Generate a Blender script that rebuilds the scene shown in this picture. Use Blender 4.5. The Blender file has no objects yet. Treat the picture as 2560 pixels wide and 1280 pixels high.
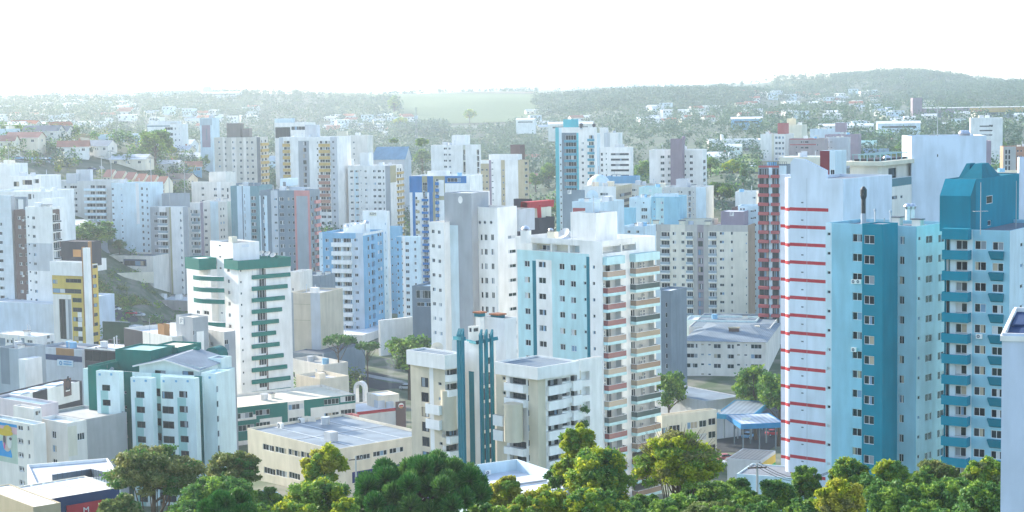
import bpy, math, random
import numpy as np
from mathutils import Vector
S = bpy.context.scene
COL = S.collection
R = math.radians
rnd = random.Random(7)

# ------------------------------------------------------------------ camera, sky, sun, exposure
F = 4400.0                      # focal length in photo pixels (2560 wide)
CZ = 90.0
TH, RO = math.atan(0.088), 0.0154
ct, st, cr, sr = math.cos(TH), math.sin(TH), math.cos(RO), math.sin(RO)
FW = Vector((0, ct, -st)); U0 = Vector((0, st, ct)); R0 = Vector((1, 0, 0))
RT = cr * R0 - sr * U0; UP = sr * R0 + cr * U0
CAM = Vector((0, 0, CZ))
cam = bpy.data.cameras.new('camera'); co = bpy.data.objects.new('camera', cam); COL.objects.link(co)
cam.sensor_width = 36; cam.lens = 36 * F / 2560; cam.clip_start = 1; cam.clip_end = 40000
from mathutils import Matrix
co.matrix_world = Matrix(((RT.x, UP.x, -FW.x, 0), (RT.y, UP.y, -FW.y, 0), (RT.z, UP.z, -FW.z, CZ), (0, 0, 0, 1)))
S.camera = co
S.render.resolution_x, S.render.resolution_y = 1024, 512
SUN_AZ, SUN_EL = R(-46), R(21)          # azimuth from +Y, negative = left
W = bpy.data.worlds.new('World'); S.world = W; W.use_nodes = True
nt = W.node_tree
sky = nt.nodes.new('ShaderNodeTexSky'); sky.sky_type = 'NISHITA'; sky.sun_disc = False
sky.sun_elevation = SUN_EL; sky.sun_rotation = SUN_AZ
sky.altitude = 600; sky.air_density = 1.0; sky.dust_density = 1.2; sky.ozone_density = 1.2
bg = nt.nodes['Background']; bg.inputs[1].default_value = 0.15
nt.links.new(sky.outputs[0], bg.inputs[0])
sl = bpy.data.lights.new('sun', 'SUN'); sl.energy = 3.2; sl.angle = R(0.6); sl.color = (1, 0.92, 0.8)
so = bpy.data.objects.new('sun', sl); COL.objects.link(so)
sd = Vector((math.sin(SUN_AZ) * math.cos(SUN_EL), math.cos(SUN_AZ) * math.cos(SUN_EL), math.sin(SUN_EL)))
so.rotation_euler = sd.to_track_quat('Z', 'Y').to_euler()
S.view_settings.view_transform = 'Standard'; S.view_settings.look = 'None'
S.view_settings.exposure = 1.70; S.view_settings.gamma = 1.0
S.cycles.max_bounces = 6; S.cycles.diffuse_bounces = 3; S.cycles.glossy_bounces = 2; S.cycles.volume_bounces = 1
S.cycles.transparent_max_bounces = 8; S.cycles.use_denoising = True

# ------------------------------------------------------------------ pixel rays
def ray(x, y):
    return RT * ((x - 1280) / F) + UP * ((640 - y) / F) + FW
def P(x, y, D):
    d = ray(x, y); return CAM + d * (D / d.y)

# ------------------------------------------------------------------ terrain: height above datum by bearing column and distance
DS = [0, 60, 120, 180, 260, 350, 450, 600, 680, 750, 900, 1100, 1400, 1800, 2300, 2700, 3000, 3500, 4500, 6000, 9000, 14000]
TC = {
 -700: [-30,-40,-50,-57,-66,-76,-78,-62,-36,-24,-20,-15,-15,-20, -5, 10, 14, 12,  5,  0,  0, 0],
    0: [-30,-40,-50,-57,-66,-76,-79,-66,-40,-25,-15,-12,-22,-25,  0, 14, 18, 12,  5,  0,  0, 0],
  180: [-30,-40,-50,-57,-66,-76,-78,-67,-54,-36,-17,-15,-24,-26, -1, 12, 17, 11,  5,  0,  0, 0],
  320: [-30,-40,-50,-57,-66,-76,-80,-76,-66,-40,-20,-18,-26,-28, -2, 10, 16, 10,  5,  0,  0, 0],
  430: [-30,-40,-50,-57,-66,-76,-80,-81,-77,-58,-34,-24,-30,-30, -8,  8, 16, 10,  5,  0,  0, 0],
  640: [-30,-40,-50,-57,-66,-76,-79,-78,-71,-60,-46,-38,-38,-40,-22,  4, 15, 16, 10,  0,  0, 0],
  960: [-30,-40,-50,-57,-66,-78,-80,-76,-73,-70,-60,-50,-46,-46,-34, -8,  8, 18, 18, 20, 10, 0],
 1280: [-30,-40,-50,-57,-66,-78,-82,-80,-77,-73,-64,-54,-48,-44,-34, -8,  8, 20, 20, 34, 20, 0],
 1600: [-30,-40,-50,-57,-68,-80,-84,-78,-64,-52,-44,-40,-36,-32,-16, 10, 12, 14, 20, 45, 30, 0],
 1800: [-30,-40,-50,-57,-68,-80,-84,-76,-60,-46,-38,-35,-30,-26,-15,  8, 10, 16, 26, 48, 30, 0],
 2000: [-30,-40,-50,-57,-68,-80,-84,-76,-62,-50,-40,-34,-29,-25,-16, -2,  9, 30, 32, 40, 30, 0],
 2240: [-30,-40,-50,-57,-68,-80,-84,-78,-66,-54,-42,-32,-29,-24,-15, -4, 10, 35, 34, 44, 30, 0],
 2560: [-30,-40,-50,-57,-68,-80,-82,-76,-64,-54,-42,-34,-30,-24,-14,  0,  7, 14, 20, 32, 20, 0],
 3300: [-30,-40,-50,-57,-68,-80,-80,-74,-66,-58,-48,-40,-32,-22,-12,  4, 10, 14, 14, 10, 10, 0]}
TK = sorted(TC); TA = np.array([TC[k] for k in TK], float)
def ground(X, Y):
    D = math.hypot(X, Y)
    if Y <= 0: k = TK[0] if X < 0 else TK[-1]
    else: k = 1280 + F * X / Y
    k = min(max(k, TK[0]), TK[-1])
    i = 0
    while i < len(TK) - 2 and k > TK[i + 1]: i += 1
    t = (k - TK[i]) / (TK[i + 1] - TK[i]); t = t * t * (3 - 2 * t)
    row = TA[i] * (1 - t) + TA[i + 1] * t
    z = float(np.interp(D, DS, row))
    z += 1.2 * math.sin(X / 61 + 1.3) * math.sin(Y / 83) * min(1, D / 900)
    if D > 1500: z += 3.5 * math.sin(X / 190 + Y / 310) + 2 * math.sin(X / 77 - Y / 120)
    return CZ + z
def G(x, y, d0=70, d1=9000):
    """where the ray through a photo pixel meets the ground"""
    d = ray(x, y); D = d0; last = d0
    while D < d1:
        p = CAM + d * (D / d.y)
        if p.z < ground(p.x, p.y):
            a, b = last, D
            for _ in range(18):
                m = (a + b) / 2; p = CAM + d * (m / d.y)
                if p.z < ground(p.x, p.y): b = m
                else: a = m
            p = CAM + d * (b / d.y)
            return Vector((p.x, p.y, ground(p.x, p.y)))
        last = D; D *= 1.012
    p = CAM + d * (d1 / d.y); return Vector((p.x, p.y, ground(p.x, p.y)))
def gp(x, D):
    """point on the ground in photo column x at distance D"""
    k = (x - 1280) / F; X = k * D
    return Vector((X, D, ground(X, D)))

# ------------------------------------------------------------------ materials
MATS = {}
def mk(name):
    m = bpy.data.materials.new(name); m.use_nodes = True
    return m, m.node_tree, m.node_tree.nodes['Principled BSDF']
PAL = dict(white=(.84,.82,.78), offw=(.77,.73,.66), ice=(.64,.75,.79), lav=(.60,.66,.76), aqua=(.49,.70,.71), lblue=(.31,.56,.66),
  teal=(.005,.165,.22), teal2=(.006,.225,.31), dteal=(.012,.17,.22), green=(.008,.16,.13), green2=(.02,.16,.15), seafoam=(.36,.60,.56), mint=(.72,.84,.81),
  beige=(.64,.55,.42), beige2=(.76,.68,.54), tan=(.50,.42,.28), ochre=(.52,.36,.13), yellow=(.62,.45,.10), cream=(.74,.69,.55), khaki=(.40,.36,.22),
  grey=(.36,.38,.40), lgrey=(.55,.57,.59), dgrey=(.14,.16,.18), slate=(.20,.25,.29), black=(.03,.035,.04), char=(.06,.06,.07),
  brown=(.16,.11,.10), wine=(.22,.05,.06), red=(.48,.05,.06), redw=(.42,.10,.10), pink=(.60,.26,.24), orange=(.55,.28,.10), wood=(.36,.19,.08),
  blue=(.02,.17,.42), sky=(.22,.44,.62), blue2=(.15,.35,.55), dblue=(.03,.06,.14), turq=(.06,.42,.50), navy=(.02,.03,.16), mauve=(.34,.27,.32), plum=(.26,.21,.25),
  tile=(.42,.16,.09), tile2=(.33,.13,.09), tiled=(.10,.075,.07), metal=(.42,.47,.52), roofg=(.24,.26,.29), roofw=(.70,.72,.74), roofb=(.22,.34,.42), conc=(.45,.45,.43),
  brick=(.46,.24,.16), asph=(.055,.06,.065), pave=(.36,.36,.35), wsill=(.78,.78,.78), dark=(.015,.018,.022), rust=(.30,.12,.06), signw=(.85,.85,.85), rocher=(.55,.5,.4), khakir=(.26,.23,.19))
def mat(c, rough=.75, stain=1.0):
    key = (c, rough, stain)
    if key in MATS: return MATS[key]
    rgb = PAL[c] if isinstance(c, str) else c
    m, t, b = mk('paint_' + c if isinstance(c, str) else 'paint'); MATS[key] = m
    b.inputs['Roughness'].default_value = rough; b.inputs['Specular IOR Level'].default_value = .12
    n = t.nodes.new; l = t.links.new
    tc = n('ShaderNodeTexCoord')
    mp = n('ShaderNodeMapping'); mp.inputs['Scale'].default_value = (.8, .8, .16); l(tc.outputs['Object'], mp.inputs[0])
    n1 = n('ShaderNodeTexNoise'); n1.inputs['Scale'].default_value = .9; n1.inputs['Detail'].default_value = 6; l(mp.outputs[0], n1.inputs[0])
    n2 = n('ShaderNodeTexNoise'); n2.inputs['Scale'].default_value = .16; n2.inputs['Detail'].default_value = 4; l(tc.outputs['Object'], n2.inputs[0])
    mm = n('ShaderNodeMath'); mm.operation = 'MULTIPLY'; l(n1.outputs[0], mm.inputs[0]); l(n2.outputs[0], mm.inputs[1])
    rp = n('ShaderNodeValToRGB'); rp.color_ramp.elements[0].position = .12; rp.color_ramp.elements[1].position = .34
    k = 1 - .2 * stain
    rp.color_ramp.elements[0].color = (rgb[0]*k, rgb[1]*k, rgb[2]*k*.98, 1); rp.color_ramp.elements[1].color = (*rgb, 1)
    l(mm.outputs[0], rp.inputs[0]); l(rp.outputs[0], b.inputs['Base Color'])
    return m
def plain(name, rgb, rough=.5, metal=0, spec=.5):
    key = ('pl', name)
    if key in MATS: return MATS[key]
    m, t, b = mk(name); MATS[key] = m
    b.inputs['Base Color'].default_value = (*rgb, 1); b.inputs['Roughness'].default_value = rough; b.inputs['Metallic'].default_value = metal
    b.inputs['Specular IOR Level'].default_value = spec
    return m
def roofmat(c, scale=1.0, ang=0):
    """corrugated or panelled roof: fine ribs plus weathering"""
    key = ('roof', c, scale, ang)
    if key in MATS: return MATS[key]
    m, t, b = mk('roofing_' + c); MATS[key] = m
    rgb = PAL[c]; n = t.nodes.new; l = t.links.new
    tc = n('ShaderNodeTexCoord'); mp = n('ShaderNodeMapping'); mp.inputs['Rotation'].default_value = (0, 0, ang); l(tc.outputs['Object'], mp.inputs[0])
    wv = n('ShaderNodeTexWave'); wv.inputs['Scale'].default_value = .55 * scale; wv.inputs['Distortion'].default_value = .4; l(mp.outputs[0], wv.inputs[0])
    ns = n('ShaderNodeTexNoise'); ns.inputs['Scale'].default_value = .25; ns.inputs['Detail'].default_value = 7; l(tc.outputs['Object'], ns.inputs[0])
    mx = n('ShaderNodeMix'); mx.data_type = 'FLOAT'; mx.inputs[0].default_value = .75; l(wv.outputs[1], mx.inputs[2]); l(ns.outputs[0], mx.inputs[3])
    rp = n('ShaderNodeValToRGB'); rp.color_ramp.elements[0].position = .3; rp.color_ramp.elements[1].position = .7
    rp.color_ramp.elements[0].color = (rgb[0]*.62, rgb[1]*.62, rgb[2]*.62, 1); rp.color_ramp.elements[1].color = (min(1,rgb[0]*1.15), min(1,rgb[1]*1.15), min(1,rgb[2]*1.15), 1)
    l(mx.outputs[0], rp.inputs[0]); l(rp.outputs[0], b.inputs['Base Color']); b.inputs['Roughness'].default_value = .6
    return m
def leafmat(name, c1, c2, tr=.35):
    m, t, b = mk(name); n = t.nodes.new; l = t.links.new
    ge = n('ShaderNodeNewGeometry'); rp = n('ShaderNodeValToRGB')
    rp.color_ramp.elements[0].color = (*c1, 1); rp.color_ramp.elements[1].color = (*c2, 1)
    l(ge.outputs['Random Per Island'], rp.inputs[0])
    l(rp.outputs[0], b.inputs['Base Color']); b.inputs['Roughness'].default_value = .55; b.inputs['Specular IOR Level'].default_value = .12
    tl = n('ShaderNodeBsdfTranslucent'); l(rp.outputs[0], tl.inputs[0])
    ms = n('ShaderNodeMixShader'); ms.inputs[0].default_value = tr
    l(b.outputs[0], ms.inputs[1]); l(tl.outputs[0], ms.inputs[2]); l(ms.outputs[0], t.nodes['Material Output'].inputs[0])
    return m
LF = dict(dark=leafmat('leaf_dark', (.045,.135,.035), (.14,.28,.06)), mid=leafmat('leaf_mid', (.11,.235,.035), (.28,.41,.06)),
          lime=leafmat('leaf_lime', (.20,.30,.02), (.48,.50,.04), .5), gold=leafmat('leaf_gold', (.24,.26,.03), (.46,.44,.06), .5),
          olive=leafmat('leaf_olive', (.09,.14,.04), (.24,.28,.09), .35), pine=leafmat('needle', (.025,.12,.03), (.10,.27,.05), .12),
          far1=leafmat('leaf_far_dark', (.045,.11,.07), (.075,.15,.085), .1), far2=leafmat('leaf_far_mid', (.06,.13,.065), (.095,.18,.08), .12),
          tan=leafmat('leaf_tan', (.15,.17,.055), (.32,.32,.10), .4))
GLASS = [plain('glass_dark', (.010,.017,.022), .12, 0, .2), plain('glass_mid', (.03,.042,.05), .12, 0, .25), plain('glass_green', (.014,.035,.035), .12, 0, .22)]
CURT = [plain('curtain_white', (.55,.56,.55), .9), plain('curtain_beige', (.42,.36,.26), .9), plain('curtain_grey', (.25,.28,.3), .9), plain('curtain_blue', (.18,.3,.42), .9)]
FRW = plain('aluminium_white', (.72,.73,.73), .45); FRD = plain('aluminium_dark', (.06,.06,.065), .4)
BARK = mat((.11,.085,.065), .9)
def bronze(): return plain('tinted_glass', (.30,.22,.16), .12)

# ------------------------------------------------------------------ mesh builder and tags
def tag(o, label=None, cat=None, group=None, kind=None):
    if label: o['label'] = label
    if cat: o['category'] = cat
    if group: o['group'] = group
    if kind: o['kind'] = kind
    return o
def empty(name, loc, rz=0, label=None, cat=None, group=None):
    o = bpy.data.objects.new(name, None); o.location = loc; o.rotation_euler = (0, 0, rz); o.empty_display_size = 1; COL.objects.link(o)
    return tag(o, label, cat, group)
class MB:
    def __init__(s): s.v = []; s.f = []; s.m = []; s.mats = []; s.sm = []
    def mi(s, m):
        if isinstance(m, (str, tuple)): m = mat(m)
        if m not in s.mats: s.mats.append(m)
        return s.mats.index(m)
    def face(s, pts, m, smooth=False):
        i = len(s.v); s.v.extend([tuple(p) for p in pts]); s.f.append(tuple(range(i, i + len(pts)))); s.m.append(s.mi(m)); s.sm.append(smooth)
    def box(s, x0, y0, z0, x1, y1, z1, m, bottom=True):
        a = [(x0,y0,z0),(x1,y0,z0),(x1,y1,z0),(x0,y1,z0),(x0,y0,z1),(x1,y0,z1),(x1,y1,z1),(x0,y1,z1)]
        for q in ((0,1,5,4),(1,2,6,5),(2,3,7,6),(3,0,4,7),(4,5,6,7)) + (((3,2,1,0),) if bottom else ()):
            s.face([a[k] for k in q], m)
    def prism(s, poly, z0, z1, m, top=None, cap=True):
        n = len(poly)
        for i in range(n):
            a, b = poly[i], poly[(i + 1) % n]
            s.face([(a[0],a[1],z0),(b[0],b[1],z0),(b[0],b[1],z1),(a[0],a[1],z1)], m)
        if cap:
            s.face([(p[0],p[1],z1) for p in poly], top or m)
            s.face([(p[0],p[1],z0) for p in poly][::-1], m)
    def cyl(s, c, r0, r1, z0, z1, m, n=12, smooth=True, cap=True):
        q = [(math.cos(2*math.pi*i/n), math.sin(2*math.pi*i/n)) for i in range(n)]
        for i in range(n):
            a, b = q[i], q[(i+1) % n]
            s.face([(c[0]+a[0]*r0,c[1]+a[1]*r0,z0),(c[0]+b[0]*r0,c[1]+b[1]*r0,z0),(c[0]+b[0]*r1,c[1]+b[1]*r1,z1),(c[0]+a[0]*r1,c[1]+a[1]*r1,z1)], m, smooth)
        if cap: s.face([(c[0]+a[0]*r1,c[1]+a[1]*r1,z1) for a in q], m)
    def tube(s, p, q, r0, r1, m, n=6):
        p, q = Vector(p), Vector(q); d = (q - p)
        if d.length < 1e-6: return
        d.normalize(); a = d.orthogonal().normalized(); b = d.cross(a)
        c0 = [p + (a*math.cos(2*math.pi*i/n) + b*math.sin(2*math.pi*i/n))*r0 for i in range(n)]
        c1 = [q + (a*math.cos(2*math.pi*i/n) + b*math.sin(2*math.pi*i/n))*r1 for i in range(n)]
        for i in range(n):
            j = (i+1) % n; s.face([c0[i], c0[j], c1[j], c1[i]], m, True)
        s.face(c1, m)
    def mesh(s, name):
        me = bpy.data.meshes.new(name); me.from_pydata(s.v, [], s.f)
        for m in s.mats: me.materials.append(m)
        me.polygons.foreach_set('material_index', s.m); me.polygons.foreach_set('use_smooth', s.sm); me.update()
        return me
    def build(s, name, parent=None, loc=(0,0,0), rz=0):
        return put(name, s.mesh(name), parent, loc, rz)
def put(name, me, parent=None, loc=(0,0,0), rz=0):
    o = bpy.data.objects.new(name, me); o.location = loc; o.rotation_euler = (0, 0, rz); COL.objects.link(o)
    if parent: o.parent = parent
    return o

# ------------------------------------------------------------------ windows, balconies and volumes
WM = {}
def winmesh(w, h, kind, var, part):
    """part: 'all' = panes and frame in one mesh, 'pane' / 'frame' = the two apart. Faces -y, centred on x, z from 0."""
    w = max(.1, round(w * 10) / 10); h = max(.1, round(h * 10) / 10)
    key = (w, h, kind, var, part)
    if key in WM: return WM[key]
    b = MB(); r = random.Random(hash((w, h, kind, var)) & 0xffff) if False else random.Random(int(w*100)*7 + int(h*100)*13 + var*101 + len(kind))
    np_ = {'one': 1, 'two': 2, 'three': 3, 'four': 4, 'dark2': 2, 'dark4': 4, 'door': 2, 'blank': 1, 'glaz': 3}[kind]
    fr = FRD if kind.startswith('dark') else FRW
    g = rnd_g = r.choice(GLASS)
    if part != 'frame':
        for i in range(np_):
            x0 = -w/2 + w*i/np_; x1 = x0 + w/np_
            q = r.random()
            m = g if q < .62 else (r.choice(CURT) if var != 0 else g)
            if kind == 'blank': m = GLASS[0]
            if m in CURT and r.random() < .5:    # curtain half drawn
                xm = x0 + (x1-x0)*r.uniform(.3,.7)
                b.face([(x0,0,0),(xm,0,0),(xm,0,h),(x0,0,h)], m); b.face([(xm,0,0),(x1,0,0),(x1,0,h),(xm,0,h)], g)
            else: b.face([(x0,0,0),(x1,0,0),(x1,0,h),(x0,0,h)], m)
    if part != 'pane':
        t = .05 if w < 1 else .07; d = .05
        b.box(-w/2,-d,0,w/2,-.002,t,fr); b.box(-w/2,-d,h-t,w/2,-.002,h,fr)
        b.box(-w/2,-d,t,-w/2+t,-.002,h-t,fr); b.box(w/2-t,-d,t,w/2,-.002,h-t,fr)
        for i in range(1, np_):
            x = -w/2 + w*i/np_; b.box(x-t*.45,-d+.004,t,x+t*.45,-.002,h-t,fr)
        if kind == 'door' : b.box(-w/2+t,-d+.006,h*.42,w/2-t,-.002,h*.42+.06,fr)
    WM[key] = b.mesh('window' if part != 'frame' else 'frame'); return WM[key]

class Face:
    def __init__(s, vol, side):
        s.vol = vol; s.side = side; s.wins = []; s.paints = []; s.W = vol.WL if side == 'L' else vol.WR
        s.dir = vol.dL if side == 'L' else vol.dR; s.nrm = vol.nL if side == 'L' else vol.nR
    def uz(s, x, y):
        d = ray(x, y); t = (s.vol.P0 - CAM).dot(s.nrm) / d.dot(s.nrm); q = CAM + d * t
        return (q - s.vol.P0).dot(s.dir), q.z - s.vol.zb
    def pt(s, u, d, z):       # u along the face from the near corner, d outwards
        return (-u, -d, z) if s.side == 'L' else (d, u, z)
    def rect(s, x0, y0, x1, y1):
        ym = (y0 + y1) / 2; xm = (x0 + x1) / 2
        ua, ub = sorted((s.uz(x0, ym)[0], s.uz(x1, ym)[0])); zb, zt = s.uz(xm, y1)[1], s.uz(xm, y0)[1]
        return max(ua, 0), zb, min(ub, s.W), zt
    def paint(s, x0, y0, x1, y1, m, p=0, n=1):
        a = s.rect(x0, y0, x1, y1); pm = s.vol.pm if p == 0 else p * s.vol.D / F
        for i in range(n): s.paints.append((a[0], a[1]-i*pm, a[2], a[3]-i*pm, m))
    def strip(s, x0, x1, m, y=None):    # painted full-height strip from y (or the top) to the ground
        a = s.rect(x0, y or s.vol.yt, x1, (y or s.vol.yt) + 10)
        s.paints.append((a[0], -1, a[2], a[3] if y else s.vol.H + 1, m))
    def win(s, x0, y0, x1, y1, p=0, n=99, kind='two', dep=.14, skip=(), frame=None):
        a = s.rect(x0, y0, x1, y1); pm = s.vol.pm if p == 0 else p * s.vol.D / F
        for i in range(n):
            zb, zt = a[1]-i*pm, a[3]-i*pm
            if zb < s.vol.zmin or i in skip: continue
            if zt > s.vol.H - .1 or a[2] - a[0] < .15: continue
            s.wins.append((a[0], zb, a[2], zt, kind, dep, frame))
    def bal(s, x0, y0, x1, y1, p=0, n=99, dep=1.1, m='white', style='solid', name='balcony', skip=(), slab=None):
        """projecting balcony: pixel rectangle of its front panel, repeated downwards"""
        a = s.rect(x0, y0, x1, y1); pm = s.vol.pm if p == 0 else p * s.vol.D / F
        w = a[2] - a[0]; h = a[3] - a[1]; b = MB(); t = .1
        if style == 'solid':
            b.box(0,-dep,0,w,-dep+t,h,m); b.box(0,-dep+t,0,t,0,h,m); b.box(w-t,-dep+t,0,w,0,h,m); b.box(t,-dep+t,0,w-t,0,.12,slab or m)
        elif style == 'block':
            b.box(0,-dep,0,w,.05,h,m)
        else:       # glass front on a slab with a rail
            sl_ = h * .34; g = bronze() if style == 'bronze' else GLASS[1]
            if style == 'clear': g = plain('balcony_glass', (.30,.38,.42), .08)
            b.box(0,-dep,0,w,0,sl_,slab or m)
            b.box(.03,-dep+.03,sl_,w-.03,-dep+.06,h-.08,g); b.box(.03,-dep+.06,sl_,.06,0,h-.08,g); b.box(w-.06,-dep+.06,sl_,w-.03,0,h-.08,g)
            b.box(0,-dep,h-.08,w,-dep+.08,h,FRW); b.box(0,-dep+.08,h-.08,.07,0,h,FRW); b.box(w-.07,-dep+.08,h-.08,w,0,h,FRW)
        me = b.mesh(name); mv = [me]
        if style == 'bronze':
            for c_ in ((.20,.06,.06), (.07,.10,.10), (.36,.30,.22)):
                m2 = me.copy(); m2.materials[1] = plain('tinted_glass_%d' % int(c_[0]*100), c_, .12); mv.append(m2)
        for i in range(n):
            z = a[1] - i * pm; me = rnd.choice(mv)
            if z < s.vol.zmin - .5 or i in skip: continue
            if s.side == 'L': put(name, me, s.vol.root, s.vol.rel(s.pt(a[2], 0, z)), s.vol.rz)
            else: put(name, me, s.vol.root, s.vol.rel(s.pt(a[0], 0, z)), s.vol.rz + math.pi/2)
    def block(s, x0, y0, x1, y1, d, m, name='panel', p=0, n=1, back=.02):
        """box standing d proud of the face over a pixel rectangle"""
        a = s.rect(x0, y0, x1, y1); pm = s.vol.pm if p == 0 else p * s.vol.D / F
        b = MB(); w = a[2]-a[0]; b.box(0,-d,0,w,back,a[3]-a[1],m); me = b.mesh(name)
        for i in range(n):
            z = a[1] - i*pm
            if z < -3: continue
            if s.side == 'L': put(name, me, s.vol.root, s.vol.rel(s.pt(a[2], 0, z)), s.vol.rz)
            else: put(name, me, s.vol.root, s.vol.rel(s.pt(a[0], 0, z)), s.vol.rz + math.pi/2)
    def mesh(s, b):
        H = s.vol.H; us = {0.0, s.W}; zs = {0.0, H}
        for r in s.wins + s.paints:
            for u in (r[0], r[2]):
                if 0 < u < s.W: us.add(round(u, 4))
            for z in (r[1], r[3]):
                if 0 < z < H: zs.add(round(z, 4))
        us = sorted(us); zs = sorted(zs)
        for i in range(len(us)-1):
            if us[i+1]-us[i] < 1e-3: continue
            uc = (us[i]+us[i+1])/2
            hol = [r for r in s.wins if r[0] < uc < r[2]]; pa = [r for r in s.paints if r[0] < uc < r[2]]
            run = None; out = []
            for j in range(len(zs)-1):
                if zs[j+1]-zs[j] < 1e-3: continue
                zc = (zs[j]+zs[j+1])/2
                if any(r[1] < zc < r[3] for r in hol): run = None; continue
                m = s.vol.m
                for r in pa:
                    if r[1] < zc < r[3]: m = r[4]
                if run and run[2] == m and abs(run[1]-zs[j]) < 2e-3: run[1] = zs[j+1]
                else: run = [zs[j], zs[j+1], m]; out.append(run)
            for z0, z1, m in out:
                b.face([s.pt(us[i],0,z0), s.pt(us[i+1],0,z0), s.pt(us[i+1],0,z1), s.pt(us[i],0,z1)], m)
        for (u0, z0, u1, z1, kind, dep, fr) in s.wins:
            m = s.vol.m; q = s.pt
            for r in s.paints:
                if r[0] < (u0+u1)/2 < r[2] and r[1] < (z0+z1)/2 < r[3]: m = r[4]
            b.face([q(u0,0,z0), q(u1,0,z0), q(u1,-dep,z0), q(u0,-dep,z0)], m); b.face([q(u0,0,z1), q(u1,0,z1), q(u1,-dep,z1), q(u0,-dep,z1)], m)
            b.face([q(u0,0,z0), q(u0,0,z1), q(u0,-dep,z1), q(u0,-dep,z0)], m); b.face([q(u1,0,z0), q(u1,0,z1), q(u1,-dep,z1), q(u1,-dep,z0)], m)

class Vol:
    """a box volume: near corner at photo pixel (x, y) and distance D, left face to column xl, right face to column xr (or dep metres)"""
    def __init__(s, root, x, y, D, a, xl, xr=None, dep=None, zb=None, m='white', pitch=None, roof='roofg', name='wall', par=.5, wl=None, zmin=1.0, det=False, rim=None):
        s.root = root; s.D = D; s.m = m; s.name = name; s.yt = y; s.roofm = roof; s.par = par; s.det = det; s.zmin = zmin; s.rim = rim
        a = R(a); s.P0 = P(x, y, D); s.rz = -a
        s.dL = Vector((-math.cos(a), math.sin(a), 0)); s.dR = Vector((math.sin(a), math.cos(a), 0))
        s.nL = Vector((-math.sin(a), -math.cos(a), 0)); s.nR = Vector((math.cos(a), -math.sin(a), 0))
        def k(px): d = ray(px, y); return d.x / d.y
        X, Y = s.P0.x, s.P0.y
        if wl: s.WL = wl
        else: kl = k(xl); s.WL = (X - kl*Y) / (math.cos(a) + kl*math.sin(a))
        if xr is not None: kr = k(xr); s.WR = (kr*Y - X) / (math.sin(a) - kr*math.cos(a))
        else: s.WR = dep
        if zb is None: zb = ground(X, Y) - 1.5
        s.zb = zb; s.H = s.P0.z - zb; s.pm = (pitch or 45) * D / F
        if root is None:
            s.root = root = empty(name, (X, Y, zb), 0)
        s.off = Vector((X, Y, zb)) - root.location
        s.L = Face(s, 'L'); s.R = Face(s, 'R')
    def rel(s, p):
        c, q = math.cos(s.rz), math.sin(s.rz)
        return (s.off.x + p[0]*c - p[1]*q, s.off.y + p[0]*q + p[1]*c, s.off.z + p[2])
    def done(s):
        b = MB(); H = s.H; wl, wr = s.WL, s.WR
        s.L.mesh(b); s.R.mesh(b)
        b.face([(-wl,0,0),(-wl,wr,0),(-wl,wr,H),(-wl,0,H)], s.m); b.face([(-wl,wr,0),(0,wr,0),(0,wr,H),(-wl,wr,H)], s.m)
        b.build(s.name, s.root, s.rel((0,0,0)), s.rz)
        t = .18; rb = MB(); p = s.par; rm = s.rim or s.m
        rf = s.roofm if not isinstance(s.roofm, str) else mat(s.roofm, .85)
        if p > 0 and wl > 1 and wr > 1:
            rb.face([(-wl+t,t,H-p),(-t,t,H-p),(-t,wr-t,H-p),(-wl+t,wr-t,H-p)], rf)
            for q in (((-wl,0),(0,0),(-t,t),(-wl+t,t)), ((0,0),(0,wr),(-t,wr-t),(-t,t)), ((0,wr),(-wl,wr),(-wl+t,wr-t),(-t,wr-t)), ((-wl,wr),(-wl,0),(-wl+t,t),(-wl+t,wr-t))):
                rb.face([(c[0],c[1],H) for c in q], rm)
                rb.face([(q[2][0],q[2][1],H),(q[3][0],q[3][1],H),(q[3][0],q[3][1],H-p),(q[2][0],q[2][1],H-p)], rm)
        else: rb.face([(-wl,0,H),(0,0,H),(0,wr,H),(-wl,wr,H)], rf)
        rb.build('roof', s.root, s.rel((0,0,0)), s.rz)
        cnt = s.root.get('_w', 0); extra = MB(); nx = 0
        for fc in (s.L, s.R):
            for (u0, z0, u1, z1, kind, dep, fr) in fc.wins:
                if kind == 'open': continue
                w, h = u1-u0, z1-z0; var = rnd.randrange(7)
                loc = s.rel(fc.pt((u0+u1)/2, -dep, z0)); rz = s.rz + (0 if fc.side == 'L' else math.pi/2)
                sx, sz = w/(max(.1,round(w*10)/10)), h/(max(.1,round(h*10)/10))
                if cnt < 100:
                    if s.det:
                        o = put('window', winmesh(w, h, kind, var, 'pane'), s.root, loc, rz); o.scale = (sx, 1, sz)
                        put('frame', winmesh(w, h, kind, 0, 'frame'), o)
                    else:
                        o = put('window', winmesh(w, h, kind, var, 'all'), s.root, loc, rz); o.scale = (sx, 1, sz)
                    cnt += 1
                else:
                    me = winmesh(w, h, kind, var, 'all'); c, q = math.cos(rz), math.sin(rz); nx += 1
                    vs = [v.co for v in me.vertices]
                    for pl in me.polygons:
                        extra.face([(loc[0]+vs[i].x*sx*c-vs[i].y*q, loc[1]+vs[i].x*sx*q+vs[i].y*c, loc[2]+vs[i].z*sz) for i in pl.vertices], me.materials[pl.material_index])
        s.root['_w'] = cnt
        if nx: tag(extra.build('window', s.root), kind='stuff')
        return s
def tower(name, label, cat='building', group=None, **kw):
    """first volume of a building; its Empty is the top-level thing"""
    v = Vol(None, name='wall', **{k: w for k, w in kw.items()})
    v.root.name = name; tag(v.root, label, cat, group)
    return v
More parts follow.
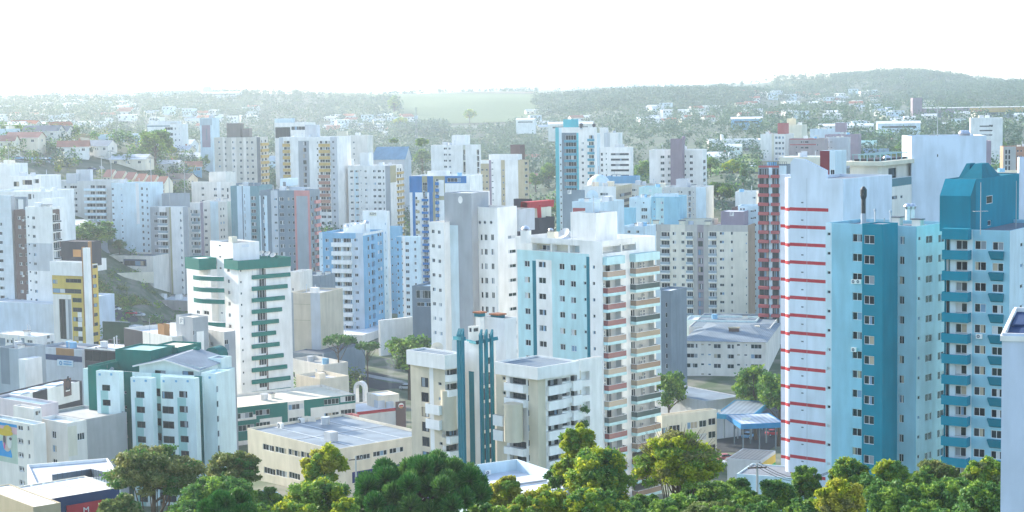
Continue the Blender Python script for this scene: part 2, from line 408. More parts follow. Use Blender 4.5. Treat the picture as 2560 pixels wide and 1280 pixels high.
def clutter(v, n=3):
    """small roof fittings standing on the deck: tanks, caps, pipes"""
    if v.WL < 7 or v.WR < 6: return
    g = random.Random(int(v.P0.x*7 + v.P0.z*3)); z = v.H - v.par
    for i in range(n):
        x, y = -g.uniform(.15, .85)*v.WL, g.uniform(.2, .8)*v.WR; k = g.randrange(4); q = MB()
        if k == 0: q.cyl((0,0), .9, .95, 0, 1.5, 'sky' if g.random() < .5 else 'lgrey', 12); nm = 'water_tank'
        elif k == 1: q.box(-.7,-.5,0,.7,.5,1.1,'offw'); q.box(-.85,-.65,1.1,.85,.65,1.25,'dgrey'); nm = 'roof_cap'
        elif k == 2: q.tube((0,0,0),(0,0,2.2),.12,.12,'lgrey',6); q.cyl((0,0),.25,.1,2.2,2.5,'metal',8); nm = 'vent_pipe'
        else: q.box(-1.1,-.9,0,1.1,.9,1.9,g.choice(['white','lgrey','beige2'])); nm = 'roof_hut'
        q.build(nm, v.root, v.rel((x, y, z)), v.rz)
# ------------------------------------------------------------------ ground sheet
def terrain():
    angs = [-80, -60, -45, -35, -28] + [a * .5 for a in range(-48, 49)] + [28, 35, 45, 60, 80, 110, 145, 180, 215, 250]
    ds = [3, 30, 60, 90, 120, 150, 180, 215, 250, 290, 330, 370, 410, 450, 500, 550, 600, 650, 700, 750, 800, 860, 920, 1000, 1100, 1200, 1300, 1450, 1600,
          1700, 1800, 1900, 2000, 2100, 2200, 2300, 2400, 2500, 2600, 2700, 2800, 2900, 3000, 3150, 3300, 3500, 3800, 4200, 4800, 5500, 6500, 8000, 10000, 14000]
    v = [(0, 0, ground(0, .1))]; f = []
    for d in ds:
        for a in angs:
            x, y = d * math.sin(R(a)), d * math.cos(R(a)); v.append((x, y, ground(x, y)))
    n = len(angs)
    for i in range(n): f.append((0, 1 + (i + 1) % n, 1 + i))
    for j in range(len(ds) - 1):
        for i in range(n):
            a = 1 + j * n + i; b = 1 + j * n + (i + 1) % n
            f.append((a, b, b + n, a + n))
    me = bpy.data.meshes.new('ground'); me.from_pydata(v, [], f)
    m, t, b = mk('ground_cover'); n_ = t.nodes.new; l = t.links.new
    tc = n_('ShaderNodeTexCoord')
    a = n_('ShaderNodeTexNoise'); a.inputs['Scale'].default_value = .012; a.inputs['Detail'].default_value = 9; l(tc.outputs['Object'], a.inputs[0])
    c = n_('ShaderNodeTexNoise'); c.inputs['Scale'].default_value = .15; c.inputs['Detail'].default_value = 6; l(tc.outputs['Object'], c.inputs[0])
    r1 = n_('ShaderNodeValToRGB'); e = r1.color_ramp.elements
    e[0].position = .38; e[0].color = (.02, .05, .027, 1); e[1].position = .62; e[1].color = (.045, .085, .04, 1)
    k = r1.color_ramp.elements.new(.5); k.color = (.03, .068, .033, 1)
    l(a.outputs[0], r1.inputs[0])
    r2 = n_('ShaderNodeValToRGB'); r2.color_ramp.elements[0].position = .35; r2.color_ramp.elements[0].color = (.6,.6,.6,1); r2.color_ramp.elements[1].position = .7; r2.color_ramp.elements[1].color = (1.3,1.25,1.1,1)
    l(c.outputs[0], r2.inputs[0])
    mx = n_('ShaderNodeMix'); mx.data_type = 'RGBA'; mx.blend_type = 'MULTIPLY'; mx.inputs[0].default_value = 1
    l(r1.outputs[0], mx.inputs[6]); l(r2.outputs[0], mx.inputs[7])
    # built-up valley floor: dusty grey yards and asphalt out to about 1.1 km
    ln = n_('ShaderNodeVectorMath'); ln.operation = 'LENGTH'; l(tc.outputs['Object'], ln.inputs[0])
    mr = n_('ShaderNodeMapRange'); mr.inputs[1].default_value = 650; mr.inputs[2].default_value = 1000; mr.inputs[3].default_value = 1; mr.inputs[4].default_value = 0; l(ln.outputs['Value'], mr.inputs[0])
    mg = n_('ShaderNodeMix'); mg.data_type = 'RGBA'; l(mr.outputs[0], mg.inputs[0]); l(mx.outputs[2], mg.inputs[6])
    r3 = n_('ShaderNodeValToRGB'); r3.color_ramp.elements[0].color = (.05,.09,.035,1); r3.color_ramp.elements[0].position = .40; r3.color_ramp.elements[1].color = (.17,.17,.13,1); r3.color_ramp.elements[1].position = .65
    l(c.outputs[0], r3.inputs[0]); l(r3.outputs[0], mg.inputs[7])
    l(mg.outputs[2], b.inputs['Base Color']); b.inputs['Roughness'].default_value = .95
    me.materials.append(m)
    o = put('ground', me); tag(o, 'rolling green valley floor and hills under the city', 'ground', kind='structure')
terrain()
# haze: one even pale volume round the whole scene
def haze():
    b = MB(); b.box(-9500, -500, CZ - 130, 9500, 15000, CZ + 108, 'white')
    o = b.build('haze'); o.data.materials.clear()
    m = bpy.data.materials.new('haze'); m.use_nodes = True; t = m.node_tree; t.nodes.clear()
    out = t.nodes.new('ShaderNodeOutputMaterial'); pv = t.nodes.new('ShaderNodeVolumePrincipled')
    pv.inputs['Color'].default_value = (.80, .91, 1, 1); pv.inputs['Density'].default_value = HAZE_D; pv.inputs['Anisotropy'].default_value = HAZE_G
    t.links.new(pv.outputs[0], out.inputs['Volume']); o.data.materials.append(m)
    tag(o, 'pale morning haze filling the valley towards the hills', 'haze', kind='stuff')
HAZE_D, HAZE_G = .00011, .52
haze()
def drape(name, pts, w, m, dz=.08, label=None, cat=None, kind='structure', parent=None):
    """ribbon of width w laid over the ground along points (x, y)"""
    b = MB(); P2 = []
    for i in range(len(pts) - 1):
        a, c = Vector(pts[i][:2]), Vector(pts[i + 1][:2]); n = max(1, int((c - a).length / 12))
        for k in range(n): P2.append(a.lerp(c, k / n))
    P2.append(Vector(pts[-1][:2])); L = []
    for i, p in enumerate(P2):
        d = (P2[min(i + 1, len(P2) - 1)] - P2[max(i - 1, 0)]).normalized(); n = Vector((-d.y, d.x)) * w / 2
        L.append((p - n, p, p + n))
    for i in range(len(L) - 1):
        for k in range(2):
            q = [L[i][k], L[i][k + 1], L[i + 1][k + 1], L[i + 1][k]]
            b.face([(c.x, c.y, max(ground(c.x, c.y), ground(*L[i][1]) if False else -999) + dz) for c in q], m)
    return tag(b.build(name, parent), label, cat, kind=kind)
def patch(name, poly, m, dz=.05, label=None, cat=None, kind='structure', n=10):
    """four-cornered sheet draped on the ground, corners as world points"""
    b = MB(); A, B_, C, D = [Vector(p[:2]) for p in poly]
    def q(u, v): p = (A.lerp(B_, u)).lerp(D.lerp(C, u), v); return (p.x, p.y, ground(p.x, p.y) + dz)
    for i in range(n):
        for j in range(n): b.face([q(i/n, j/n), q((i+1)/n, j/n), q((i+1)/n, (j+1)/n), q(i/n, (j+1)/n)], m)
    return tag(b.build(name), label, cat, kind=kind)

# ------------------------------------------------------------------ trees
def leaves(cl, per, size, seed, squash=.8, spread=1.0):
    """leaf-sized rhombi in clumps: cl = array of (x, y, z, r); returns a vertex array (n*4, 3)"""
    g = np.random.default_rng(seed); cl = np.asarray(cl, float); n = len(cl) * per
    c = np.repeat(cl, per, 0)
    d = g.normal(size=(n, 3)); d /= np.linalg.norm(d, axis=1)[:, None]
    rr = c[:, 3:4] * (g.random((n, 1)) ** .55) * spread * (.85 + .45 * g.random((n, 1)))
    p = c[:, :3] + d * rr * np.array([1, 1, squash])
    a = g.normal(size=(n, 3)); a[:, 2] *= .7; a /= np.linalg.norm(a, axis=1)[:, None]
    b = np.cross(a, d + g.normal(size=(n, 3)) * .7); b /= np.linalg.norm(b, axis=1)[:, None] + 1e-9
    s = size * (.6 + .8 * g.random((n, 1)))
    v = np.empty((n, 4, 3)); v[:, 0] = p - a * s; v[:, 1] = p - b * s * .55; v[:, 2] = p + a * s; v[:, 3] = p + b * s * .55
    return v.reshape(-1, 3)
def quadmesh(name, v, mats, mi=None):
    n = len(v) // 4; me = bpy.data.meshes.new(name)
    me.vertices.add(n * 4); me.vertices.foreach_set('co', np.asarray(v, np.float32).ravel())
    me.loops.add(n * 4); me.loops.foreach_set('vertex_index', np.arange(n * 4, dtype=np.int32))
    me.polygons.add(n); me.polygons.foreach_set('loop_start', np.arange(0, n * 4, 4, dtype=np.int32)); me.polygons.foreach_set('loop_total', np.full(n, 4, np.int32))
    for m in mats: me.materials.append(m)
    if mi is not None: me.polygons.foreach_set('material_index', np.asarray(mi, np.int32))
    me.update(calc_edges=True); return me
def clumps(rx, ry, rz, n, seed, low=-.5, cr=.33, shell=.5):
    g = random.Random(seed); out = []
    while len(out) < n:
        d = Vector((g.gauss(0, 1), g.gauss(0, 1), g.gauss(0, 1))).normalized()
        if d.z < low: continue
        r = shell + (1 - shell) * g.random() ** .6; k = g.uniform(.75, 1.25)
        out.append((d.x * rx * r, d.y * ry * r, d.z * rz * r, (rx + ry + rz) / 3 * cr * k))
    return out
TREEM = {}
def treemesh(kind, seed):
    """crown and trunk meshes of a generic tree of unit height 10 m"""
    key = (kind, seed)
    if key in TREEM: return TREEM[key]
    c1, c2, sh, n, per, size = {'round': ('dark', 'mid', (3.6, 3.6, 3.3), 38, 95, .34), 'light': ('mid', 'lime', (3.6, 3.6, 3.2), 34, 85, .34), 'gold': ('lime', 'gold', (3.4, 3.4, 3.2), 34, 85, .32),
        'tall': ('dark', 'mid', (2.3, 2.3, 4.2), 34, 85, .34), 'olive': ('olive', 'dark', (4.4, 4.4, 2.7), 40, 85, .32), 'cypress': ('dark', 'dark', (1.1, 1.1, 4.6), 26, 80, .3), 'umbrella': ('dark', 'pine', (4.2, 4.2, 1.2), 34, 90, .3)}[kind]
    cz = 10 - sh[2] * 1.12
    cl = [(x, y, z + cz, r) for x, y, z, r in clumps(*sh, n, seed, -.75 if kind != 'umbrella' else -.3)]
    v = leaves(cl, per, size, seed); g = np.random.default_rng(seed)
    mi = np.repeat((g.random(len(cl)) < .45).astype(int), per)
    cm = quadmesh('crown', v, [LF[c1], LF[c2]], mi)
    b = MB(); g = random.Random(seed); top = Vector((g.uniform(-.4, .4), g.uniform(-.4, .4), cz - sh[2] * .3))
    b.tube((0, 0, -.6), top * .6, .34, .26, BARK); b.tube(top * .6, (top.x, top.y, cz + sh[2] * .2), .26, .1, BARK)
    for x, y, z, r in cl[:9]: b.tube(top * g.uniform(.6, 1), (x * .85, y * .85, z), .12, .04, BARK, 5)
    TREEM[key] = (cm, b.mesh('trunk')); return TREEM[key]
def tree(loc, h, kind, label, group=None, seed=0, wide=1.0, name=None, drop=0):
    """h metres tall; drop lengthens the trunk down to ground that lies lower than loc"""
    cm, tm = treemesh(kind, seed % 3)
    e = empty(name or {'umbrella': 'araucaria_tree', 'cypress': 'cypress_tree'}.get(kind, 'tree'), (loc[0], loc[1], loc[2] - drop), rnd.uniform(0, 6.28), label, 'tree', group)
    o = put('crown', cm, e, (0, 0, drop)); o.scale = (h / 10 * wide, h / 10 * wide, h / 10)
    o = put('trunk', tm, e); o.scale = (h / 10 * wide, h / 10 * wide, (h + drop) / 10)
    return e
# ================================================================== NEAR TOWERS, right side
# light blue tower with the teal strip
v = tower('apartment_tower', 'light blue apartment tower with a full height teal bay and grey slab roof', x=2291, y=566, D=250, a=42, xl=2064, xr=2378, pitch=50.6, m='lblue', roof='roofg', det=True)
L = v.L; Rr = v.R; root = v.root
L.strip(2064, 2079, 'ice')
L.win(2068, 581, 2076, 589, kind='one'); L.win(2131, 585, 2155, 605); L.win(2249, 591, 2261, 611)
v.R.paint(2291, 500, 2378, 1300, 'ice')  # reflected light on the right face put into a paler wall colour
v.R.win(2296, 592, 2302, 601, kind='one'); v.R.win(2315, 589, 2332, 608); v.R.win(2346, 586, 2362, 606)
v.done()
b = Vol(root, 2207, 561, 246.5, 42, 2155.5, dep=4.2, zb=v.zb, m='teal2', pitch=51.2, det=True, name='bay', roof='roofg', par=.15)
b.L.win(2160, 588, 2186, 610); b.done()
# flue, turbine vents, small pipe on the roof
def flue(root, x, y, D, zb, r, h, m=None, name='chimney'):
    p = P(x, y, D); b = MB(); m = m or plain('flue_black', (.02,.025,.03), .35)
    z = zb - p.z; b.cyl((0,0), r*1.2, r*1.2, z, -h*.62, 'metal'); b.cyl((0,0), r, r, -h*.62, -h*.3, m); b.cyl((0,0), r, r*1.5, -h*.3, -h*.22, m); b.cyl((0,0), r*1.5, r*1.5, -h*.22, -h*.07, m); b.cyl((0,0), r*1.5, r*.5, -h*.07, 0, m)
    return b.build(name, root, p - root.location)
def turbine(root, x, y, D, r=.55, zb=None):
    p = P(x, y, D); b = MB(); me = plain('galvanised', (.6,.62,.64), .3, .8)
    zz = (zb - p.z) if zb is not None else -2.2
    b.cyl((0,0), r*.6, r*.6, zz, -r*1.5, 'white'); b.cyl((0,0), r*.75, r*1.1, -r*1.5, -r*.8, me, 10); b.cyl((0,0), r*1.1, r*.75, -r*.8, -r*.25, me, 10); b.cyl((0,0), r*.75, .1, -r*.25, 0, me, 10)
    return b.build('roof_vent', root, p - root.location)
def antenna(root, x, y, D, zb, r=.05, yagi=True):
    p = P(x, y, D); b = MB(); m = plain('antenna_metal', (.4,.42,.44), .4, .6); h = p.z - zb
    b.tube((0,0,-h), (0,0,0), r, r*.7, m, 5)
    if yagi:
        b.tube((-.9,0,-h*.55), (.9,.2,-h*.55), r*.5, r*.5, m, 4)
        for k in range(6): b.tube((-.9+.36*k,-.45,-h*.55), (-.9+.36*k,.5,-h*.55), r*.4, r*.4, m, 4)
    return b.build('antenna', root, p - root.location)
def dish(root, x, y, D, r=.9, m='lgrey', face=(-.3,-.7,.65), zb=None):
    p = P(x, y, D); b = MB(); n = Vector(face).normalized(); a = n.orthogonal().normalized(); c = n.cross(a); N = 14
    ring = lambda rr, o: [n*o + (a*math.cos(6.2832*i/N) + c*math.sin(6.2832*i/N))*rr for i in range(N)]
    r0, r1, r2 = ring(r*.35, -r*.22), ring(r*.7, -r*.12), ring(r, 0)
    for i in range(N):
        j = (i+1) % N
        b.face([n*(-r*.26), r0[i], r0[j]], m, True); b.face([r0[i], r1[i], r1[j], r0[j]], m, True); b.face([r1[i], r2[i], r2[j], r1[j]], m, True)
    b.tube(n*(-r*.25), n*(r*.6), .03, .03, 'grey', 4); b.tube(n*(-r*.2), (0,0,-(p.z-zb) if zb else -r*1.5), .06, .06, 'grey', 5)
    return b.build('satellite_dish', root, p - root.location)
def acunit(root, q, rz, m=1):
    key = ('ac',)
    if key not in WM:
        b = MB(); b.box(-.42,-.34,0,.42,-.01,.62,'white'); b.cyl((0,0),.01,.01,0,.01,'white')
        n = 12; pts = [(-.08+.24*math.cos(6.283*i/n), -.345, .31+.24*math.sin(6.283*i/n)) for i in range(n)]; b.face(pts, 'dgrey')
        pts = [(-.08+.09*math.cos(6.283*i/n), -.349, .31+.09*math.sin(6.283*i/n)) for i in range(n)]; b.face(pts, 'lgrey'); WM[key] = b.mesh('ac_unit')
    return put('ac_unit', WM[key], root, q, rz)
def facc(vol, fc, x, y, k=1.0):
    u, z = fc.uz(x, y); o = acunit(vol.root, vol.rel(fc.pt(u, 0, z)), vol.rz + (0 if fc.side == 'L' else math.pi/2)); o.scale = (k, k, k); return o
flue(root, 2159, 466, 262, v.zb + v.H - .6, .33, 6.5)
for x in (2270, 2281): turbine(root, x, 508, 272, .6, v.zb + v.H - 3)
antenna(root, 2211, 545, 252, v.zb + v.H - .5, .12, False)
for y in (683, 853): facc(v, L, 2137 if y < 700 else 2137, y + 26)
facc(v, L, 2149, 709)
clutter(v, 4)

# balcony tower with teal balconies at the right edge
v = tower('apartment_tower', 'pale aqua apartment tower with stacked teal balconies and a teal plant room on its roof', x=2525, y=577, D=236, a=33, xl=2362, xr=2640, pitch=53.4, m='lblue', roof='roofg', det=True)
L = v.L; root = v.root
L.strip(2362, 2376, 'teal'); L.strip(2376, 2432, 'ice')
L.win(2390, 601, 2419, 624, kind='two'); L.win(2390, 624, 2419, 626.5, kind='blank')
L.win(2437, 602, 2466, 624); L.win(2481, 605, 2509, 626); L.win(2366, 596, 2374, 630, kind='one')
L.bal(2364, 624, 2429, 647, dep=1.5, m='teal2'); 
L.block(2364, 570, 2429, 597, 1.5, 'teal2', 'fascia')
for i in range(13):     # wedge-shaped teal window aprons
    pass
a = L.rect(2472, 628, 2511, 650); bb = MB(); w = a[2]-a[0]; h = a[3]-a[1]
bb.face([(0,-.02,h),(w,-.02,h),(w,-.35,h*.92),(0,-.35,h*.92)],'teal'); bb.face([(0,-.35,h*.92),(w,-.35,h*.92),(w-.12,-.35,.15),(.35,-.35,.15)],'teal')
bb.face([(0,-.02,h),(0,-.35,h*.92),(.35,-.35,.15),(.35,-.02,0)],'teal'); bb.face([(w,-.02,h),(w,-.35,h*.92),(w-.12,-.35,.15),(w-.12,-.02,0)],'teal'); bb.face([(.35,-.35,.15),(w-.12,-.35,.15),(w-.12,-.02,0),(.35,-.02,0)],'teal')
me = bb.mesh('window_apron')
for i in range(13): put('window_apron', me, root, v.rel(L.pt(a[2], 0, a[1]-i*v.pm)), v.rz)
v.R.win(2551, 607, 2558, 617, kind='one'); v.R.strip(2525, 2640, 'ice')
facc(v, L, 2449, 846)
v.done(); zt = v.zb + v.H - .5
b = Vol(root, 2440, 448, 243, 33, 2363, 2548, zb=zt, m='teal2', name='plant_room', roof='teal', par=.12, zmin=-9, rim='teal')
b.R.win(2466, 489, 2481, 509, n=1, kind='blank', dep=.05); b.R.win(2469, 551, 2478, 564, n=1, kind='one'); b.done()
# slanted lean-to on its left face and the pyramid cap
q = MB(); u1, z1 = b.L.uz(2440, 452); u0, z0 = b.L.uz(2363, 487); hh = b.H
q.face([(0,-2.2,z0),(-b.WL,-2.2,z0),(-b.WL,-.02,hh),(0,-.02,hh)],'teal2'); q.face([(0,-2.2,0),(-b.WL,-2.2,0),(-b.WL,-2.2,z0),(0,-2.2,z0)],'teal2'); q.face([(0,-2.2,0),(0,-2.2,z0),(0,-.02,hh),(0,-.02,0)],'teal'); q.face([(-b.WL,-2.2,0),(-b.WL,-2.2,z0),(-b.WL,-.02,hh),(-b.WL,-.02,0)],'teal')
q.build('lean_to', root, b.rel((0,0,0)), b.rz)
q = MB(); p = b.rel((0,0,0)); w1, w2 = b.WL, b.WR
for (x0, x1, y0, y1) in ((-w1*.75, -w1*.1, w2*.2, w2*.62), (-w1*.95, -w1*.6, w2*.25, w2*.55)):
    c = ((x0+x1)/2, (y0+y1)/2); k = .35; t = 1.9
    A = [(x0,y0),(x1,y0),(x1,y1),(x0,y1)]; B2 = [(c[0]+(p_[0]-c[0])*k, c[1]+(p_[1]-c[1])*k) for p_ in A]
    for i in range(4): q.face([(*A[i],hh-.1),(*A[(i+1)%4],hh-.1),(*B2[(i+1)%4],hh+t),(*B2[i],hh+t)],'teal')
    q.face([(*p_,hh+t) for p_ in B2],'teal')
q.build('roof_hood', root, p, b.rz)
antenna(root, 2452, 456, 236.4, zt, .07); antenna(root, 2541, 452, 246, zt, .07, False)

# plain lavender wall of the building cut by the right edge

v = tower('apartment_tower', 'plain lavender end wall with a white coping, cut off at the far right edge', x=2700, y=838, D=122, a=19, xl=2505, dep=16, zb=CZ-52, m='lav', roof='dblue', par=.35, rim='white')
v.done(); q = MB(); q.box(-v.WL-.12,-.12,v.H-.55,.12,-.003,v.H-.18,'white'); q.box(-v.WL-.12,-.003,v.H-.55,-v.WL-.003,v.WR,v.H-.18,'white'); q.build('coping', v.root, v.rel((0,0,0)), v.rz)
b = Vol(v.root, 2700, 815, 128, 19, 2530, dep=6, zb=v.zb+v.H-.35, m='dblue', name='roof_shed', roof='dblue', par=0); b.done()

# white tower with red stripes
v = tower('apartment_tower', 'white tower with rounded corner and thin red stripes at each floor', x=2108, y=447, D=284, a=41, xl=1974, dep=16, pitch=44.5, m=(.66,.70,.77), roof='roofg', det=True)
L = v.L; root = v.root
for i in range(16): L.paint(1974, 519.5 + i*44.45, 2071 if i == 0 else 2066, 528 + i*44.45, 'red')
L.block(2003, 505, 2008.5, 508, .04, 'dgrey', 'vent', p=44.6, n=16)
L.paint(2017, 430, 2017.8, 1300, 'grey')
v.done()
# rounded left corner column
def rcol(root, x, y, D, r, zb, m, name='rounded_corner', n=20, stripes=None):
    p = P(x, y, D); b = MB(); h = p.z - zb; zs = [0, h]; st = []
    for (t, w) in (stripes or []): st.append((h - t - w, h - t)); zs += [h - t - w, h - t]
    zs = sorted(z for z in zs if 0 <= z <= h)
    for k in range(len(zs) - 1):
        zc = (zs[k] + zs[k+1]) / 2; mm = 'red' if any(a < zc < c for a, c in st) else m
        b.cyl((0,0), r, r, zs[k], zs[k+1], mm, n, True, k == len(zs) - 2)
    return b.build(name, root, Vector((p.x, p.y, zb)) - root.location)
pm = v.pm * 1.0
p0 = v.P0 + v.dL * v.WL
st = [((L.uz(1976, 519.5 + i*44.45)[1]), ) for i in range(16)]
def stripe_list(h): return [(h - L.uz(1976, 519.5+i*44.45)[1], L.uz(1976, 519.5+i*44.45)[1] - L.uz(1976, 528+i*44.45)[1]) for i in range(16)]
b = MB(); Hc = v.H
cc = MB(); zs = [0]; 
cen = (-v.WL, 1.6); zz = sorted([L.uz(1976, y_ + i*44.45)[1] for i in range(16) for y_ in (519.5, 528)] + [0, Hc]); zz = [z for z in zz if 0 <= z <= Hc]
def isred(z): return any(L.uz(1976, 528+i*44.45)[1] < z < L.uz(1976, 519.5+i*44.45)[1] for i in range(16))
for k in range(len(zz)-1):
    mm = 'red' if isred((zz[k]+zz[k+1])/2) else v.m
    N = 10
    for i in range(N):
        t0 = math.pi*1.5 - math.pi/2*i/N; t1 = math.pi*1.5 - math.pi/2*(i+1)/N
        q0 = (cen[0]+1.6*math.cos(t0), cen[1]+1.6*math.sin(t0)); q1 = (cen[0]+1.6*math.cos(t1), cen[1]+1.6*math.sin(t1))
        cc.face([(*q0,zz[k]),(*q1,zz[k]),(*q1,zz[k+1]),(*q0,zz[k+1])], mm, True)
cc.face([(cen[0],cen[1],Hc)] + [(cen[0]+1.6*math.cos(math.pi*1.5-math.pi/2*i/10), cen[1]+1.6*math.sin(math.pi*1.5-math.pi/2*i/10), Hc) for i in range(11)], v.m)
cc.build('rounded_corner', root, v.rel((0,0,0)), v.rz)
b = Vol(root, 1975, 437, 297, 41, 1951, dep=8, zb=v.zb, m=(.66,.70,.77), pitch=44.4, name='side_wing', roof='roofw')
for i in range(16): b.L.paint(1950, 516.5 + i*44.45, 1980, 524.5 + i*44.45, 'red')
b.done()
# raked parapet wall
q = MB(); w = v.WL; H = v.H; Z = lambda x, y: L.uz(x, y)[1]; U = lambda x, y: -L.uz(x, y)[0]
poly = [(U(1976,440),H-.02),(U(1976,440),Z(1976,406)),(U(1984,405),Z(1984,396)),(U(2010,405),Z(2010,398)),(U(2066,430),Z(2066,426)),(U(2066,445),H-.02)]
for y_ in (.02, .5): q.face([(a_, y_, c_) for a_, c_ in poly], v.m)
for i in range(len(poly)):
    a_, c_ = poly[i], poly[(i+1) % len(poly)]; q.face([(a_[0],.02,a_[1]),(c_[0],.02,c_[1]),(c_[0],.5,c_[1]),(a_[0],.5,a_[1])], v.m)
q.build('raked_parapet', root, v.rel((0,0,0)), v.rz)
# wine red stair tower and glazed shaft rising behind it
b = Vol(root, 2088, 377, 318, 35, 2050, 2116, zb=v.zb+30, m='ice', name='lift_shaft', roof='roofw', pitch=46, det=True)
b.L.strip(2048, 2074, 'wine'); b.L.win(2076, 424, 2086, 440, kind='two', n=2); b.done()

# huge blank slab with the penthouse pavilion
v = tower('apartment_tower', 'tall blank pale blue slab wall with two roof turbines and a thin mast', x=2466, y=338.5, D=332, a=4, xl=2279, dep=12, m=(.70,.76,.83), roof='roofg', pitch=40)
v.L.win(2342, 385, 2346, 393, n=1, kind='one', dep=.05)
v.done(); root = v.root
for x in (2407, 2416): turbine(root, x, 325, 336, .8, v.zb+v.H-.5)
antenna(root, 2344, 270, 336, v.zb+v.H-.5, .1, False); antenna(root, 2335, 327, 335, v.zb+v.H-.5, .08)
v = tower('apartment_tower', 'white rounded penthouse with flat overhanging roof, terrace glass and steel pergola beside the blank slab', x=2196, y=414, D=322, a=34, xl=2125, xr=2282, m='offw', roof='roofg', pitch=38)
root = v.root
v.R.win(2221, 420, 2241, 457, n=1, kind='dark2', dep=.2); v.R.win(2271, 443, 2275, 449, n=1, kind='one')
v.done()
q = MB(); H = v.H; q.box(-v.WL-1.2,-1.3,H,1.4,v.WR,H+.75,'cream'); q.build('roof_slab', root, v.rel((0,0,0)), v.rz)
q = MB(); ms = plain('steel_frame', (.3,.45,.46), .45); dk = mat('char')
q.box(-v.WL+.5,.8,H+.76,-.6,v.WR-1,H+1.1,dk)
for k in range(7):
    t = k/6; q.box(-v.WL+.4, v.WR*t*.93+.2, H+1.9, .3, v.WR*t*.93+.35, H+2.02, ms)
    q.box(.15, v.WR*t*.93+.2, H+.75, .3, v.WR*t*.93+.35, H+1.9, ms); q.box(-v.WL+.4, v.WR*t*.93+.2, H+.75, -v.WL+.55, v.WR*t*.93+.35, H+1.9, ms)
for k in range(4): q.box(-v.WL+.4-.0+k*(v.WL)/4, .2, H+.75, -v.WL+.55+k*v.WL/4, .35, H+1.9, ms)
q.box(-v.WL+.4,-.1,H+1.9,.3,.08,H+2.03,ms); q.build('pergola', root, v.rel((0,0,0)), v.rz)
turbine(root, 2218, 388, 330, .8, v.zb+H)
b = Vol(root, 2192, 472, 318, 34, 2118, 2279, zb=v.zb, m='offw', name='lower_storey', roof='conc', pitch=38, par=.1, zmin=40)
b.R.win(2198, 484, 2215, 506, n=1, kind='glaz', dep=.05); b.R.win(2227, 490, 2243, 498, n=1, kind='dark2'); b.R.win(2251, 488, 2257, 496, n=1, kind='one')
b.L.win(2122, 508, 2150, 524, n=1, kind='dark2'); b.done()
q = MB(); g = plain('terrace_glass', (.05,.16,.18), .06); h = 1.5; wl, wr, H2 = b.WL, b.WR, b.H
q.box(-wl,.0,H2,0,.06,H2+h,g); q.box(-.06,.06,H2,0,wr,H2+h,g); q.box(-wl,-.02,H2+h,.02,.08,H2+h+.1,FRW); q.box(-.08,.08,H2+h,.02,wr,H2+h+.1,FRW)
q.build('terrace_glass', root, b.rel((0,0,0)), b.rz)
tree(P(2119.5, 461, 321) - Vector((0,0,3.2)), 3.6, 'gold', 'small round yellow shrub on the penthouse terrace', seed=1, name='terrace_shrub')

# ================================================================== white tower with aqua facade (centre)
v = tower('apartment_tower', 'white and pale aqua apartment tower with teal vertical bars and two columns of glass balconies', x=1505, y=603, D=335, a=44, xl=1290, xr=1638, pitch=41.35, m='white', roof='roofw', det=True, par=1.2)
L, Rr, root = v.L, v.R, v.root
L.paint(1299, 630, 1477, 1400, 'aqua'); L.paint(1345, 650, 1384, 1400, 'white'); L.paint(1336, 652, 1345, 1400, 'teal'); L.paint(1470, 642, 1478, 1400, 'teal')
L.win(1311, 652, 1324, 667, p=41.6); L.win(1346, 654, 1364, 669, p=41.6); L.win(1398, 659, 1411, 674, p=41.6); L.win(1426, 662, 1439, 677, p=41.6); L.win(1459, 663, 1465, 671, p=41.6, kind='one'); L.win(1481, 663.5, 1487, 672, p=41.6, kind='one')
L.win(1330, 607, 1376, 627, n=1, kind='open', dep=1.6); L.win(1379, 609, 1420, 630, n=1, kind='open', dep=1.6); L.win(1424, 614, 1449, 632, n=1, kind='open', dep=1.6)
Rr.win(1507, 612, 1552, 632, n=1, kind='open', dep=2.0); Rr.win(1556, 606, 1590, 626, n=1, kind='open', dep=2.0)
Rr.paint(1507, 640, 1552, 1300, (.70,.71,.71)); 
Rr.win(1508, 658, 1551, 692, p=41.2, kind='open', dep=1.3); Rr.win(1576, 652, 1634, 684, p=41.2, kind='open', dep=1.3)
Rr.bal(1507, 675, 1553, 697, p=41.2, dep=1.2, style='bronze', slab='aqua'); Rr.bal(1575, 666, 1635, 687, p=41.2, dep=1.5, style='bronze', slab='aqua')
Rr.block(1507, 640, 1553, 660, 1.0, 'aqua', 'fascia'); Rr.block(1574, 631, 1635, 651, 1.5, 'aqua', 'fascia')
v.done()
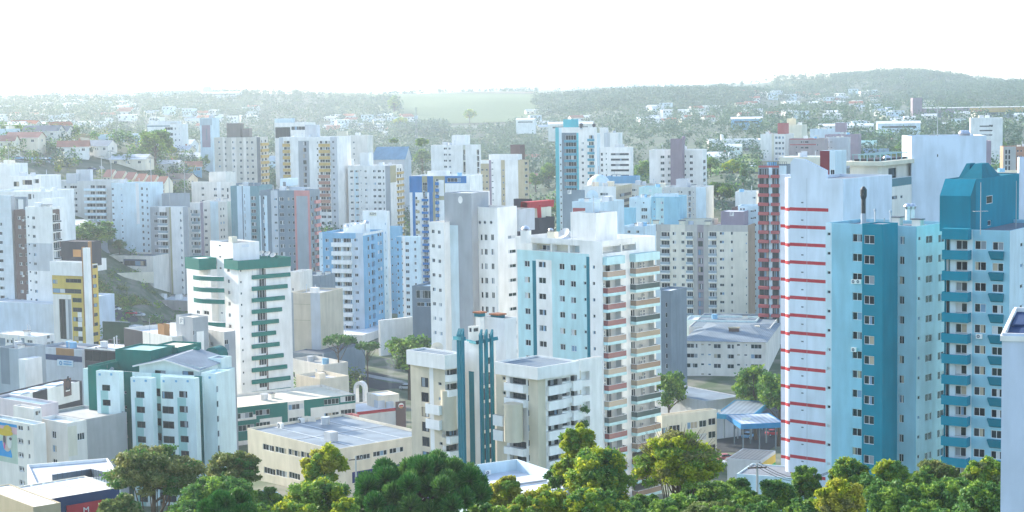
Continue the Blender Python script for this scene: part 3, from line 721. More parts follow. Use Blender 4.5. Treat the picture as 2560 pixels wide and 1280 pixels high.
def recess(fc, x0, y0, x1, y1, dep, items, p=0, n=1, back='white'):
    """back wall of a loggia with doors and air-conditioning boxes"""
    a = fc.rect(x0, y0, x1, y1); vol = fc.vol; pm = vol.pm if p == 0 else p*vol.D/F
    for i in range(n):
        z = a[1]-i*pm
        if z < vol.zmin: continue
        b = MB(); b.face([(0,0,0),(a[2]-a[0],0,0),(a[2]-a[0],0,a[3]-a[1]),(0,0,a[3]-a[1])], back)
        rz = vol.rz + (0 if fc.side == 'L' else math.pi/2); u = a[2] if fc.side == 'L' else a[0]
        b.build('loggia_wall', vol.root, vol.rel(fc.pt(u, -dep, z)), rz)
        for (k, f0, f1, h) in items:
            w = (f1-f0)*(a[2]-a[0]); um = (f0+f1)/2*(a[2]-a[0]); uu = u - um if fc.side == 'L' else u + um
            if k == 'ac':
                for (dx, dz_) in rnd.choice((((-.45,1.1),(.45,1.1),(-.45,1.75),(.45,1.75)), ((-.3,1.2),), ((.2,1.1),(.2,1.75)), ((-.45,1.1),(.45,1.1),(.45,1.75)))):
                    uv = uu + dx if fc.side == 'R' else uu - dx
                    acunit(vol.root, vol.rel(fc.pt(uv, -dep + .02, z + dz_ - .25)), rz)
            else:
                o = put('window', winmesh(w, h, k, rnd.randrange(7), 'all'), vol.root, vol.rel(fc.pt(uu, -dep+.06, z+.02)), rz)
recess(Rr, 1508, 658, 1551, 692, 1.3, [('ac', .02, .3, 2), ('dark2', .42, .66, 2.3)], p=41.2, n=12)
recess(Rr, 1576, 652, 1634, 684, 1.3, [('dark2', .02, .26, 2.3), ('blank', .3, .36, 2.3), ('ac', .5, .85, 2)], p=41.2, n=12)
recess(Rr, 1507, 612, 1552, 632, 2.0, []); recess(Rr, 1556, 606, 1590, 626, 2.0, [('two', .1, .7, .9)])
for q_ in ((1330,607,1376,627),(1379,609,1420,630),(1424,614,1449,632)): recess(L, *q_, 1.6, [('three', .1, .7, 1.0)] if q_[0] == 1330 else [], back='cream' if q_[0] < 1400 else 'ice')
zt = v.zb + v.H
b = Vol(root, 1489, 533, 340, 44, 1426, 1543, zb=zt-1.2, m='white', name='penthouse', roof='roofg', par=.3, zmin=-9); b.done()
b2 = Vol(root, 1482, 506, 346, 38, 1463, 1500, zb=zt+4, m='ice', name='water_tank', roof='roofg', par=.1); b2.done()
antenna(root, 1484, 490, 344, zt+5, .08, False); antenna(root, 1430, 568, 338, zt-1, .06)
b2 = Vol(root, 1316, 577, 345, 38, 1301, 1328, zb=zt-1, m='white', name='chimney', roof='char', par=.1); b2.done()
turbine(root, 1314, 564, 347, .8, zt); 
q = MB()
p = P(1316, 568, 352); N = 20
for i in range(N):
    a0, a1 = 6.2832*i/N, 6.2832*(i+1)/N
    for (r0, r1, y_) in ((.95, .62, 0),):
        q.face([(r0*math.cos(a0),y_,1.35*r0*math.sin(a0)),(r0*math.cos(a1),y_,1.35*r0*math.sin(a1)),(r1*math.cos(a1),y_,1.35*r1*math.sin(a1)),(r1*math.cos(a0),y_,1.35*r1*math.sin(a0))], 'white')
        q.face([(r0*math.cos(a0),y_,1.35*r0*math.sin(a0)),(r0*math.cos(a1),y_,1.35*r0*math.sin(a1)),(r0*math.cos(a1),.4,1.35*r0*math.sin(a1)),(r0*math.cos(a0),.4,1.35*r0*math.sin(a0))], 'white')
        q.face([(0,.3,0),(r1*math.cos(a0),.3,1.35*r1*math.sin(a0)),(r1*math.cos(a1),.3,1.35*r1*math.sin(a1))], 'lgrey')
q.box(-.06,.22,-.8,.06,.29,.8,'white'); q.box(-.6,.2,-.05,.6,.28,.05,'white')
dish(root, 1408, 583, 352, 1.4, 'lgrey', (-.5,-.5,.7), zt)
b2 = Vol(root, 1386, 580, 350, 38, 1368, 1396, zb=zt-1, m='cream', name='chimney', roof='char', par=.2); b2.done(); turbine(root, 1377, 570, 352, .5, zt+1)
emb_root, emb_mb, emb_p = root, q, p

# ================================================================== white tower with the grey slab (left of centre)
v = tower('apartment_tower', 'white tower with a tall grey fin wall, round emblem and four portholes', x=1243, y=519, D=372, a=42, xl=1170, xr=1292, pitch=36.6, m='white', roof='roofg', det=True)
L, Rr, root = v.L, v.R, v.root
for x0, x1, k in ((1171, 1180, 'one'), (1185, 1193, 'two'), (1200.5, 1206, 'one'), (1210.5, 1218, 'two'), (1227, 1234.5, 'two')): L.win(x0, 586, x1, 601, kind=k, p=36.6)
Rr.win(1270, 588, 1290, 597, kind='two', p=36.6)
v.done()
for x in (1186, 1200, 1212.5, 1228):    # porthole rings
    u, z = L.uz(x, 556); q = MB(); N = 16
    for i in range(N):
        a0, a1 = 6.2832*i/N, 6.2832*(i+1)/N; c = math.cos; s_ = math.sin
        q.face([(.42*c(a0),-.05,.42*s_(a0)),(.42*c(a1),-.05,.42*s_(a1)),(.3*c(a1),-.05,.3*s_(a1)),(.3*c(a0),-.05,.3*s_(a0))], 'lgrey')
        q.face([(.42*c(a0),-.05,.42*s_(a0)),(.42*c(a1),-.05,.42*s_(a1)),(.42*c(a1),.01,.42*s_(a1)),(.42*c(a0),.01,.42*s_(a0))], 'lgrey')
        q.face([(0,-.02,0),(.3*c(a0),-.02,.3*s_(a0)),(.3*c(a1),-.02,.3*s_(a1))], GLASS[1])
    q.build('porthole', root, v.rel(L.pt(u, 0, z)), v.rz)
b = Vol(root, 1178, 483, 374, 37, 1110, dep=6, zb=v.zb, m='grey', name='fin_wall', roof='roofw', par=.2)
b.L.paint(1117, 563, 1152.5, 1400, 'ice'); b.done()
u, z = b.L.uz(1151, 499.5); q = MB(); q.face([(.62*math.cos(6.2832*i/20), -.03, .8*math.sin(6.2832*i/20)) for i in range(20)], 'white'); q.build('emblem', root, b.rel(b.L.pt(u, 0, z)), b.rz)
b = Vol(root, 1109.5, 556, 376, 37, 1073, dep=12, zb=v.zb, m='white', name='wing', roof='roofw', pitch=36.6)
b.L.win(1078.5, 574, 1086, 583, p=36.7, kind='two'); b.L.win(1094, 576, 1101, 585, p=36.7, kind='two'); b.done()
b = Vol(root, 1178, 481, 386, 37, 1122, 1224, zb=v.zb+v.H-1, m='white', name='penthouse', roof='roofg'); b.done()
b = Vol(root, 1296, 524, 384, 37, 1228, dep=6, zb=v.zb+v.H-6, m='lgrey', name='roof_block', roof='orange'); b.done()
# emblem on the black block behind the aqua tower belongs to that block (built below)
# ================================================================== beige stepped building with teal fins
v = tower('apartment_building', 'beige and white block with curved balconies and tall teal fins', x=1112, y=920, D=300, a=46, xl=1026, xr=1152, pitch=38.4, m=(.64,.56,.42), roof='roofg', det=True)
root = v.root; L = v.L
L.win(1052, 910, 1070, 929, kind='dark4', n=1); L.win(1052.5, 944, 1071, 968, kind='dark2'); L.strip(1073, 1083, 'white'); L.win(1095, 918, 1103, 926, kind='one')
v.R.paint(1112, 900, 1152, 1400, 'white'); v.R.win(1113, 921, 1150, 939, kind='dark4', n=2, dep=1.0); v.R.win(1114, 1074, 1150, 1092, kind='dark4', dep=1.0)
v.R.bal(1112, 934, 1150, 951, n=2, dep=1.0, m='white'); v.R.bal(1112, 1088, 1150, 1106, dep=1.0, m='white')
L.bal(1073, 1010, 1107, 1034, dep=.9, m='white', n=2); 
v.done(); zt = v.zb + v.H
b = Vol(root, 1112, 888, 298.6, 46, 1016, 1156, zb=zt-.1, m='white', name='roof_fascia', roof='slate', par=.3); b.done()
dish(root, 1092, 871, 312, 1.2, 'beige2', (-.2,-.8,.5), zt+1.6)
def halfcol(root, x, ytop, ybot, D, r, m, name='curved_bay'):
    p = P(x, ytop, D); q = MB(); h = p.z - P(x, ybot, D).z; q.cyl((0,0), r, r, 0, h, m, 22); return q.build(name, root, p - Vector((0,0,h)) - root.location)
halfcol(root, 1121, 975, 1074, 301, 1.35, (.64,.56,.42)); 
# right block
w = Vol(root, 1344, 945, 288, 46, 1240, 1452, zb=v.zb, m=(.64,.56,.42), pitch=38.6, name='wing', roof='roofg', det=True)
w.L.win(1256, 941, 1263.5, 950, kind='one'); w.L.paint(1268, 900, 1323, 1400, 'white'); w.L.win(1274, 945, 1315, 962, kind='dark4', dep=.9, n=2); w.L.win(1274, 1102, 1316, 1121, kind='dark4', dep=.9); w.L.win(1318, 950, 1322, 966, kind='one')
w.L.bal(1268, 958, 1316, 978, dep=.8, m='white', n=2); w.L.bal(1268, 1118, 1316, 1136, dep=.8, m='white'); w.L.bal(1231, 1036, 1266, 1062, dep=.9, m='white', n=2)
w.R.paint(1366, 900, 1452, 1400, 'white'); w.R.win(1369, 948, 1405, 966, kind='dark4', dep=1.1); w.R.win(1404, 944, 1424, 954, kind='dark2', dep=.8); w.R.win(1426, 938, 1443, 955, kind='dark2', dep=.8)
w.R.bal(1365, 962, 1408, 985, dep=.7, m='white'); w.R.bal(1408, 957, 1428, 970, dep=.35, m='white'); w.R.bal(1426, 950, 1449, 975, dep=.7, m='white')
w.done(); zw = w.zb + w.H
b = Vol(root, 1344, 919, 286.4, 46, 1237, 1449, zb=zw-.1, m='white', name='roof_fascia', roof='slate', par=.3); b.done()
halfcol(root, 1283, 1008, 1103, 289.5, 1.6, (.64,.56,.42))
e = Vol(root, 1450, 900, 296, 46, 1440, 1505, zb=v.zb, m='white', pitch=38.6, name='end_bay', roof='conc', par=1.6)
e.R.win(1452, 929, 1474, 951, kind='open', dep=1.2); e.done(); recess(e.R, 1452, 929, 1474, 951, 1.2, [], n=9, back='ice')
for k, (x, y) in enumerate(((1463, 1020), (1461, 1057))):
    q = MB(); cm = quadmesh('planter_shrub', leaves([(0,0,0,.7),(.3,.2,-.5,.5),(-.4,0,-.2,.5)], 120, .16, 5+k), [LF['dark']]); o = put('balcony_plant', cm, None, P(x, y, 294)); tag(o, ('bushy dark green plant spilling from the upper end balcony of the beige building', 'smaller green plant on the lower end balcony of the beige building')[k], 'plant')
# core with fins
c = Vol(root, 1200, 858, 303, 46, 1157, 1240, zb=v.zb, m='white', pitch=38.5, name='core', roof='beige2', det=True, par=.2)
c.L.paint(1176, 929, 1189, 1400, 'teal'); c.R.win(1201, 932, 1229, 962, kind='dark4'); c.R.win(1220, 855, 1229, 873, kind='one', n=2); c.done()
def post(root, x0, x1, y0, D, zb, m, a=46, dep=.5, name='fin'):
    p = P((x0+x1)/2, y0, D); w = (x1-x0)/F*D/math.cos(R(a))*.72; q = MB(); h = p.z - zb; q.box(-w/2,-dep/2,0,w/2,dep/2,h,m)
    q.face([(-w/2,-dep/2,h),(w/2,-dep/2,h),(w/2,dep/2,h+1.0),(-w/2,dep/2,h+1.0)],m); q.face([(-w/2,-dep/2,h),(-w/2,dep/2,h),(-w/2,dep/2,h+1)],m); q.face([(w/2,-dep/2,h),(w/2,dep/2,h),(w/2,dep/2,h+1)],m); q.face([(-w/2,dep/2,h),(w/2,dep/2,h),(w/2,dep/2,h+1),(-w/2,dep/2,h+1)],m)
    return q.build(name, root, Vector((p.x,p.y,zb)) - root.location, -R(a))
for x0, x1, d in ((1143, 1148, 296), (1148, 1153, 295), (1153, 1159, 294)): post(root, x0, x1, 836, d, v.zb, 'teal')
for x0, x1 in ((1198, 1205), (1211, 1218), (1225, 1232)): post(root, x0, x1, 838 , 298.5 + (x0-1198)*.08, v.zb, 'teal')
def beam(root, x0, y0, D0, x1, y1, D1, t, m, name='beam'):
    p, q_ = P(x0, y0, D0), P(x1, y1, D1); q = MB(); q.tube((0,0,0), q_ - p, t, t, m, 4); return q.build(name, root, p - root.location)
beam(root, 1193, 856, 299, 1242, 846, 302, .45, 'teal'); beam(root, 1137, 845, 297, 1160, 847, 294, .45, 'teal'); beam(root, 1193, 858, 299.5, 1160, 850, 310, .3, 'teal')
# stained stair and tank tower behind
b = Vol(root, 1262, 797, 316, 46, 1208, 1291, zb=v.zb, m=(.62,.66,.68), name='stair_tower', roof='roofg', par=.2, pitch=38); b.R.win(1261, 850, 1264, 866, n=1, kind='one'); b.L.win(1221, 835, 1232, 845, n=1, kind='dark2'); b.done(); zs = b.zb + b.H
for (xl, xc, xr, y) in ((1186, 1200, 1213, 780), (1227, 1245, 1262, 785)):
    b = Vol(root, xc, y+13, 318, 46, xl+3, xr-3, zb=zs-3, m='white', name='tank', roof='rust', par=.1); b.done()
    q = MB(); 
    for k in range(5): q.box(-b.WL*(k/4)-.1, -.25, b.H+.05, -b.WL*(k/4)+.1, -.05, b.H+.7, 'teal'); q.box(.05, b.WR*(k/4)-.1, b.H+.05, .25, b.WR*(k/4)+.1, b.H+.7, 'teal')
    q.box(-b.WL-.4,-.4,b.H+.7,.4,b.WR+.4,b.H+.95,'rust'); q.build('tank_lid', root, b.rel((0,0,0)), b.rz)
antenna(root, 1242, 715, 318, zs+1, .05, False)
b = Vol(root, 1182, 817, 306, 46, 1170, 1198, zb=v.zb+20, m='offw', name='machine_room', roof='conc', pitch=30); b.L.win(1173, 820, 1180, 830, n=1, kind='dark2'); b.R.win(1184, 820, 1196, 829, n=1, kind='dark2'); b.done()

# white roofed hall in front
v = tower('warehouse', 'low hall with bright white sheet roof and parapet painted in its bluish shadow tone in front of the beige building', x=1300, y=1236, D=214, a=60, xl=1122, xr=1480, m='ice', roof=roofmat('roofw', 3), par=1.5); v.done()  # bluish shade on the parapet's inner side is put into the wall colour
for x in (1268, 1310): facc(v, v.L, x-20, 1180) if False else None
for (u, k) in ((.35, 1), (.52, 1)):
    acunit(v.root, v.rel((-v.WL + .7, v.WR*u, v.H - 1.4)), v.rz + math.pi/2)
q = MB(); q.box(-v.WL*.55,.3,v.H-1.46,-v.WL*.55+.15,v.WR-.4,v.H-1.2,'grey'); q.build('roof_cable', v.root, v.rel((0,0,0)), v.rz)

# long shed with grey sheet roof
v = tower('warehouse', 'long cream factory shed with a wide grey sheet roof and strip windows behind the trees', x=835, y=1124, D=330, a=50, xl=620, xr=1080, m='beige2', pitch=40, roof=roofmat('slate', .8, 0), par=.5, det=True)
for x0, y0 in ((657, 1112), (688, 1118.5), (721, 1125), (752, 1131)): v.L.win(x0, y0, x0+28, y0+15, n=1, kind='four')
for x0, y0 in ((660, 1170), (690, 1176), (722, 1182)): v.L.win(x0, y0, x0+28, y0+16, n=1, kind='four')
for x0, y0 in ((891, 1136), (933, 1127), (974, 1119)): v.R.win(x0, y0, x0+35, y0+13, n=1, kind='four')
v.R.paint(880, 1163, 1080, 1190, 'navy'); v.done(); clutter(v, 2); root = v.root
b = Vol(root, 886, 1111, 342, 50, 850, 890, zb=v.zb, m='beige2', name='gable_step', roof='roofb', par=.1); b.done()
q = MB(); H = v.H
for k in range(1, 4): q.box(-v.WL+.3, v.WR*k/4-.25, H-.49, -.3, v.WR*k/4+.25, H-.42, mat('metal', .5))
q.box(-v.WL*.5-.12, .4, H-.49, -v.WL*.5+.12, v.WR-.4, H-.41, 'lgrey'); q.build('roof_seam', root, v.rel((0,0,0)), v.rz)
for (x, y, d) in ((705, 1071, 356), (757, 1060, 362)):
    o = acunit(root, P(x, y, d) - root.location, v.rz); o.scale = (2, 2, 2)
dish(root, 768, 1055, 362, 1.9, 'beige2', (.1,-.5,.8), v.zb+H)
b = Vol(root, 860, 1042, 372, 50, 842, 898, zb=v.zb+H-3, m='pink', name='roof_box', roof='conc'); b.done()

# ================================================================== green banded white tower
v = tower('apartment_tower', 'white tower with green crown band and green bars of varying length down its sunlit face', x=594.5, y=654, D=440, a=53, xl=560, xr=726, pitch=28.75, m='white', roof='roofg', det=False, par=.8)
L, Rr, root = v.L, v.R, v.root
L.win(568, 670.5, 574, 680); Rr.win(600, 674, 604, 680, kind='one'); Rr.win(641, 669, 661, 688, kind='three'); Rr.paint(664.5, 672, 668.5, 1020, 'brown')
Rr.paint(636, 672, 637, 1020, 'lgrey')
v.done()
b = Vol(root, 594.5, 652, 438.8, 53, 559.5, 727, zb=v.zb+v.H-2.1, m='green', name='crown_band', roof='roofg', par=1.2); b.done()
for i, xe in enumerate((724, 717, 710, 703, 695, 688, 697, 707, 716, 724, 733)):
    Rr.block(629, 684.5 + i*28.9, min(xe, 725.5), 694.5 + i*28.9, .55, 'green', 'spandrel_bar')
zt = v.zb + v.H
s_ = Vol(root, 582, 608, 446, 53, 525, 648, zb=v.zb, m='white', pitch=28.7, name='stair_tower', roof='dgrey', par=.4); s_.L.win(547, 612, 552, 616, kind='dark2', n=13); s_.R.block(604, 611, 622, 618, .02, 'roofw', 'panel'); s_.done()
b = Vol(root, 580, 592, 452, 53, 571, 593, zb=s_.zb+s_.H-.4, m='cream', name='chimney', roof='conc', par=.1); b.done()
for x, y in ((652, 632), (668, 633), (682, 637)): dish(root, x, y, 452, .8, 'offw', (-.3,-.6,.7), zt)
w = Vol(root, 526, 662, 452, 53, 466, dep=8, zb=v.zb, m='white', pitch=28.7, name='wing', roof='roofw', zmin=3)
w.L.win(488, 664, 496, 673); w.L.win(506, 664, 519, 674, kind='two'); w.L.paint(505, 650, 526, 1100, 'offw'); w.done()
b = Vol(root, 497, 647, 450, 53, 462, dep=5, zb=w.zb+w.H-1.2, m='green', name='crown_band', roof='roofw', par=.3); b.done()
p0 = P(488, 687, 448); p1 = P(560, 690, 441.5)
q = MB(); N = 10; A, B_ = Vector((0,0,0)), Vector((p1.x-p0.x, p1.y-p0.y, 0)); nn = Vector((B_.y, -B_.x, 0)).normalized(); hh = 11/F*445
pts = [A.lerp(B_, i/N) + nn*1.7*math.sin(math.pi*min(1, .15+i/N*.85)) for i in range(N+1)]
for i in range(N): q.face([pts[i]-Vector((0,0,hh)), pts[i+1]-Vector((0,0,hh)), pts[i+1], pts[i]], 'green')
back = [A + nn*-.3, B_ + nn*-.3]
q.face([*pts, back[1], back[0]], 'lgrey'); q.face([p_-Vector((0,0,hh)) for p_ in [*pts, back[1], back[0]]], 'green')
me = q.mesh('curved_balcony')
for i in (0, 1, 2, 4, 5, 6): put('curved_balcony', me, root, p0 - Vector((0,0,i*28.75/F*445)) - root.location)
# podium
v = tower('podium_building', 'two storey green and white podium below the green banded tower', x=575, y=1021, D=398, a=58, xl=500, xr=889, m='offw', pitch=38, roof='cream', par=.6)
Rr = v.R
Rr.paint(575, 995, 890, 1025, 'green'); Rr.paint(640, 995, 706, 1045, 'green'); Rr.paint(705, 990, 720, 1110, 'green'); Rr.paint(720, 985, 761, 1110, 'offw'); Rr.paint(761, 975, 777, 1100, 'green'); Rr.paint(777, 975, 889, 1010, 'green'); Rr.paint(590, 1050, 650, 1100, 'green'); Rr.paint(810, 1045, 848, 1060, 'green')
for x0, x1, y in ((592, 633, 1032), (639, 675, 1024), (721, 759, 1010), (810, 848, 997), (851, 888, 990)): Rr.win(x0, y, x1, y+14, n=1, kind='four')
for x0, x1, y in ((596, 636, 1062), (640, 676, 1055), (722, 759, 1043), (811, 848, 1031), (852, 888, 1023)): Rr.win(x0, y, x1, y+15, n=1, kind='four')
v.done(); clutter(v, 2)

# ================================================================== sea green block front left
v = tower('apartment_building', 'mint and dark green apartment block with ribbed bays and a pitched grey roof', x=505, y=940, D=322, a=24, xl=236, dep=11, m='mint', pitch=38.6, roof='green2', det=True, par=1.2)
root = v.root; L = v.L
L.strip(296, 331, 'green'); L.strip(379, 401, 'seafoam'); L.strip(486, 506, 'green2'); L.win(489, 975, 500, 981, kind='dark2')
v.L.paint(219, 880, 245, 1300, 'green')
L.win(310, 978, 316, 985, kind='one', p=38.2); L.win(383, 971, 401, 992, kind='dark2', dep=1.0)
for x0, x1, xm in ((338, 362, 350),): pass
v.done(); zt = v.zb + v.H
def rib(x0, x1, y, D, m, wins, dep=1.4, a=24, par=.3, paints=()):
    b = Vol(root, x1, y, D, a, x0, dep=dep, zb=v.zb, m=m, pitch=38.3, name='bay', roof='mint', par=par, det=True)
    for p_ in paints: b.L.paint(*p_)
    for w_ in wins: b.L.win(*w_[:4], kind=w_[4] if len(w_) > 4 else 'dark2')
    b.done(); return b
rib(240, 297, 930, 322, 'mint', [(255, 962, 275, 977)], paints=[(257, 977, 276, 1300, 'seafoam')])
rib(326, 379, 946, 319, 'mint', [(340, 979, 361, 995)], paints=[(342, 995, 362, 1300, 'seafoam')])
rib(401, 487, 946, 318, 'mint', [(404.5, 979, 433, 997), (447.5, 978, 468, 994)], paints=[(448, 995, 470, 1300, 'seafoam')])
e = Vol(root, 540, 934, 321, 24, 503, dep=5, zb=v.zb, m='mint', pitch=38, name='bay', roof='mint', det=True, par=.4); e.R.win(541, 965, 546, 981, kind='one'); e.done()
e = Vol(root, 553, 896, 330, 24, 520, dep=3.5, zb=v.zb, m='mint', pitch=38, name='bay', roof='mint', det=True, par=.4); e.R.win(556, 940, 560, 955, kind='one'); e.done()
e = Vol(root, 241, 915, 327, 24, 219, dep=12, zb=v.zb, m='green', pitch=38, name='bay', roof='mint', par=.4); e.done()
e = Vol(root, 219, 922, 331, 24, 207, dep=8, zb=v.zb, m='mint', pitch=38, name='bay', roof='mint', par=.4); e.done()
for x, y in ((335, 952), (364, 952), (409, 953), (440, 953), (469, 953), (249, 936), (278, 936), (524, 944)):
    p = P(x, y, 316.5 if x > 320 else 320.5); q = MB(); q.box(-.2,-.06,-.2,.2,.1,.2,'sky'); q.build('vent_square', root, p - root.location, -R(24))
# pitched penthouse with gabled grey roof
b = Vol(root, 499, 920, 324.5, 24, 348, dep=9, zb=zt-1.2, m='mint', name='penthouse', roof='roofg', par=0, zmin=-9, pitch=30, det=True)
b.L.win(387, 926, 414, 942, n=1, kind='dark2'); b.L.win(456, 928, 484, 944, n=1, kind='dark2'); b.done()
q = MB(); wl, h = b.WL, b.H; rm = roofmat('slate', 1.4)
for (x0, x1, k) in ((-wl-.6, -wl*.48, 0), (-wl*.48, .6, 1)):
    xm = -wl*.25 if k else -wl*.52
ri = h + 1.5; fr = -1.0; bk = b.WR + 1.2
q.face([(-wl-.8,fr,h-.1),(-wl*.52,fr,ri*.98),(-wl*.52,bk,ri*.98+.6),(-wl-.8,bk,h+.5)], rm); q.face([(-wl*.52,fr,ri*.98),(.6,fr,h-.35),(.6,bk,h+.3),(-wl*.52,bk,ri*.98+.6)], rm)
q.face([(-wl-.8,fr,h-.1),(-wl*.52,fr,ri*.98),(-wl*.52,fr,ri*.98-.25),(-wl-.8,fr,h-.35)],'white'); q.face([(-wl*.52,fr,ri*.98),(.6,fr,h-.35),(.6,fr,h-.6),(-wl*.52,fr,ri*.98-.25)],'white')
q.face([(-wl,-.01,h),(0,-.01,h),(-wl*.52,-.01,ri-.1)],'mint')
q.build('pitched_roof', root, b.rel((0,0,0)), b.rz)
t1 = Vol(root, 376, 877, 330, 24, 288, dep=8, zb=zt-1.2, m='green', name='tank_box', roof='seafoam', par=.3); t1.done()
t1 = Vol(root, 444, 869, 336, 24, 372, dep=8, zb=zt-1.2, m='green', name='tank_box', roof='cream', par=.3, pitch=20, zmin=-9); t1.L.win(405, 878, 430, 892, n=1, kind='dark2'); t1.done()
flue(root, 491, 867, 336, zt, .45, 3.2, mat('green')); dish(root, 268, 922, 330, 1.3, 'conc', (.1,-.2,.95), zt)
q = MB(); p = P(530, 885, 338); 
for i in range(8):
    a0, a1 = math.pi*i/8, math.pi*(i+1)/8; q.face([(1.6*math.cos(a0),0,1.3*math.sin(a0)),(1.6*math.cos(a1),0,1.3*math.sin(a1)),(1.6*math.cos(a1),3,1.3*math.sin(a1)),(1.6*math.cos(a0),3,1.3*math.sin(a0))],'green2'); q.face([(0,0,0),(1.6*math.cos(a0),0,1.3*math.sin(a0)),(1.6*math.cos(a1),0,1.3*math.sin(a1))],'green2')
q.box(-1.6,0,-2.5,1.6,3,0,'green2'); q.build('vault', root, p - root.location, -R(24))

# ================================================================== lettering
def text(s, size, m, name='lettering', ext=.03):
    cu = bpy.data.curves.new(name, 'FONT'); cu.body = s; cu.size = size; cu.align_x = 'CENTER'; cu.align_y = 'CENTER'; cu.extrude = ext
    o = bpy.data.objects.new(name, cu); COL.objects.link(o); dg = bpy.context.evaluated_depsgraph_get(); me = bpy.data.meshes.new_from_object(o.evaluated_get(dg)); bpy.data.objects.remove(o)
    me.materials.clear(); me.materials.append(mat(m) if isinstance(m, str) else m); return me
def letter(fc, x, y, s, hpx, m, name='lettering', d=.06, sx=1.0):
    """text standing upright on a facade, centred on a photo pixel"""
    u, z = fc.uz(x, y); vol = fc.vol; me = text(s, hpx*vol.D/F*1.35, m)
    o = put(name, me, vol.root, vol.rel(fc.pt(u, d, z))); o.rotation_euler = (math.pi/2, 0, vol.rz + (0 if fc.side == 'L' else math.pi/2)); o.scale = (sx, 1, 1); return o
def flogo(fc, x, y, w, h, dk):
    """white square with a dark stepped F"""
    fc.block(x-w/2, y-h/2, x+w/2, y+h/2, .08, 'white', 'sign_panel')
    fc.block(x-w*.3, y-h*.38, x-w*.12, y+h*.38, .12, dk, 'sign_letter'); fc.block(x-w*.12, y-h*.38, x+w*.32, y-h*.18, .12, dk, 'sign_letter'); fc.block(x-w*.12, y-h*.06, x+w*.18, y+h*.12, .12, dk, 'sign_letter')

# grey block with F box behind the sea green one
v = tower('apartment_building', 'grey and white apartment block with a tall grey lift box carrying a white F sign', x=560, y=830, D=385, a=50, xl=426, xr=588, m='offw', pitch=33, roof='roofw', par=.5)
root = v.root; v.R.strip(560, 590, 'grey'); v.R.win(562, 849, 571, 861, p=32.5); v.R.paint(562, 861, 573, 876, 'slate', p=32.5, n=12); v.L.win(525, 855, 533, 865, p=33); v.done()
b = Vol(root, 482, 794, 382, 50, 440, 520, zb=v.zb, m='grey', name='lift_tower', roof='cream', par=.4, pitch=33); flogo(b.L, 454, 802, 10, 16, 'grey'); b.R.paint(494, 828, 512, 1000, 'white'); b.R.win(483, 826, 489, 838, n=4); b.done()
b = Vol(root, 430, 842, 384, 50, 310, dep=16, zb=v.zb, m='offw', name='wing', roof=roofmat('roofw', 1), par=.9, pitch=33); b.L.win(456, 862, 466, 872, n=2); b.L.strip(310, 357, 'char'); b.done()
b = Vol(root, 410, 812, 392, 50, 394, 424, zb=v.zb+v.H-3, m='wood', name='chimney', roof='char', par=.3); b.done()
antenna(root, 373, 795, 380, v.zb+v.H-3, .07, False)
# ================================================================== MIDDLE DISTANCE
def T(name, label, x, y, D, a, xl, xr=None, dep=None, p=20, m='white', roof='roofg', Ls=(), Rs=(), Lp=(), Rp=(), Lw=(), Rw=(), Lb=(), Rb=(), boxes=(), cat='building', zb=None, par=.6, group=None, done=True):
    v = tower(name, label, cat=cat, group=group, x=x, y=y, D=D, a=a, xl=xl, xr=xr, dep=dep, pitch=p, m=m, roof=roof, zb=zb, par=par)
    for fc, ss, pp, ww, bb in ((v.L, Ls, Lp, Lw, Lb), (v.R, Rs, Rp, Rw, Rb)):
        for s in ss: fc.strip(*s)
        for q in pp: fc.paint(*q[:5], **(q[5] if len(q) > 5 else {}))
        for w in ww: fc.win(*w[:4], kind=w[4] if len(w) > 4 else 'two', **(w[5] if len(w) > 5 else {}))
        for b in bb: fc.bal(*b[:4], **(b[4] if len(b) > 4 else {}))
    if done: v.done()
    if zb is None and cat == 'building' and name not in ('warehouse','hall','barn','house'): clutter(v)
    for b in boxes:      # (x, y, dD, xl, xr, material, name[, roof])
        c = Vol(v.root, b[0], b[1], D + b[2], a, b[3], b[4], dep=None if b[4] else 5, zb=v.zb + v.H - 1, m=b[5], name=b[6], roof=b[7] if len(b) > 7 else 'roofg', par=.25); c.done()
    return v

v = T('apartment_tower', 'beige apartment tower with grey piers and brown plant boxes, one with a white F sign', 1870, 563, 580, 20, 1604, 1889, p=21.8, m=(.86,.79,.65), roof='roofw',
  Ls=[(1641,1652,(.52,.49,.44)),(1733,1743,(.52,.49,.44)),(1743,1759,(.40,.34,.36)),(1759,1771,(.52,.49,.44))], Lp=[(1600,555,1641,577,'brown'),(1652,555,1676,579,(.56,.53,.48)),(1713,555,1743,579,(.56,.53,.48)),(1771,555,1871,579,(.56,.53,.48))],
  Rs=[(1870,1889,(.40,.28,.2))], Lw=[(1653,580,1674,597,'glaz'),(1681,580,1690,588),(1703,580,1711,588),(1717,580,1732,597,'glaz'),(1745,581,1757,595,'dark2'),(1773,580,1791,597,'glaz'),(1799,580,1810,587),(1827,579.5,1832,587,'one'),(1864,585,1867,589,'one'),(1613,577,1624,583)],
  Lb=[(1652,590,1675,599,dict(style='clear',dep=.9)),(1716,590,1733,599,dict(style='clear',dep=.9)),(1772,590,1792,599,dict(style='clear',dep=.9))],
  boxes=[(1780,548,9,1625,None,'cream','roof_parapet')])
b = Vol(v.root, 1859, 529, 584, 20, 1802, 1872, zb=v.zb+v.H-1, m='mauve', name='plant_room', roof='roofw', par=.2); flogo(b.L, 1829.5, 535, 10, 10, 'mauve'); b.done()
b = Vol(v.root, 1873, 519, 592, 20, 1830, 1884, zb=v.zb+v.H-1, m='brown', name='plant_room', roof='brown', par=.2); b.done()
b = Vol(v.root, 1785, 549, 590, 20, 1626, dep=6, zb=v.zb+v.H-1, m='cream', name='roof_parapet', roof='roofw', par=.5); b.done()
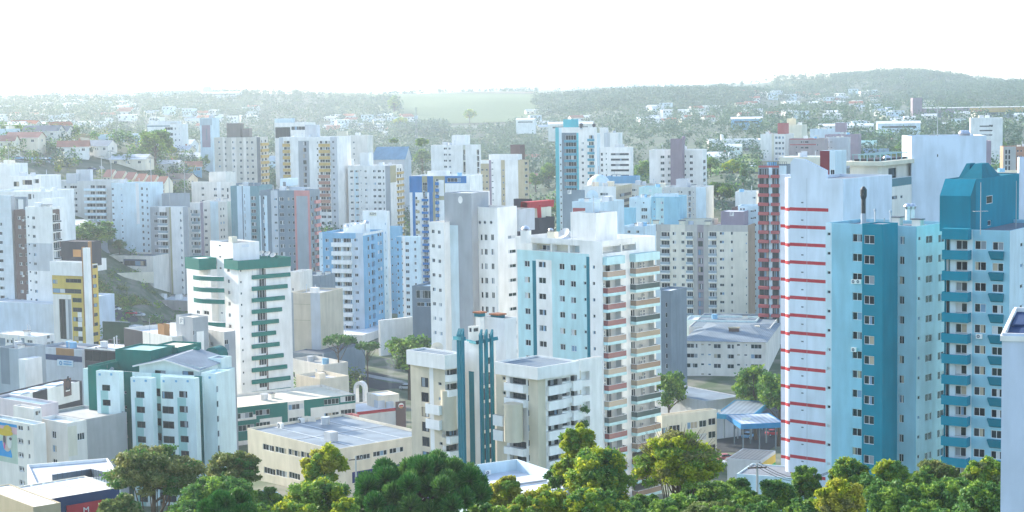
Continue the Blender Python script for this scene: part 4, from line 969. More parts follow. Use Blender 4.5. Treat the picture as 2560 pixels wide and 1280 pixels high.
for x, y in ((1625,557),(1703,556),(1740,557),(1771,541),(1680,541),(1718,549)): turbine(v.root, x, y-3, 583, .7, v.zb+v.H-.5) if False else None
for x, y in ((1640,555),(1705,556),(1770,557)):
    q = MB(); q.box(-.9,-.5,-.6,.9,.5,.5,'cream'); q.box(-1.1,-.7,.5,1.1,.7,.75,'dgrey'); q.build('roof_cap', v.root, P(x,y,584)-v.root.location, -R(20))

v = T('apartment_tower', 'dark glazed tower with brick red balcony bands behind the striped white tower', 1966, 414, 552, 22, 1896, dep=14, p=23.4, m='slate', roof='char', Ls=[(1922,1930,'ice'),(1948,1968,'ice')],
  Lp=[(1890,405,1948,419,'redw')], Lw=[(1898,422,1909,437,'dark2'),(1909.5,422,1921,437,'dark2'),(1931,422,1946,437,'dark4')], Lb=[(1897,437,1923,444.5,dict(m='redw',dep=1.3,style='block')),(1929,437,1949,444.5,dict(m='redw',dep=1.3,style='block'))])
q = MB()
for k in range(14): q.box(-v.WL+k*v.WL/13-.05,.2,v.H,-v.WL+k*v.WL/13+.05,.3,v.H+1.2,'char')
q.box(-v.WL,.2,v.H+1.1,0,.3,v.H+1.2,'char'); q.build('railing', v.root, v.rel((0,0,0)), v.rz)

# brown and white group at the left edge
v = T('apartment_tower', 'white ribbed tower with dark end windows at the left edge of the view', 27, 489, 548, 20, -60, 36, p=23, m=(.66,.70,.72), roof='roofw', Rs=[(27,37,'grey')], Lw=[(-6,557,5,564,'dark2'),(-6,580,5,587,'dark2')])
q = MB(); 
for k in range(16): q.box(-v.WL,-.12,v.H-1.5-k*2.9,0,-.003,v.H-.2-k*2.9-.6,(.68,.71,.73))
q.build('cladding_band', v.root, v.rel((0,0,0)), v.rz)
q = MB(); p_ = P(34, 492, 552) - v.root.location; w_ = 36/F*552
q.box(0,0,-4.5,.9,1,0,'slate'); q.box(w_-1,0,-4.5,w_,1,0,'slate'); q.box(.9,0,-.8,w_-1,1,0,'slate'); q.build('portal_frame', v.root, p_, -R(20))
v = T('apartment_tower', 'white tower with brown recess, grey painted band and narrow balconies beside the left edge', 131, 518, 540, 24, 63, 166, p=23.2, m='white', roof='roofw',
  Lp=[(60,608,132,677,'lgrey')], Lw=[(68,540,72,545,'one'),(80,541,87,549)], Rp=[(131,500,166,525,'white'),(147,523,158,1000,'brown'),(131,523,147,533,'brown')], Rw=[(132,536,147,556,'glaz')], Rb=[(131,551,148,557,dict(style='glass',dep=.9,slab='white'))])
b = Vol(v.root, 68, 525, 546, 24, 34, dep=10, zb=v.zb, m='brown', pitch=23.2, name='wing', roof='roofw'); b.L.win(44,541,52,549); b.L.win(59,541,64,549); b.done()
for i in (0, 3, 6): facc(b, b.L, 59, 553 + 23.2*i, .9)
b = Vol(v.root, 131, 497, 548, 24, 100, 162, zb=v.zb+v.H-1, m='white', name='roof_wall', roof='roofw', par=1); b.done()
v = T('podium_building', 'plain pale blue podium hall wall below the brown and white tower', 134, 760, 528, 24, -40, dep=30, m=(.62,.70,.78), roof='roofw', p=23)

v = T('office_building', 'yellow and white office block with dark ribbon windows and a tall white fin', 206, 684, 505, 22, 130, 243, p=24.4, m='yellow', roof='roofw',
  Lp=[(120,655,207,682,'white'),(130,735,181,900,'offw')], Rp=[(206,650,244,672,'white')], Lw=[(131,675,187,684,'dark4',dict(n=1)),(131,699,144,709,'dark2',dict(n=1)),(164,697,203,707,'dark4',dict(n=1)),(131,722,203,733,'dark4',dict(n=1)),(149,748,179,850,'dark4',dict(n=1)),(181,745,204,755,'dark2')],
  Rw=[(226,685,241,694,'dark2')], Rp_=()) if False else None
v = tower('office_building', 'yellow and white office block with dark ribbon windows and a tall white fin', x=206, y=664, D=505, a=26, xl=129, xr=244, pitch=24.4, m='yellow', roof='roofw', par=.8)
L, Rr, root = v.L, v.R, v.root
L.paint(120,650,207,675,'white'); L.paint(130,736,181,900,'offw'); Rr.paint(206,640,244,668,'white'); L.paint(196,776,206,900,'white'); Rr.paint(224,770,233,900,'white')
L.win(131,676,187,685,n=1,kind='dark4'); L.win(190,673,202,682,n=1,kind='dark2'); L.win(131,699,144,709,n=1,kind='dark2'); L.win(164,697,203,707,n=1,kind='dark4'); L.win(131,722,203,733,n=1,kind='dark4'); L.win(149,748,179,848,n=1,kind='dark4'); L.win(181,745,204,756,kind='dark2')
Rr.win(226,663,243,671,n=1,kind='dark2'); Rr.win(226,687,241,696,kind='dark2'); v.done()
fz = v.zb
b = Vol(root, 207, 656, 504, 26, 124, dep=3, zb=v.zb+v.H-3, m='white', name='cornice', roof='roofw', par=.2); b.done()
b = Vol(root, 244, 648, 520, 26, 216, dep=4, zb=v.zb+v.H-3, m='white', name='cornice', roof='roofw', par=.2); b.done()
b = Vol(root, 217, 620, 501, 26, 206.5, dep=1.5, zb=v.zb, m='white', name='fin_wall', roof='roofw', par=.05); b.done()
b = Vol(root, 206.5, 618, 502, 26, 203.5, dep=1, zb=v.zb+12, m='wood', name='fin_strip', roof='wood', par=.05); b.done(); b = Vol(root, 223, 604, 502.5, 26, 219.5, dep=1, zb=v.zb+12, m='wood', name='fin_strip', roof='wood', par=.05); b.done()
b = Vol(root, 219, 605, 512, 26, 152, dep=6, zb=v.zb+v.H-1, m='char', name='billboard_box', roof='char', par=.1, pitch=20); b.L.block(183,624,203,642,.1,'orange','panel'); b.done()

# light blue tower with the lettered box
v = tower('apartment_tower', 'blue and white apartment tower with white balcony bands and lettering on its roof box', x=907, y=583, D=580, a=20, xl=797, xr=958, pitch=22.15, m='blue2', roof='roofw', par=.8)
L, Rr, root = v.L, v.R, v.root
L.strip(796,806,'ice'); L.strip(806,832,'sky'); L.strip(832,880,'ice', 597); L.strip(880,908,(.55,.62,.68)); L.paint(806,570,889,597,'sky')
for z_ in (): pass
L.win(802,596,805,600,kind='one'); L.win(813,597,822,605); L.win(832,596,852,606.5,kind='glaz',dep=.9); L.win(856,596,877,606.5,kind='glaz',dep=.9); L.win(885,596,894,604); L.win(905,595,908,599,kind='one') if False else None
L.bal(831,606,880,616.5,dep=1.0,m='white',style='block')
Rr.strip(907,958,'sky'); Rr.win(919,592,923,603,kind='one'); Rr.win(928,588,936,601,kind='dark2',dep=.8); Rr.win(944,583,948,591,kind='one'); Rr.win(950,581,954,590,kind='one')
Rr.paint(907,578,958,585,'white'); v.done()
b = Vol(root, 967, 528, 606, 20, 906, 974, zb=v.zb, m='white', name='lift_tower', roof='roofw', pitch=22, par=.2); b.L.win(962,557,964,563,kind='one')
b.L.block(924,531,941,540,.1,'cream','sign_panel'); letter(b.L, 932.5, 535, 'A3M', 6.5, 'dgrey', d=.2, sx=1.0); b.done()
b = Vol(root, 1000, 566, 622, 20, 967, 1006, zb=v.zb, m='sky', name='wing', roof='roofw', pitch=22); b.L.win(978,596,981,601,kind='one'); b.L.win(988,596,990,601,kind='one'); b.done()
b = Vol(root, 905, 560, 590, 20, 858, 925, zb=v.zb+v.H-1, m='white', name='roof_block', roof='cream', par=.3); b.done()
for x, y in ((868,560),(880,558),(893,556),(917,550)): turbine(root, x, y, 592, .8, v.zb+v.H)
v = T('podium_building', 'white podium with stepped bands below the blue and white tower', 905, 838, 560, 20, 790, 1010, m='white', roof='roofw', p=12, Lw=[(800,852,895,858,'dark4',dict(n=1)),(800,876,895,884,'dark4',dict(n=1))])

# slate and pink tower, teal tower, beige neighbours
v = T('apartment_tower', 'slate grey tower with a salmon pink frame and pale vertical stripes', 774, 476, 645, 16, 648, 799, p=19.75, m='slate', roof='roofw',
  Ls=[(677,694,'lgrey'),(735,774,'pink')], Lp=[(650,489,655,760,'ice'),(663,489,671,760,'ice'),(744,490,772,760,'grey')], Lw=[(684.5,495,692,501),(698,493,709,502.5,'two'),(719,494,723.5,501,'one'),(730,494,735,501,'one'),(656.5,491,661,499,'one')],
  Rs=[(774,800,'slate')], Rw=[(777,492,783,502,'dark2'),(790,490,795,500,'dark2')], Rb=[(785,500,797,508,dict(m='pink',dep=.8))], boxes=[(755,470,8,700,775,'lgrey','plant_room','roofw')])
b = Vol(v.root, 722, 447, 660, 16, 700, 745, zb=v.zb+v.H+1, m='ice', name='tank', roof='roofw', par=.2); b.done()
q = MB(); p_ = P(711, 468, 655) - v.root.location; q.box(-.5,-.5,-2,.5,.5,2,'dgrey'); q.build('chimney', v.root, p_)
v = T('apartment_tower', 'muted teal tower with a pale central strip between two bare trees of beige blocks', 645, 465, 700, 16, 576, dep=14, p=16.3, m=(.16,.30,.33), roof='roofg', Ls=[(592,625,'ice'),(604,607,'slate')], Lw=[(627,491,639,500,'two'),(610,485,612,495,'one')], boxes=[(640,458,8,590,None,'slate','plant_room')])
v.root['label'] = 'muted teal tower with a pale ice blue central strip and grooves'
v = T('apartment_building', 'off white apartment block with small windows and a stepped roof box', 580, 455, 740, 20, 478, 590, p=16, m='offw', roof='roofw', Lw=[(503,468,510,474),(534,470,542,476),(553,470,559,476),(567,470,571,480,'one')], boxes=[(565,430,6,523,None,'offw','plant_room')], Ls=[(542,552,'white')])
b = Vol(v.root, 566, 432, 748, 20, 522, dep=8, zb=v.zb+v.H-1, m='offw', name='plant_room', roof='roofw'); b.done()
v = T('apartment_building', 'pale beige block with a brown edge strip below the off white block', 568, 504, 715, 22, 500, dep=12, p=17.5, m='offw', roof='lgrey', Ls=[(497,508,'mauve'),(525,545,'ice')], Lw=[(510,523,517,529),(550,520,553,526,'one'),(557,519,560,525,'one')])
v = T('apartment_tower', 'grey and white tower with stacked glass fronted balconies and a dark roof box', 452, 518, 680, 22, 375, 470, p=18.75, m='white', roof='roofw',
  Ls=[(375,397,'grey'),(417,427,'khaki')], Lp=[(418,510,427,800,(.50,.47,.42))], Rs=[(457,470,'grey')], Lw=[(384,530,393,538.5),(398,530,417,544,'glaz'),(449,529,452,536,'one')], Lb=[(397,539,419,547.5,dict(style='clear',dep=1))],
  boxes=[(450,484,10,405,None,'grey','plant_room')], Rw=[(453,531,455,536,'one')])
b = Vol(v.root, 450, 485, 690, 22, 404, dep=7, zb=v.zb+v.H-1, m='grey', name='plant_room', roof='roofw'); b.done()
b = Vol(v.root, 500, 507, 700, 22, 466, 508, zb=v.zb, m='white', name='wing', roof='roofw', pitch=20); b.L.win(476,525,479,533,kind='one'); b.L.win(483,525,499,540,kind='glaz'); b.L.bal(482,533,500,543,style='clear',dep=1); b.R.strip(500,508,'mauve'); b.done()
v = T('bank_building', 'low brown canopied shop building with glazed front and blue panels', 470, 752, 655, 24, 356, dep=16, p=30, m=(.42,.38,.36), roof='lgrey', zb=None, Lw=[(360,762,397,785,'four',dict(n=1)),(404,760,448,790,'four',dict(n=1)),(456,775,468,790,'two',dict(n=1))], Lp=[(360,776,398,788,'blue')])
q = MB(); N = 14; u_, z_ = v.L.uz(415, 766)
for i in range(N):
    a0, a1 = 6.2832*i/N, 6.2832*(i+1)/N; q.face([(.75*math.cos(a0),-.1,.75*math.sin(a0)),(.75*math.cos(a1),-.1,.75*math.sin(a1)),(.5*math.cos(a1),-.1,.5*math.sin(a1)),(.5*math.cos(a0),-.1,.5*math.sin(a0))],'white')
q.build('emblem', v.root, v.rel(v.L.pt(u_, .1, z_)), v.rz)
v = T('apartment_building', 'small pale blue and white block on the slope above the vacant lot', 375, 560, 700, 24, 317, dep=10, p=19, m='lav', roof='roofw', Ls=[(317,323,'sky'),(353,365,'sky')], Lw=[(353,563,362,570),(354,580,362,587),(318,572,322,580,'one')])
v = T('house', 'modern white villa with navy glass band on the retaining wall', 382, 640, 672, 22, 270, dep=14, p=12, m='offw', roof='dgrey', Lp=[(309,648,366,665,'dblue')], Lw=[(272,650,286,664,'dark2',dict(n=1)),(298,654,307,664,'dark2',dict(n=1)),(311,652,364,664,'dark4',dict(n=1))])
v = T('retaining_wall', 'stained cream retaining wall below the white villa', 384, 680, 664, -12, 250, dep=1, zb=CZ-66.5, m='cream', roof='cream', cat='wall', par=.05)

# behind the central towers
v = T('apartment_building', 'black building with a cantilevered red beam behind the porthole tower', 1320, 498, 430, 40, 1284, 1330, p=26, m='char', roof='dark')
b = Vol(v.root, 1347, 545, 424, 40, 1311, dep=6, zb=v.zb, m='char', name='wing', roof='dark'); b.done()
b = Vol(v.root, 1346, 519, 428, 40, 1320, dep=5, zb=b.zb+b.H-.5, m='cream', name='glazed_box', roof='roofw', pitch=20); b.L.win(1333,522,1343,542,n=1,kind='three'); b.done()
beam(v.root, 1310, 514, 422, 1377, 508, 436, 1.2, 'red'); beam(v.root, 1347, 512, 428, 1349, 548, 428, .7, 'red')
o = emb_mb.build('emblem_ring', v.root, P(1316, 564, 421) - v.root.location, -R(40)); o.scale = (1.1,1.1,1.1)
v = T('apartment_tower', 'dark blue grey slab tower with a white F sign near its top', 1452, 476, 520, 25, 1406, 1462, p=24, m='slate', roof='dgrey'); flogo(v.L, 1424, 480, 9, 10, 'slate')
v = T('apartment_building', 'white and aqua block with rooftop terrace between the slab tower and the aqua buildings', 1510, 505, 500, 30, 1430, 1560, p=24, m='ice', roof='roofw', Lp=[(1432,520,1465,530,'redw')], Lw=[(1470,512,1482,520)], boxes=[(1500,498,6,1446,None,'ice','tank')])
v = T('apartment_building', 'narrow pale blue slab beside the lower aqua blocks', 1583, 520, 545, 25, 1543, 1590, p=23, m='lblue', roof='roofw')
v = T('apartment_building', 'low pale blue block with a few square windows behind the aqua tower', 1612, 566, 520, 25, 1556, 1640, p=22, m='ice', roof='roofw', Lw=[(1568,576,1576,583),(1590,576,1598,583)])
v = T('apartment_building', 'dark grey narrow block with white sides against the aqua tower', 1677, 727, 455, 30, 1632, dep=10, p=26, m='slate', roof='roofw', Ls=[(1632,1652,'ice')], Lw=[(1663,756,1668,768,'one')])
v = T('apartment_tower', 'pale narrow block with paired windows right of the blue and white tower', 1042, 592, 560, 20, 990, 1052, p=17.8, m='ice', roof='roofw', Ls=[(990,1004,'sky'),(1006,1012,'white')], Lw=[(992,603,996,610,'one'),(1003,603,1006,608,'one'),(1013,605,1022,613),(1035,602,1040,609)])
v = T('house', 'dark glass fronted villa half hidden behind the white tower', 1090, 716, 530, 22, 1030, dep=12, p=18, m='slate', roof='roofb', Lw=[(1040,726,1080,746,'four',dict(n=1)),(1042,756,1080,766,'four',dict(n=1))])
v = T('apartment_building', 'tan windowless firewall building with stained concrete piers beside the green banded tower', 800, 733, 500, 22, 727, dep=14, p=24, m='beige', roof='conc', Ls=[(727,733,'grey'),(776,800,'lgrey')], Lp=[(733,760,776,761,'khaki'),(733,800,776,801,'khaki')])
v = T('apartment_building', 'grey low block with a roof terrace railing above the tan firewall building', 800, 690, 540, 22, 740, dep=10, p=20, m='slate', roof='slate')
v = T('apartment_building', 'stained white low block behind the tan firewall building', 748, 680, 520, 22, 722, dep=8, p=20, m='offw', roof='roofw', Lw=[(730,720,734,727,'one')])
v = T('house', 'white modern house with a pale forecourt wall next to the round tree', 1075, 800, 560, 20, 1030, dep=10, p=14, m='offw', roof='roofw', Lw=[(1048,806,1062,815,'two',dict(n=1))], zb=None)
v = T('garden_wall', 'long white sloping boundary wall between the blue tower and the round tree', 1032, 792, 545, -40, 950, dep=1, m='white', roof='white', cat='wall', par=.05)

# four storey white block and its neighbours, right of centre
v = T('apartment_building', 'stained white four storey block with a low hipped grey roof near the fuel station', 1914, 856, 505, 14, 1710, 1950, p=25.3, m='offw', roof='roofg', par=.1,
  Lw=[(1717,859,1744,870,'three'),(1752,859,1760,864,'one'),(1770,860,1777,864,'one'),(1784,860,1802,871,'two'),(1818,861,1835,872,'two'),(1842,860,1850,865,'one'),(1860,861,1868,865,'one'),(1877,861,1904,872,'three')])
q = MB(); wl, wr, H = v.WL, v.WR, v.H; c = (-wl*.45, wr*.5); rm = roofmat('slate', 1.2)
A = [(-wl-.5,-.5),(.5,-.5),(.5,wr+.5),(-wl-.5,wr+.5)]; r1, r2 = (-wl*.7, wr*.5, H+2.2), (-wl*.3, wr*.5, H+2.2)
q.face([(*A[0],H+.05),(*A[1],H+.05),r2,r1], rm); q.face([(*A[1],H+.05),(*A[2],H+.05),r2], rm); q.face([(*A[2],H+.05),(*A[3],H+.05),r1,r2], rm); q.face([(*A[3],H+.05),(*A[0],H+.05),r1], rm)
q.build('hipped_roof', v.root, v.rel((0,0,0)), v.rz)
q = MB(); q.box(-1.5,-.8,0,1.5,.8,1.3,'brown'); q.box(-1.7,-1,1.3,1.7,1,1.55,'tan'); q.build('chimney', v.root, v.rel((-wl*.45, wr*.3, H+1)), v.rz)
b = Vol(v.root, 1925, 820, 530, 14, 1722, 1952, zb=v.zb, m='offw', name='rear_wing', roof='slate', par=.2, pitch=25); b.L.win(1765,821,1770,824,n=1,kind='one'); b.L.win(1784,822,1812,831,n=1,kind='four'); b.L.win(1872,823,1880,830,n=1); b.done()
v = T('apartment_building', 'narrow block with orange bands and strip windows beside the stained white block', 1706, 826, 530, 14, 1678, 1714, p=24, m='offw', roof='tile2', Lp=[(1680,850,1704,861,'orange',dict(n=3,p=23.5))], Lw=[(1680,838,1704,850,'four')])
v = T('garage', 'low roof terrace with clutter and sheet lean-to in front of the beige F tower', 1890, 802, 545, 14, 1712, dep=12, p=30, m='mint', roof='roofw', cat='building', Lp=[(1735,792,1850,798,'blue2')])
v = T('commercial_building', 'cream two storey corner building with strip windows and a rusty broken roof', 1655, 1040, 380, 60, 1640, 1792, p=34, m='cream', roof=roofmat('rust', 1.0), par=.5,
  Rw=[(1648,1036,1669,1053,'three'),(1673,1030,1700,1048,'three'),(1718,1022,1744,1039,'three'),(1748,1018,1766,1035,'two'),(1771,1013,1789,1030,'two')]) 
v = T('warehouse', 'wide grey blue sheet roofed warehouse behind the fuel station', 1765, 1003, 425, 55, 1600, 1853, p=30, m='lgrey', roof=roofmat('slate', .6), par=.15)
# ================================================================== FAR TOWERS
T('apartment_tower', 'beige apartment tower with brown roof boxes and ochre balconies on its right flank', 641, 343, 850, 20, 535, 670, p=15.2, m=(.60,.57,.50), roof='dgrey', Ls=[(556,562,'offw'),(578,590,'offw'),(608,614,'offw')],
  Lw=[(545,353,550,358),(561,352,565,358),(580,353,586,358.5),(598,353,604,359),(615,353,620,359),(627,353,633,359)], Rs=[(641,650,'dgrey')], Rw=[(653,350,658,357),(662,349,666,356,'one')], Rb=[(651,357,669,364,dict(m='ochre',dep=.8))],
  boxes=[(600,308,8,566,609,(.22,.2,.18),'plant_room'),(622,321,6,606,630,(.25,.22,.2),'plant_room')])
T('office_tower', 'slim white tower with a brown central panel and glass top', 530, 295, 950, 16, 499, dep=9, p=14, m='ice', roof='dgrey', Lp=[(505,313,526,368,'mauve'),(515,322,518,350,'slate'),(500,296,530,313,(.45,.52,.55))])
T('apartment_tower', 'white tower with grey recess and ochre balcony stacks left of centre', 842, 342, 800, 18, 697, dep=16, p=15.6, m='white', roof='roofw', Ls=[(697,708,'lgrey'),(745,772,'grey'),(825,843,'lgrey')], Lp=[(744,335,773,352,'white')],
  Lw=[(709,352,724,359,'two'),(757,354,765,364,'dark2'),(791,354,795,359,'one'),(799,352,811,359,'two'),(812,352,824,359,'two'),(830,352,835,358)], Lb=[(708,359,725,367,dict(m='ochre',dep=.9,n=6)),(798,359,825,367,dict(m='ochre',dep=.9,n=5)),(708,452.6,725,460.6,dict(m='orange',dep=.9,n=3)),(798,437,825,445,dict(m=(.42,.22,.16),dep=.9,n=6))],
  boxes=[(792,312,8,762,800,'lgrey','plant_room','roofw'),(830,333,6,706,None,'white','parapet','roofw')] if False else [(792,312,8,762,800,'lgrey','plant_room','roofw')])
T('apartment_tower', 'white tower with glass balcony band and slim roof mast behind the ochre balcony tower', 763, 306, 900, 16, 686, dep=14, p=14, m='white', roof='dgrey', Lw=[(728,316,763,325,'four',dict(n=1)),(688,318,726,345,'dark4',dict(n=1))], boxes=[(728,296,6,686,None,'ice','plant_room')])
T('apartment_tower', 'cream white tower with sparse small windows behind the centre left towers', 918, 338, 880, 22, 842, 932, p=14.6, m='offw', roof='roofw', Ls=[(842,868,'cream')], Lw=[(869,353,872,357,'one'),(882,354,886,358)], boxes=[(866,328,4,842,870,'cream','plant_room','roofw')])
T('apartment_tower', 'white tower with square windows, grey fin and ochre balconies above the lettered box', 975, 414, 800, 20, 869, 1006, p=15.7, m='white', roof='roofw', Ls=[(963,976,'grey')], Lp=[(887,425,897,600,'ice')],
  Lw=[(875,426,882,431),(888,426,896,431),(900.5,425,903,428,'one'),(911,426,917,431),(932,425,939,431),(944,425,952,431),(957,425,960,431,'one')], Rp=[(975,405,990,456,'khaki')], Rs=[(975,990,'white',456)], Rw=[(993,420,997,428,'one'),(1000,420,1003,428,'one')], Rb=[(991,429,1006,435,dict(m='ochre',dep=.8))], boxes=[(921,382,8,900,932,'white','lift_tower','roofw'),(893,406,2,869,None,'ice','parapet')] if False else [(921,382,8,900,932,'white','lift_tower','roofw')])
T('apartment_tower', 'plain white slab wall left of the square windowed tower', 870, 398, 830, 20, 842, 885, p=15, m='white', roof='lgrey')
v = T('hall', 'large hall with a steep blue grey sheet roof and pale gable', 1012, 399, 900, 16, 928, 1028, p=20, m='lgrey', roof='roofb', par=.1)
q = MB(); rm = mat((.16,.30,.42), .5); q.face([(-v.WL-.4,-.4,v.H),(.4,-.4,v.H),(.4,v.WR*.6,v.H+6.5),(-v.WL+1,v.WR*.6,v.H+6.5)], rm); q.face([(-v.WL-.4,v.WR+.4,v.H),(.4,v.WR+.4,v.H),(.4,v.WR*.6,v.H+6.5),(-v.WL+1,v.WR*.6,v.H+6.5)], rm); q.face([(.1,-.4,v.H),(.1,v.WR+.4,v.H),(.1,v.WR*.6,v.H+6.4)],'lgrey'); q.build('pitched_roof', v.root, v.rel((0,0,0)), v.rz)
v = T('apartment_tower', 'vivid blue, khaki and white tower with patterned top storeys', 1175, 440, 640, 18, 1023, dep=14, p=16.1, m='white', roof='roofw',
  Ls=[(1030,1037,'blue'),(1072,1081,'blue'),(1081,1112,'khaki')], Lp=[(1023,430,1068,481,'blue'),(1068,440,1083,481,'blue'),(1055,438,1068,480,'khaki'),(1112,436,1166,458,'blue'),(1090,450,1110,490,'white'),(1084,490,1113,500,'khaki'),(1090,500,1113,640,'white')],
  Lw=[(1056,440,1067,452,'two'),(1057,463,1067,476,'two'),(1118,445,1152,455,'four',dict(n=1)),(1038,492,1043,499,'one'),(1057,487,1068,497,'two'),(1089,447,1096,454,'two'),(1089,482,1096,490,'two')], Lb=[(1056,497,1071,503,dict(m='blue',dep=.9)),(1089,455,1097,463,dict(m='blue',dep=.6)),(1040,500,1048,507,dict(m=(.5,.42,.26),dep=.6,p=26))],
  boxes=[(1115,428,5,1068,1125,'white','plant_room','roofw')])
T('apartment_tower', 'plain white tower with a dark glazed corner strip and lift box', 1190, 362, 780, 18, 1077, 1202, p=15.2, m='white', roof='roofw', Lp=[(1158,360,1164,480,(.62,.6,.5))], Lw=[(1109,369,1117,374),(1121,369,1127,374),(1158,359,1163,370,'dark2'),(1158,386,1163,400,'dark2',dict(p=28))], Rw=[(1192,362,1198,372,'dark2'),(1192,374,1198,384,'dark2')], boxes=[(1163,338,6,1129,1175,'white','lift_tower','roofw')])
T('apartment_tower', 'white and tan tower with brown trim between the white tower and the turquoise tower', 1310, 400, 700, 22, 1201, 1322, p=15.6, m='tan', roof='roofw', Ls=[(1222,1228,'mauve'),(1228,1252,'white'),(1262,1295,'white')], Lp=[(1201,380,1222,409,'white')],
  Lw=[(1203,422,1208,427),(1214,422,1219,427),(1228,406,1233,408.5,'one'),(1256,423,1260,428)], Rw=[(1312,405,1319,412)], boxes=[(1294,386,4,1222,1305,'white','roof_block','roofw'),(1300,362,10,1276,1312,'brown','lift_tower'),(1240,378,8,1222,None,'mauve','tank')] if False else [(1294,386,4,1222,1305,'white','roof_block','roofw'),(1300,362,10,1276,1312,'brown','lift_tower')])
v = T('apartment_tower', 'turquoise and white tower with stacked glazed balconies and a turquoise lift box', 1486, 318, 720, 22, 1388, 1492, p=16.4, m='white', roof='roofw', Ls=[(1388,1397,(.12,.5,.56)),(1404,1412,'slate'),(1412,1441,'slate'),(1441,1446,(.12,.5,.56)),(1397,1404,'ice')], Lp=[(1404,310,1446,332,'white')],
  Lw=[(1399,360,1403,364,'one'),(1414,338,1440,350,'four'),(1453,355,1459,361),(1472,338,1484,347,'three')], Lb=[(1412,350,1441,356,dict(m=(.1,.32,.42),dep=1)),(1470,347,1486,353,dict(m=(.1,.32,.42),dep=1))], boxes=[(1441,298,6,1408,1446,(.10,.45,.50),'lift_tower'),(1420,322,2,1404,None,'slate','roof_wall')] if False else [(1441,298,6,1408,1446,(.10,.45,.50),'lift_tower')])
for x, y in ((1453,308),(1485,309)): flue(v.root, x, y, 722, v.zb+v.H-.3, .5, 4, mat('char'))
T('office_building', 'white office block with long ribbon windows right of the turquoise tower', 1575, 368, 800, 16, 1499, 1583, p=13.5, m='white', roof='lgrey', Ls=[(1490,1500,'grey')], Lw=[(1527,383,1572,388,'dark4'),(1514,382,1517,386,'one'),(1502,382,1507,389,'one')])
T('apartment_building', 'pale white block with lift shaft behind the white office block', 1545, 332, 860, 16, 1490, dep=10, p=14, m='white', roof='dgrey', Ls=[(1490,1500,'ice'),(1510,1525,'lgrey')], boxes=[(1515,319,2,1499,None,'white','lift_tower')])
T('office_building', 'blue glass low block below the white office block', 1590, 441, 760, 16, 1515, 1600, p=20, m='blue2', roof='sky')
v = T('apartment_tower', 'white tower with a tall dark brown central shaft and rounded flanks', 1757, 374, 760, 16, 1623, 1767, p=15.5, m='white', roof='roofw', Ls=[(1676,1706,'plum')], Lw=[(1651,389,1661,396),(1669,388,1676,395),(1709,388,1715,394),(1724,388,1732,395),(1757,390,1760,395,'one')], Rw=[(1758,400,1764,408,'dark2')])
b = Vol(v.root, 1706, 347, 757, 16, 1676, dep=5, zb=v.zb, m='plum', name='lift_tower', roof='plum', par=.1); b.done(); flue(v.root, 1709, 340, 762, v.zb+v.H, .55, 6, mat('plum'))
T('apartment_building', 'beige white block with rows of small windows below the brown shafted tower', 1765, 468, 640, 18, 1655, dep=14, p=14.2, m=(.6,.6,.56), roof='roofw', Ls=[(1740,1766,'ice')], Lw=[(1671,476,1677,481),(1694,477,1700,482),(1702,478,1706,483,'one'),(1721,477,1727,490,'glaz'),(1732,479,1735,482,'one')], Lb=[(1720,487,1728,491,dict(style='clear',dep=.8))], boxes=[(1718,448,5,1690,1726,'lgrey','plant_room','roofw')])
T('apartment_building', 'pale aqua block with green grey side and scattered windows', 1698, 492, 590, 18, 1628, dep=12, p=18, m='lblue', roof='roofw', Lp=[(1640,495,1660,600,'aqua')], Lw=[(1634,503,1637,507,'one'),(1652,504,1658,510),(1653,521,1658,526)], boxes=[(1688,485,3,1635,None,'ice','parapet')])
T('apartment_building', 'light blue block with two grey windowed bays in front of the dome building', 1627, 494, 600, 18, 1573, dep=12, p=18, m='ice', roof='roofw', Lw=[(1587,505,1590,509,'one'),(1607,505,1611,509,'one'),(1603,520,1618,529,'three')])
T('apartment_building', 'aqua terraced block with a flat roof above the light blue block', 1660, 468, 650, 18, 1597, dep=12, p=18, m='aqua', roof='roofw', Lp=[(1622,473,1629,480,'ice')])
v = T('apartment_building', 'tan curved fronted block with white arched gables and a small dome', 1540, 466, 610, 20, 1455, 1580, p=15.5, m='white', roof='khaki', Rp=[(1540,460,1580,472,'tan')], Rs=[(1540,1582,(.45,.38,.28))], Rw=[(1545,482,1578,490,'dark4')], Lw=[(1500,482,1520,489,'three')])
for (xd, yd, rd) in ((1485, 468, 3.2), (1497, 436, 4.2)):
    q = MB(); N, M = 16, 6; p_ = P(xd, yd, 615 if yd > 450 else 628)
    for j in range(M):
        f0, f1 = math.pi/2*j/M, math.pi/2*(j+1)/M
        for i in range(N):
            a0, a1 = 6.2832*i/N, 6.2832*(i+1)/N; s3 = lambda f, a: (rd*math.cos(f)*math.cos(a), rd*math.cos(f)*math.sin(a), rd*math.sin(f)-rd)
            q.face([s3(f0,a0), s3(f0,a1), s3(f1,a1), s3(f1,a0)], 'ice', True)
    q.cyl((0,0), rd, rd, -rd-9, -rd, 'ice', N, True, False); q.tube((0,0,0),(0,0,3),.1,.05,'redw',5); q.build('dome', v.root, p_ - v.root.location)
T('apartment_building', 'olive and grey block with stacked verandas right of the dome building', 1655, 462, 700, 18, 1545, dep=12, p=15, m=(.5,.49,.44), roof='conc', Ls=[(1566,1572,'mauve')], Lw=[(1553,472,1560,478),(1580,472,1592,478,'three')])
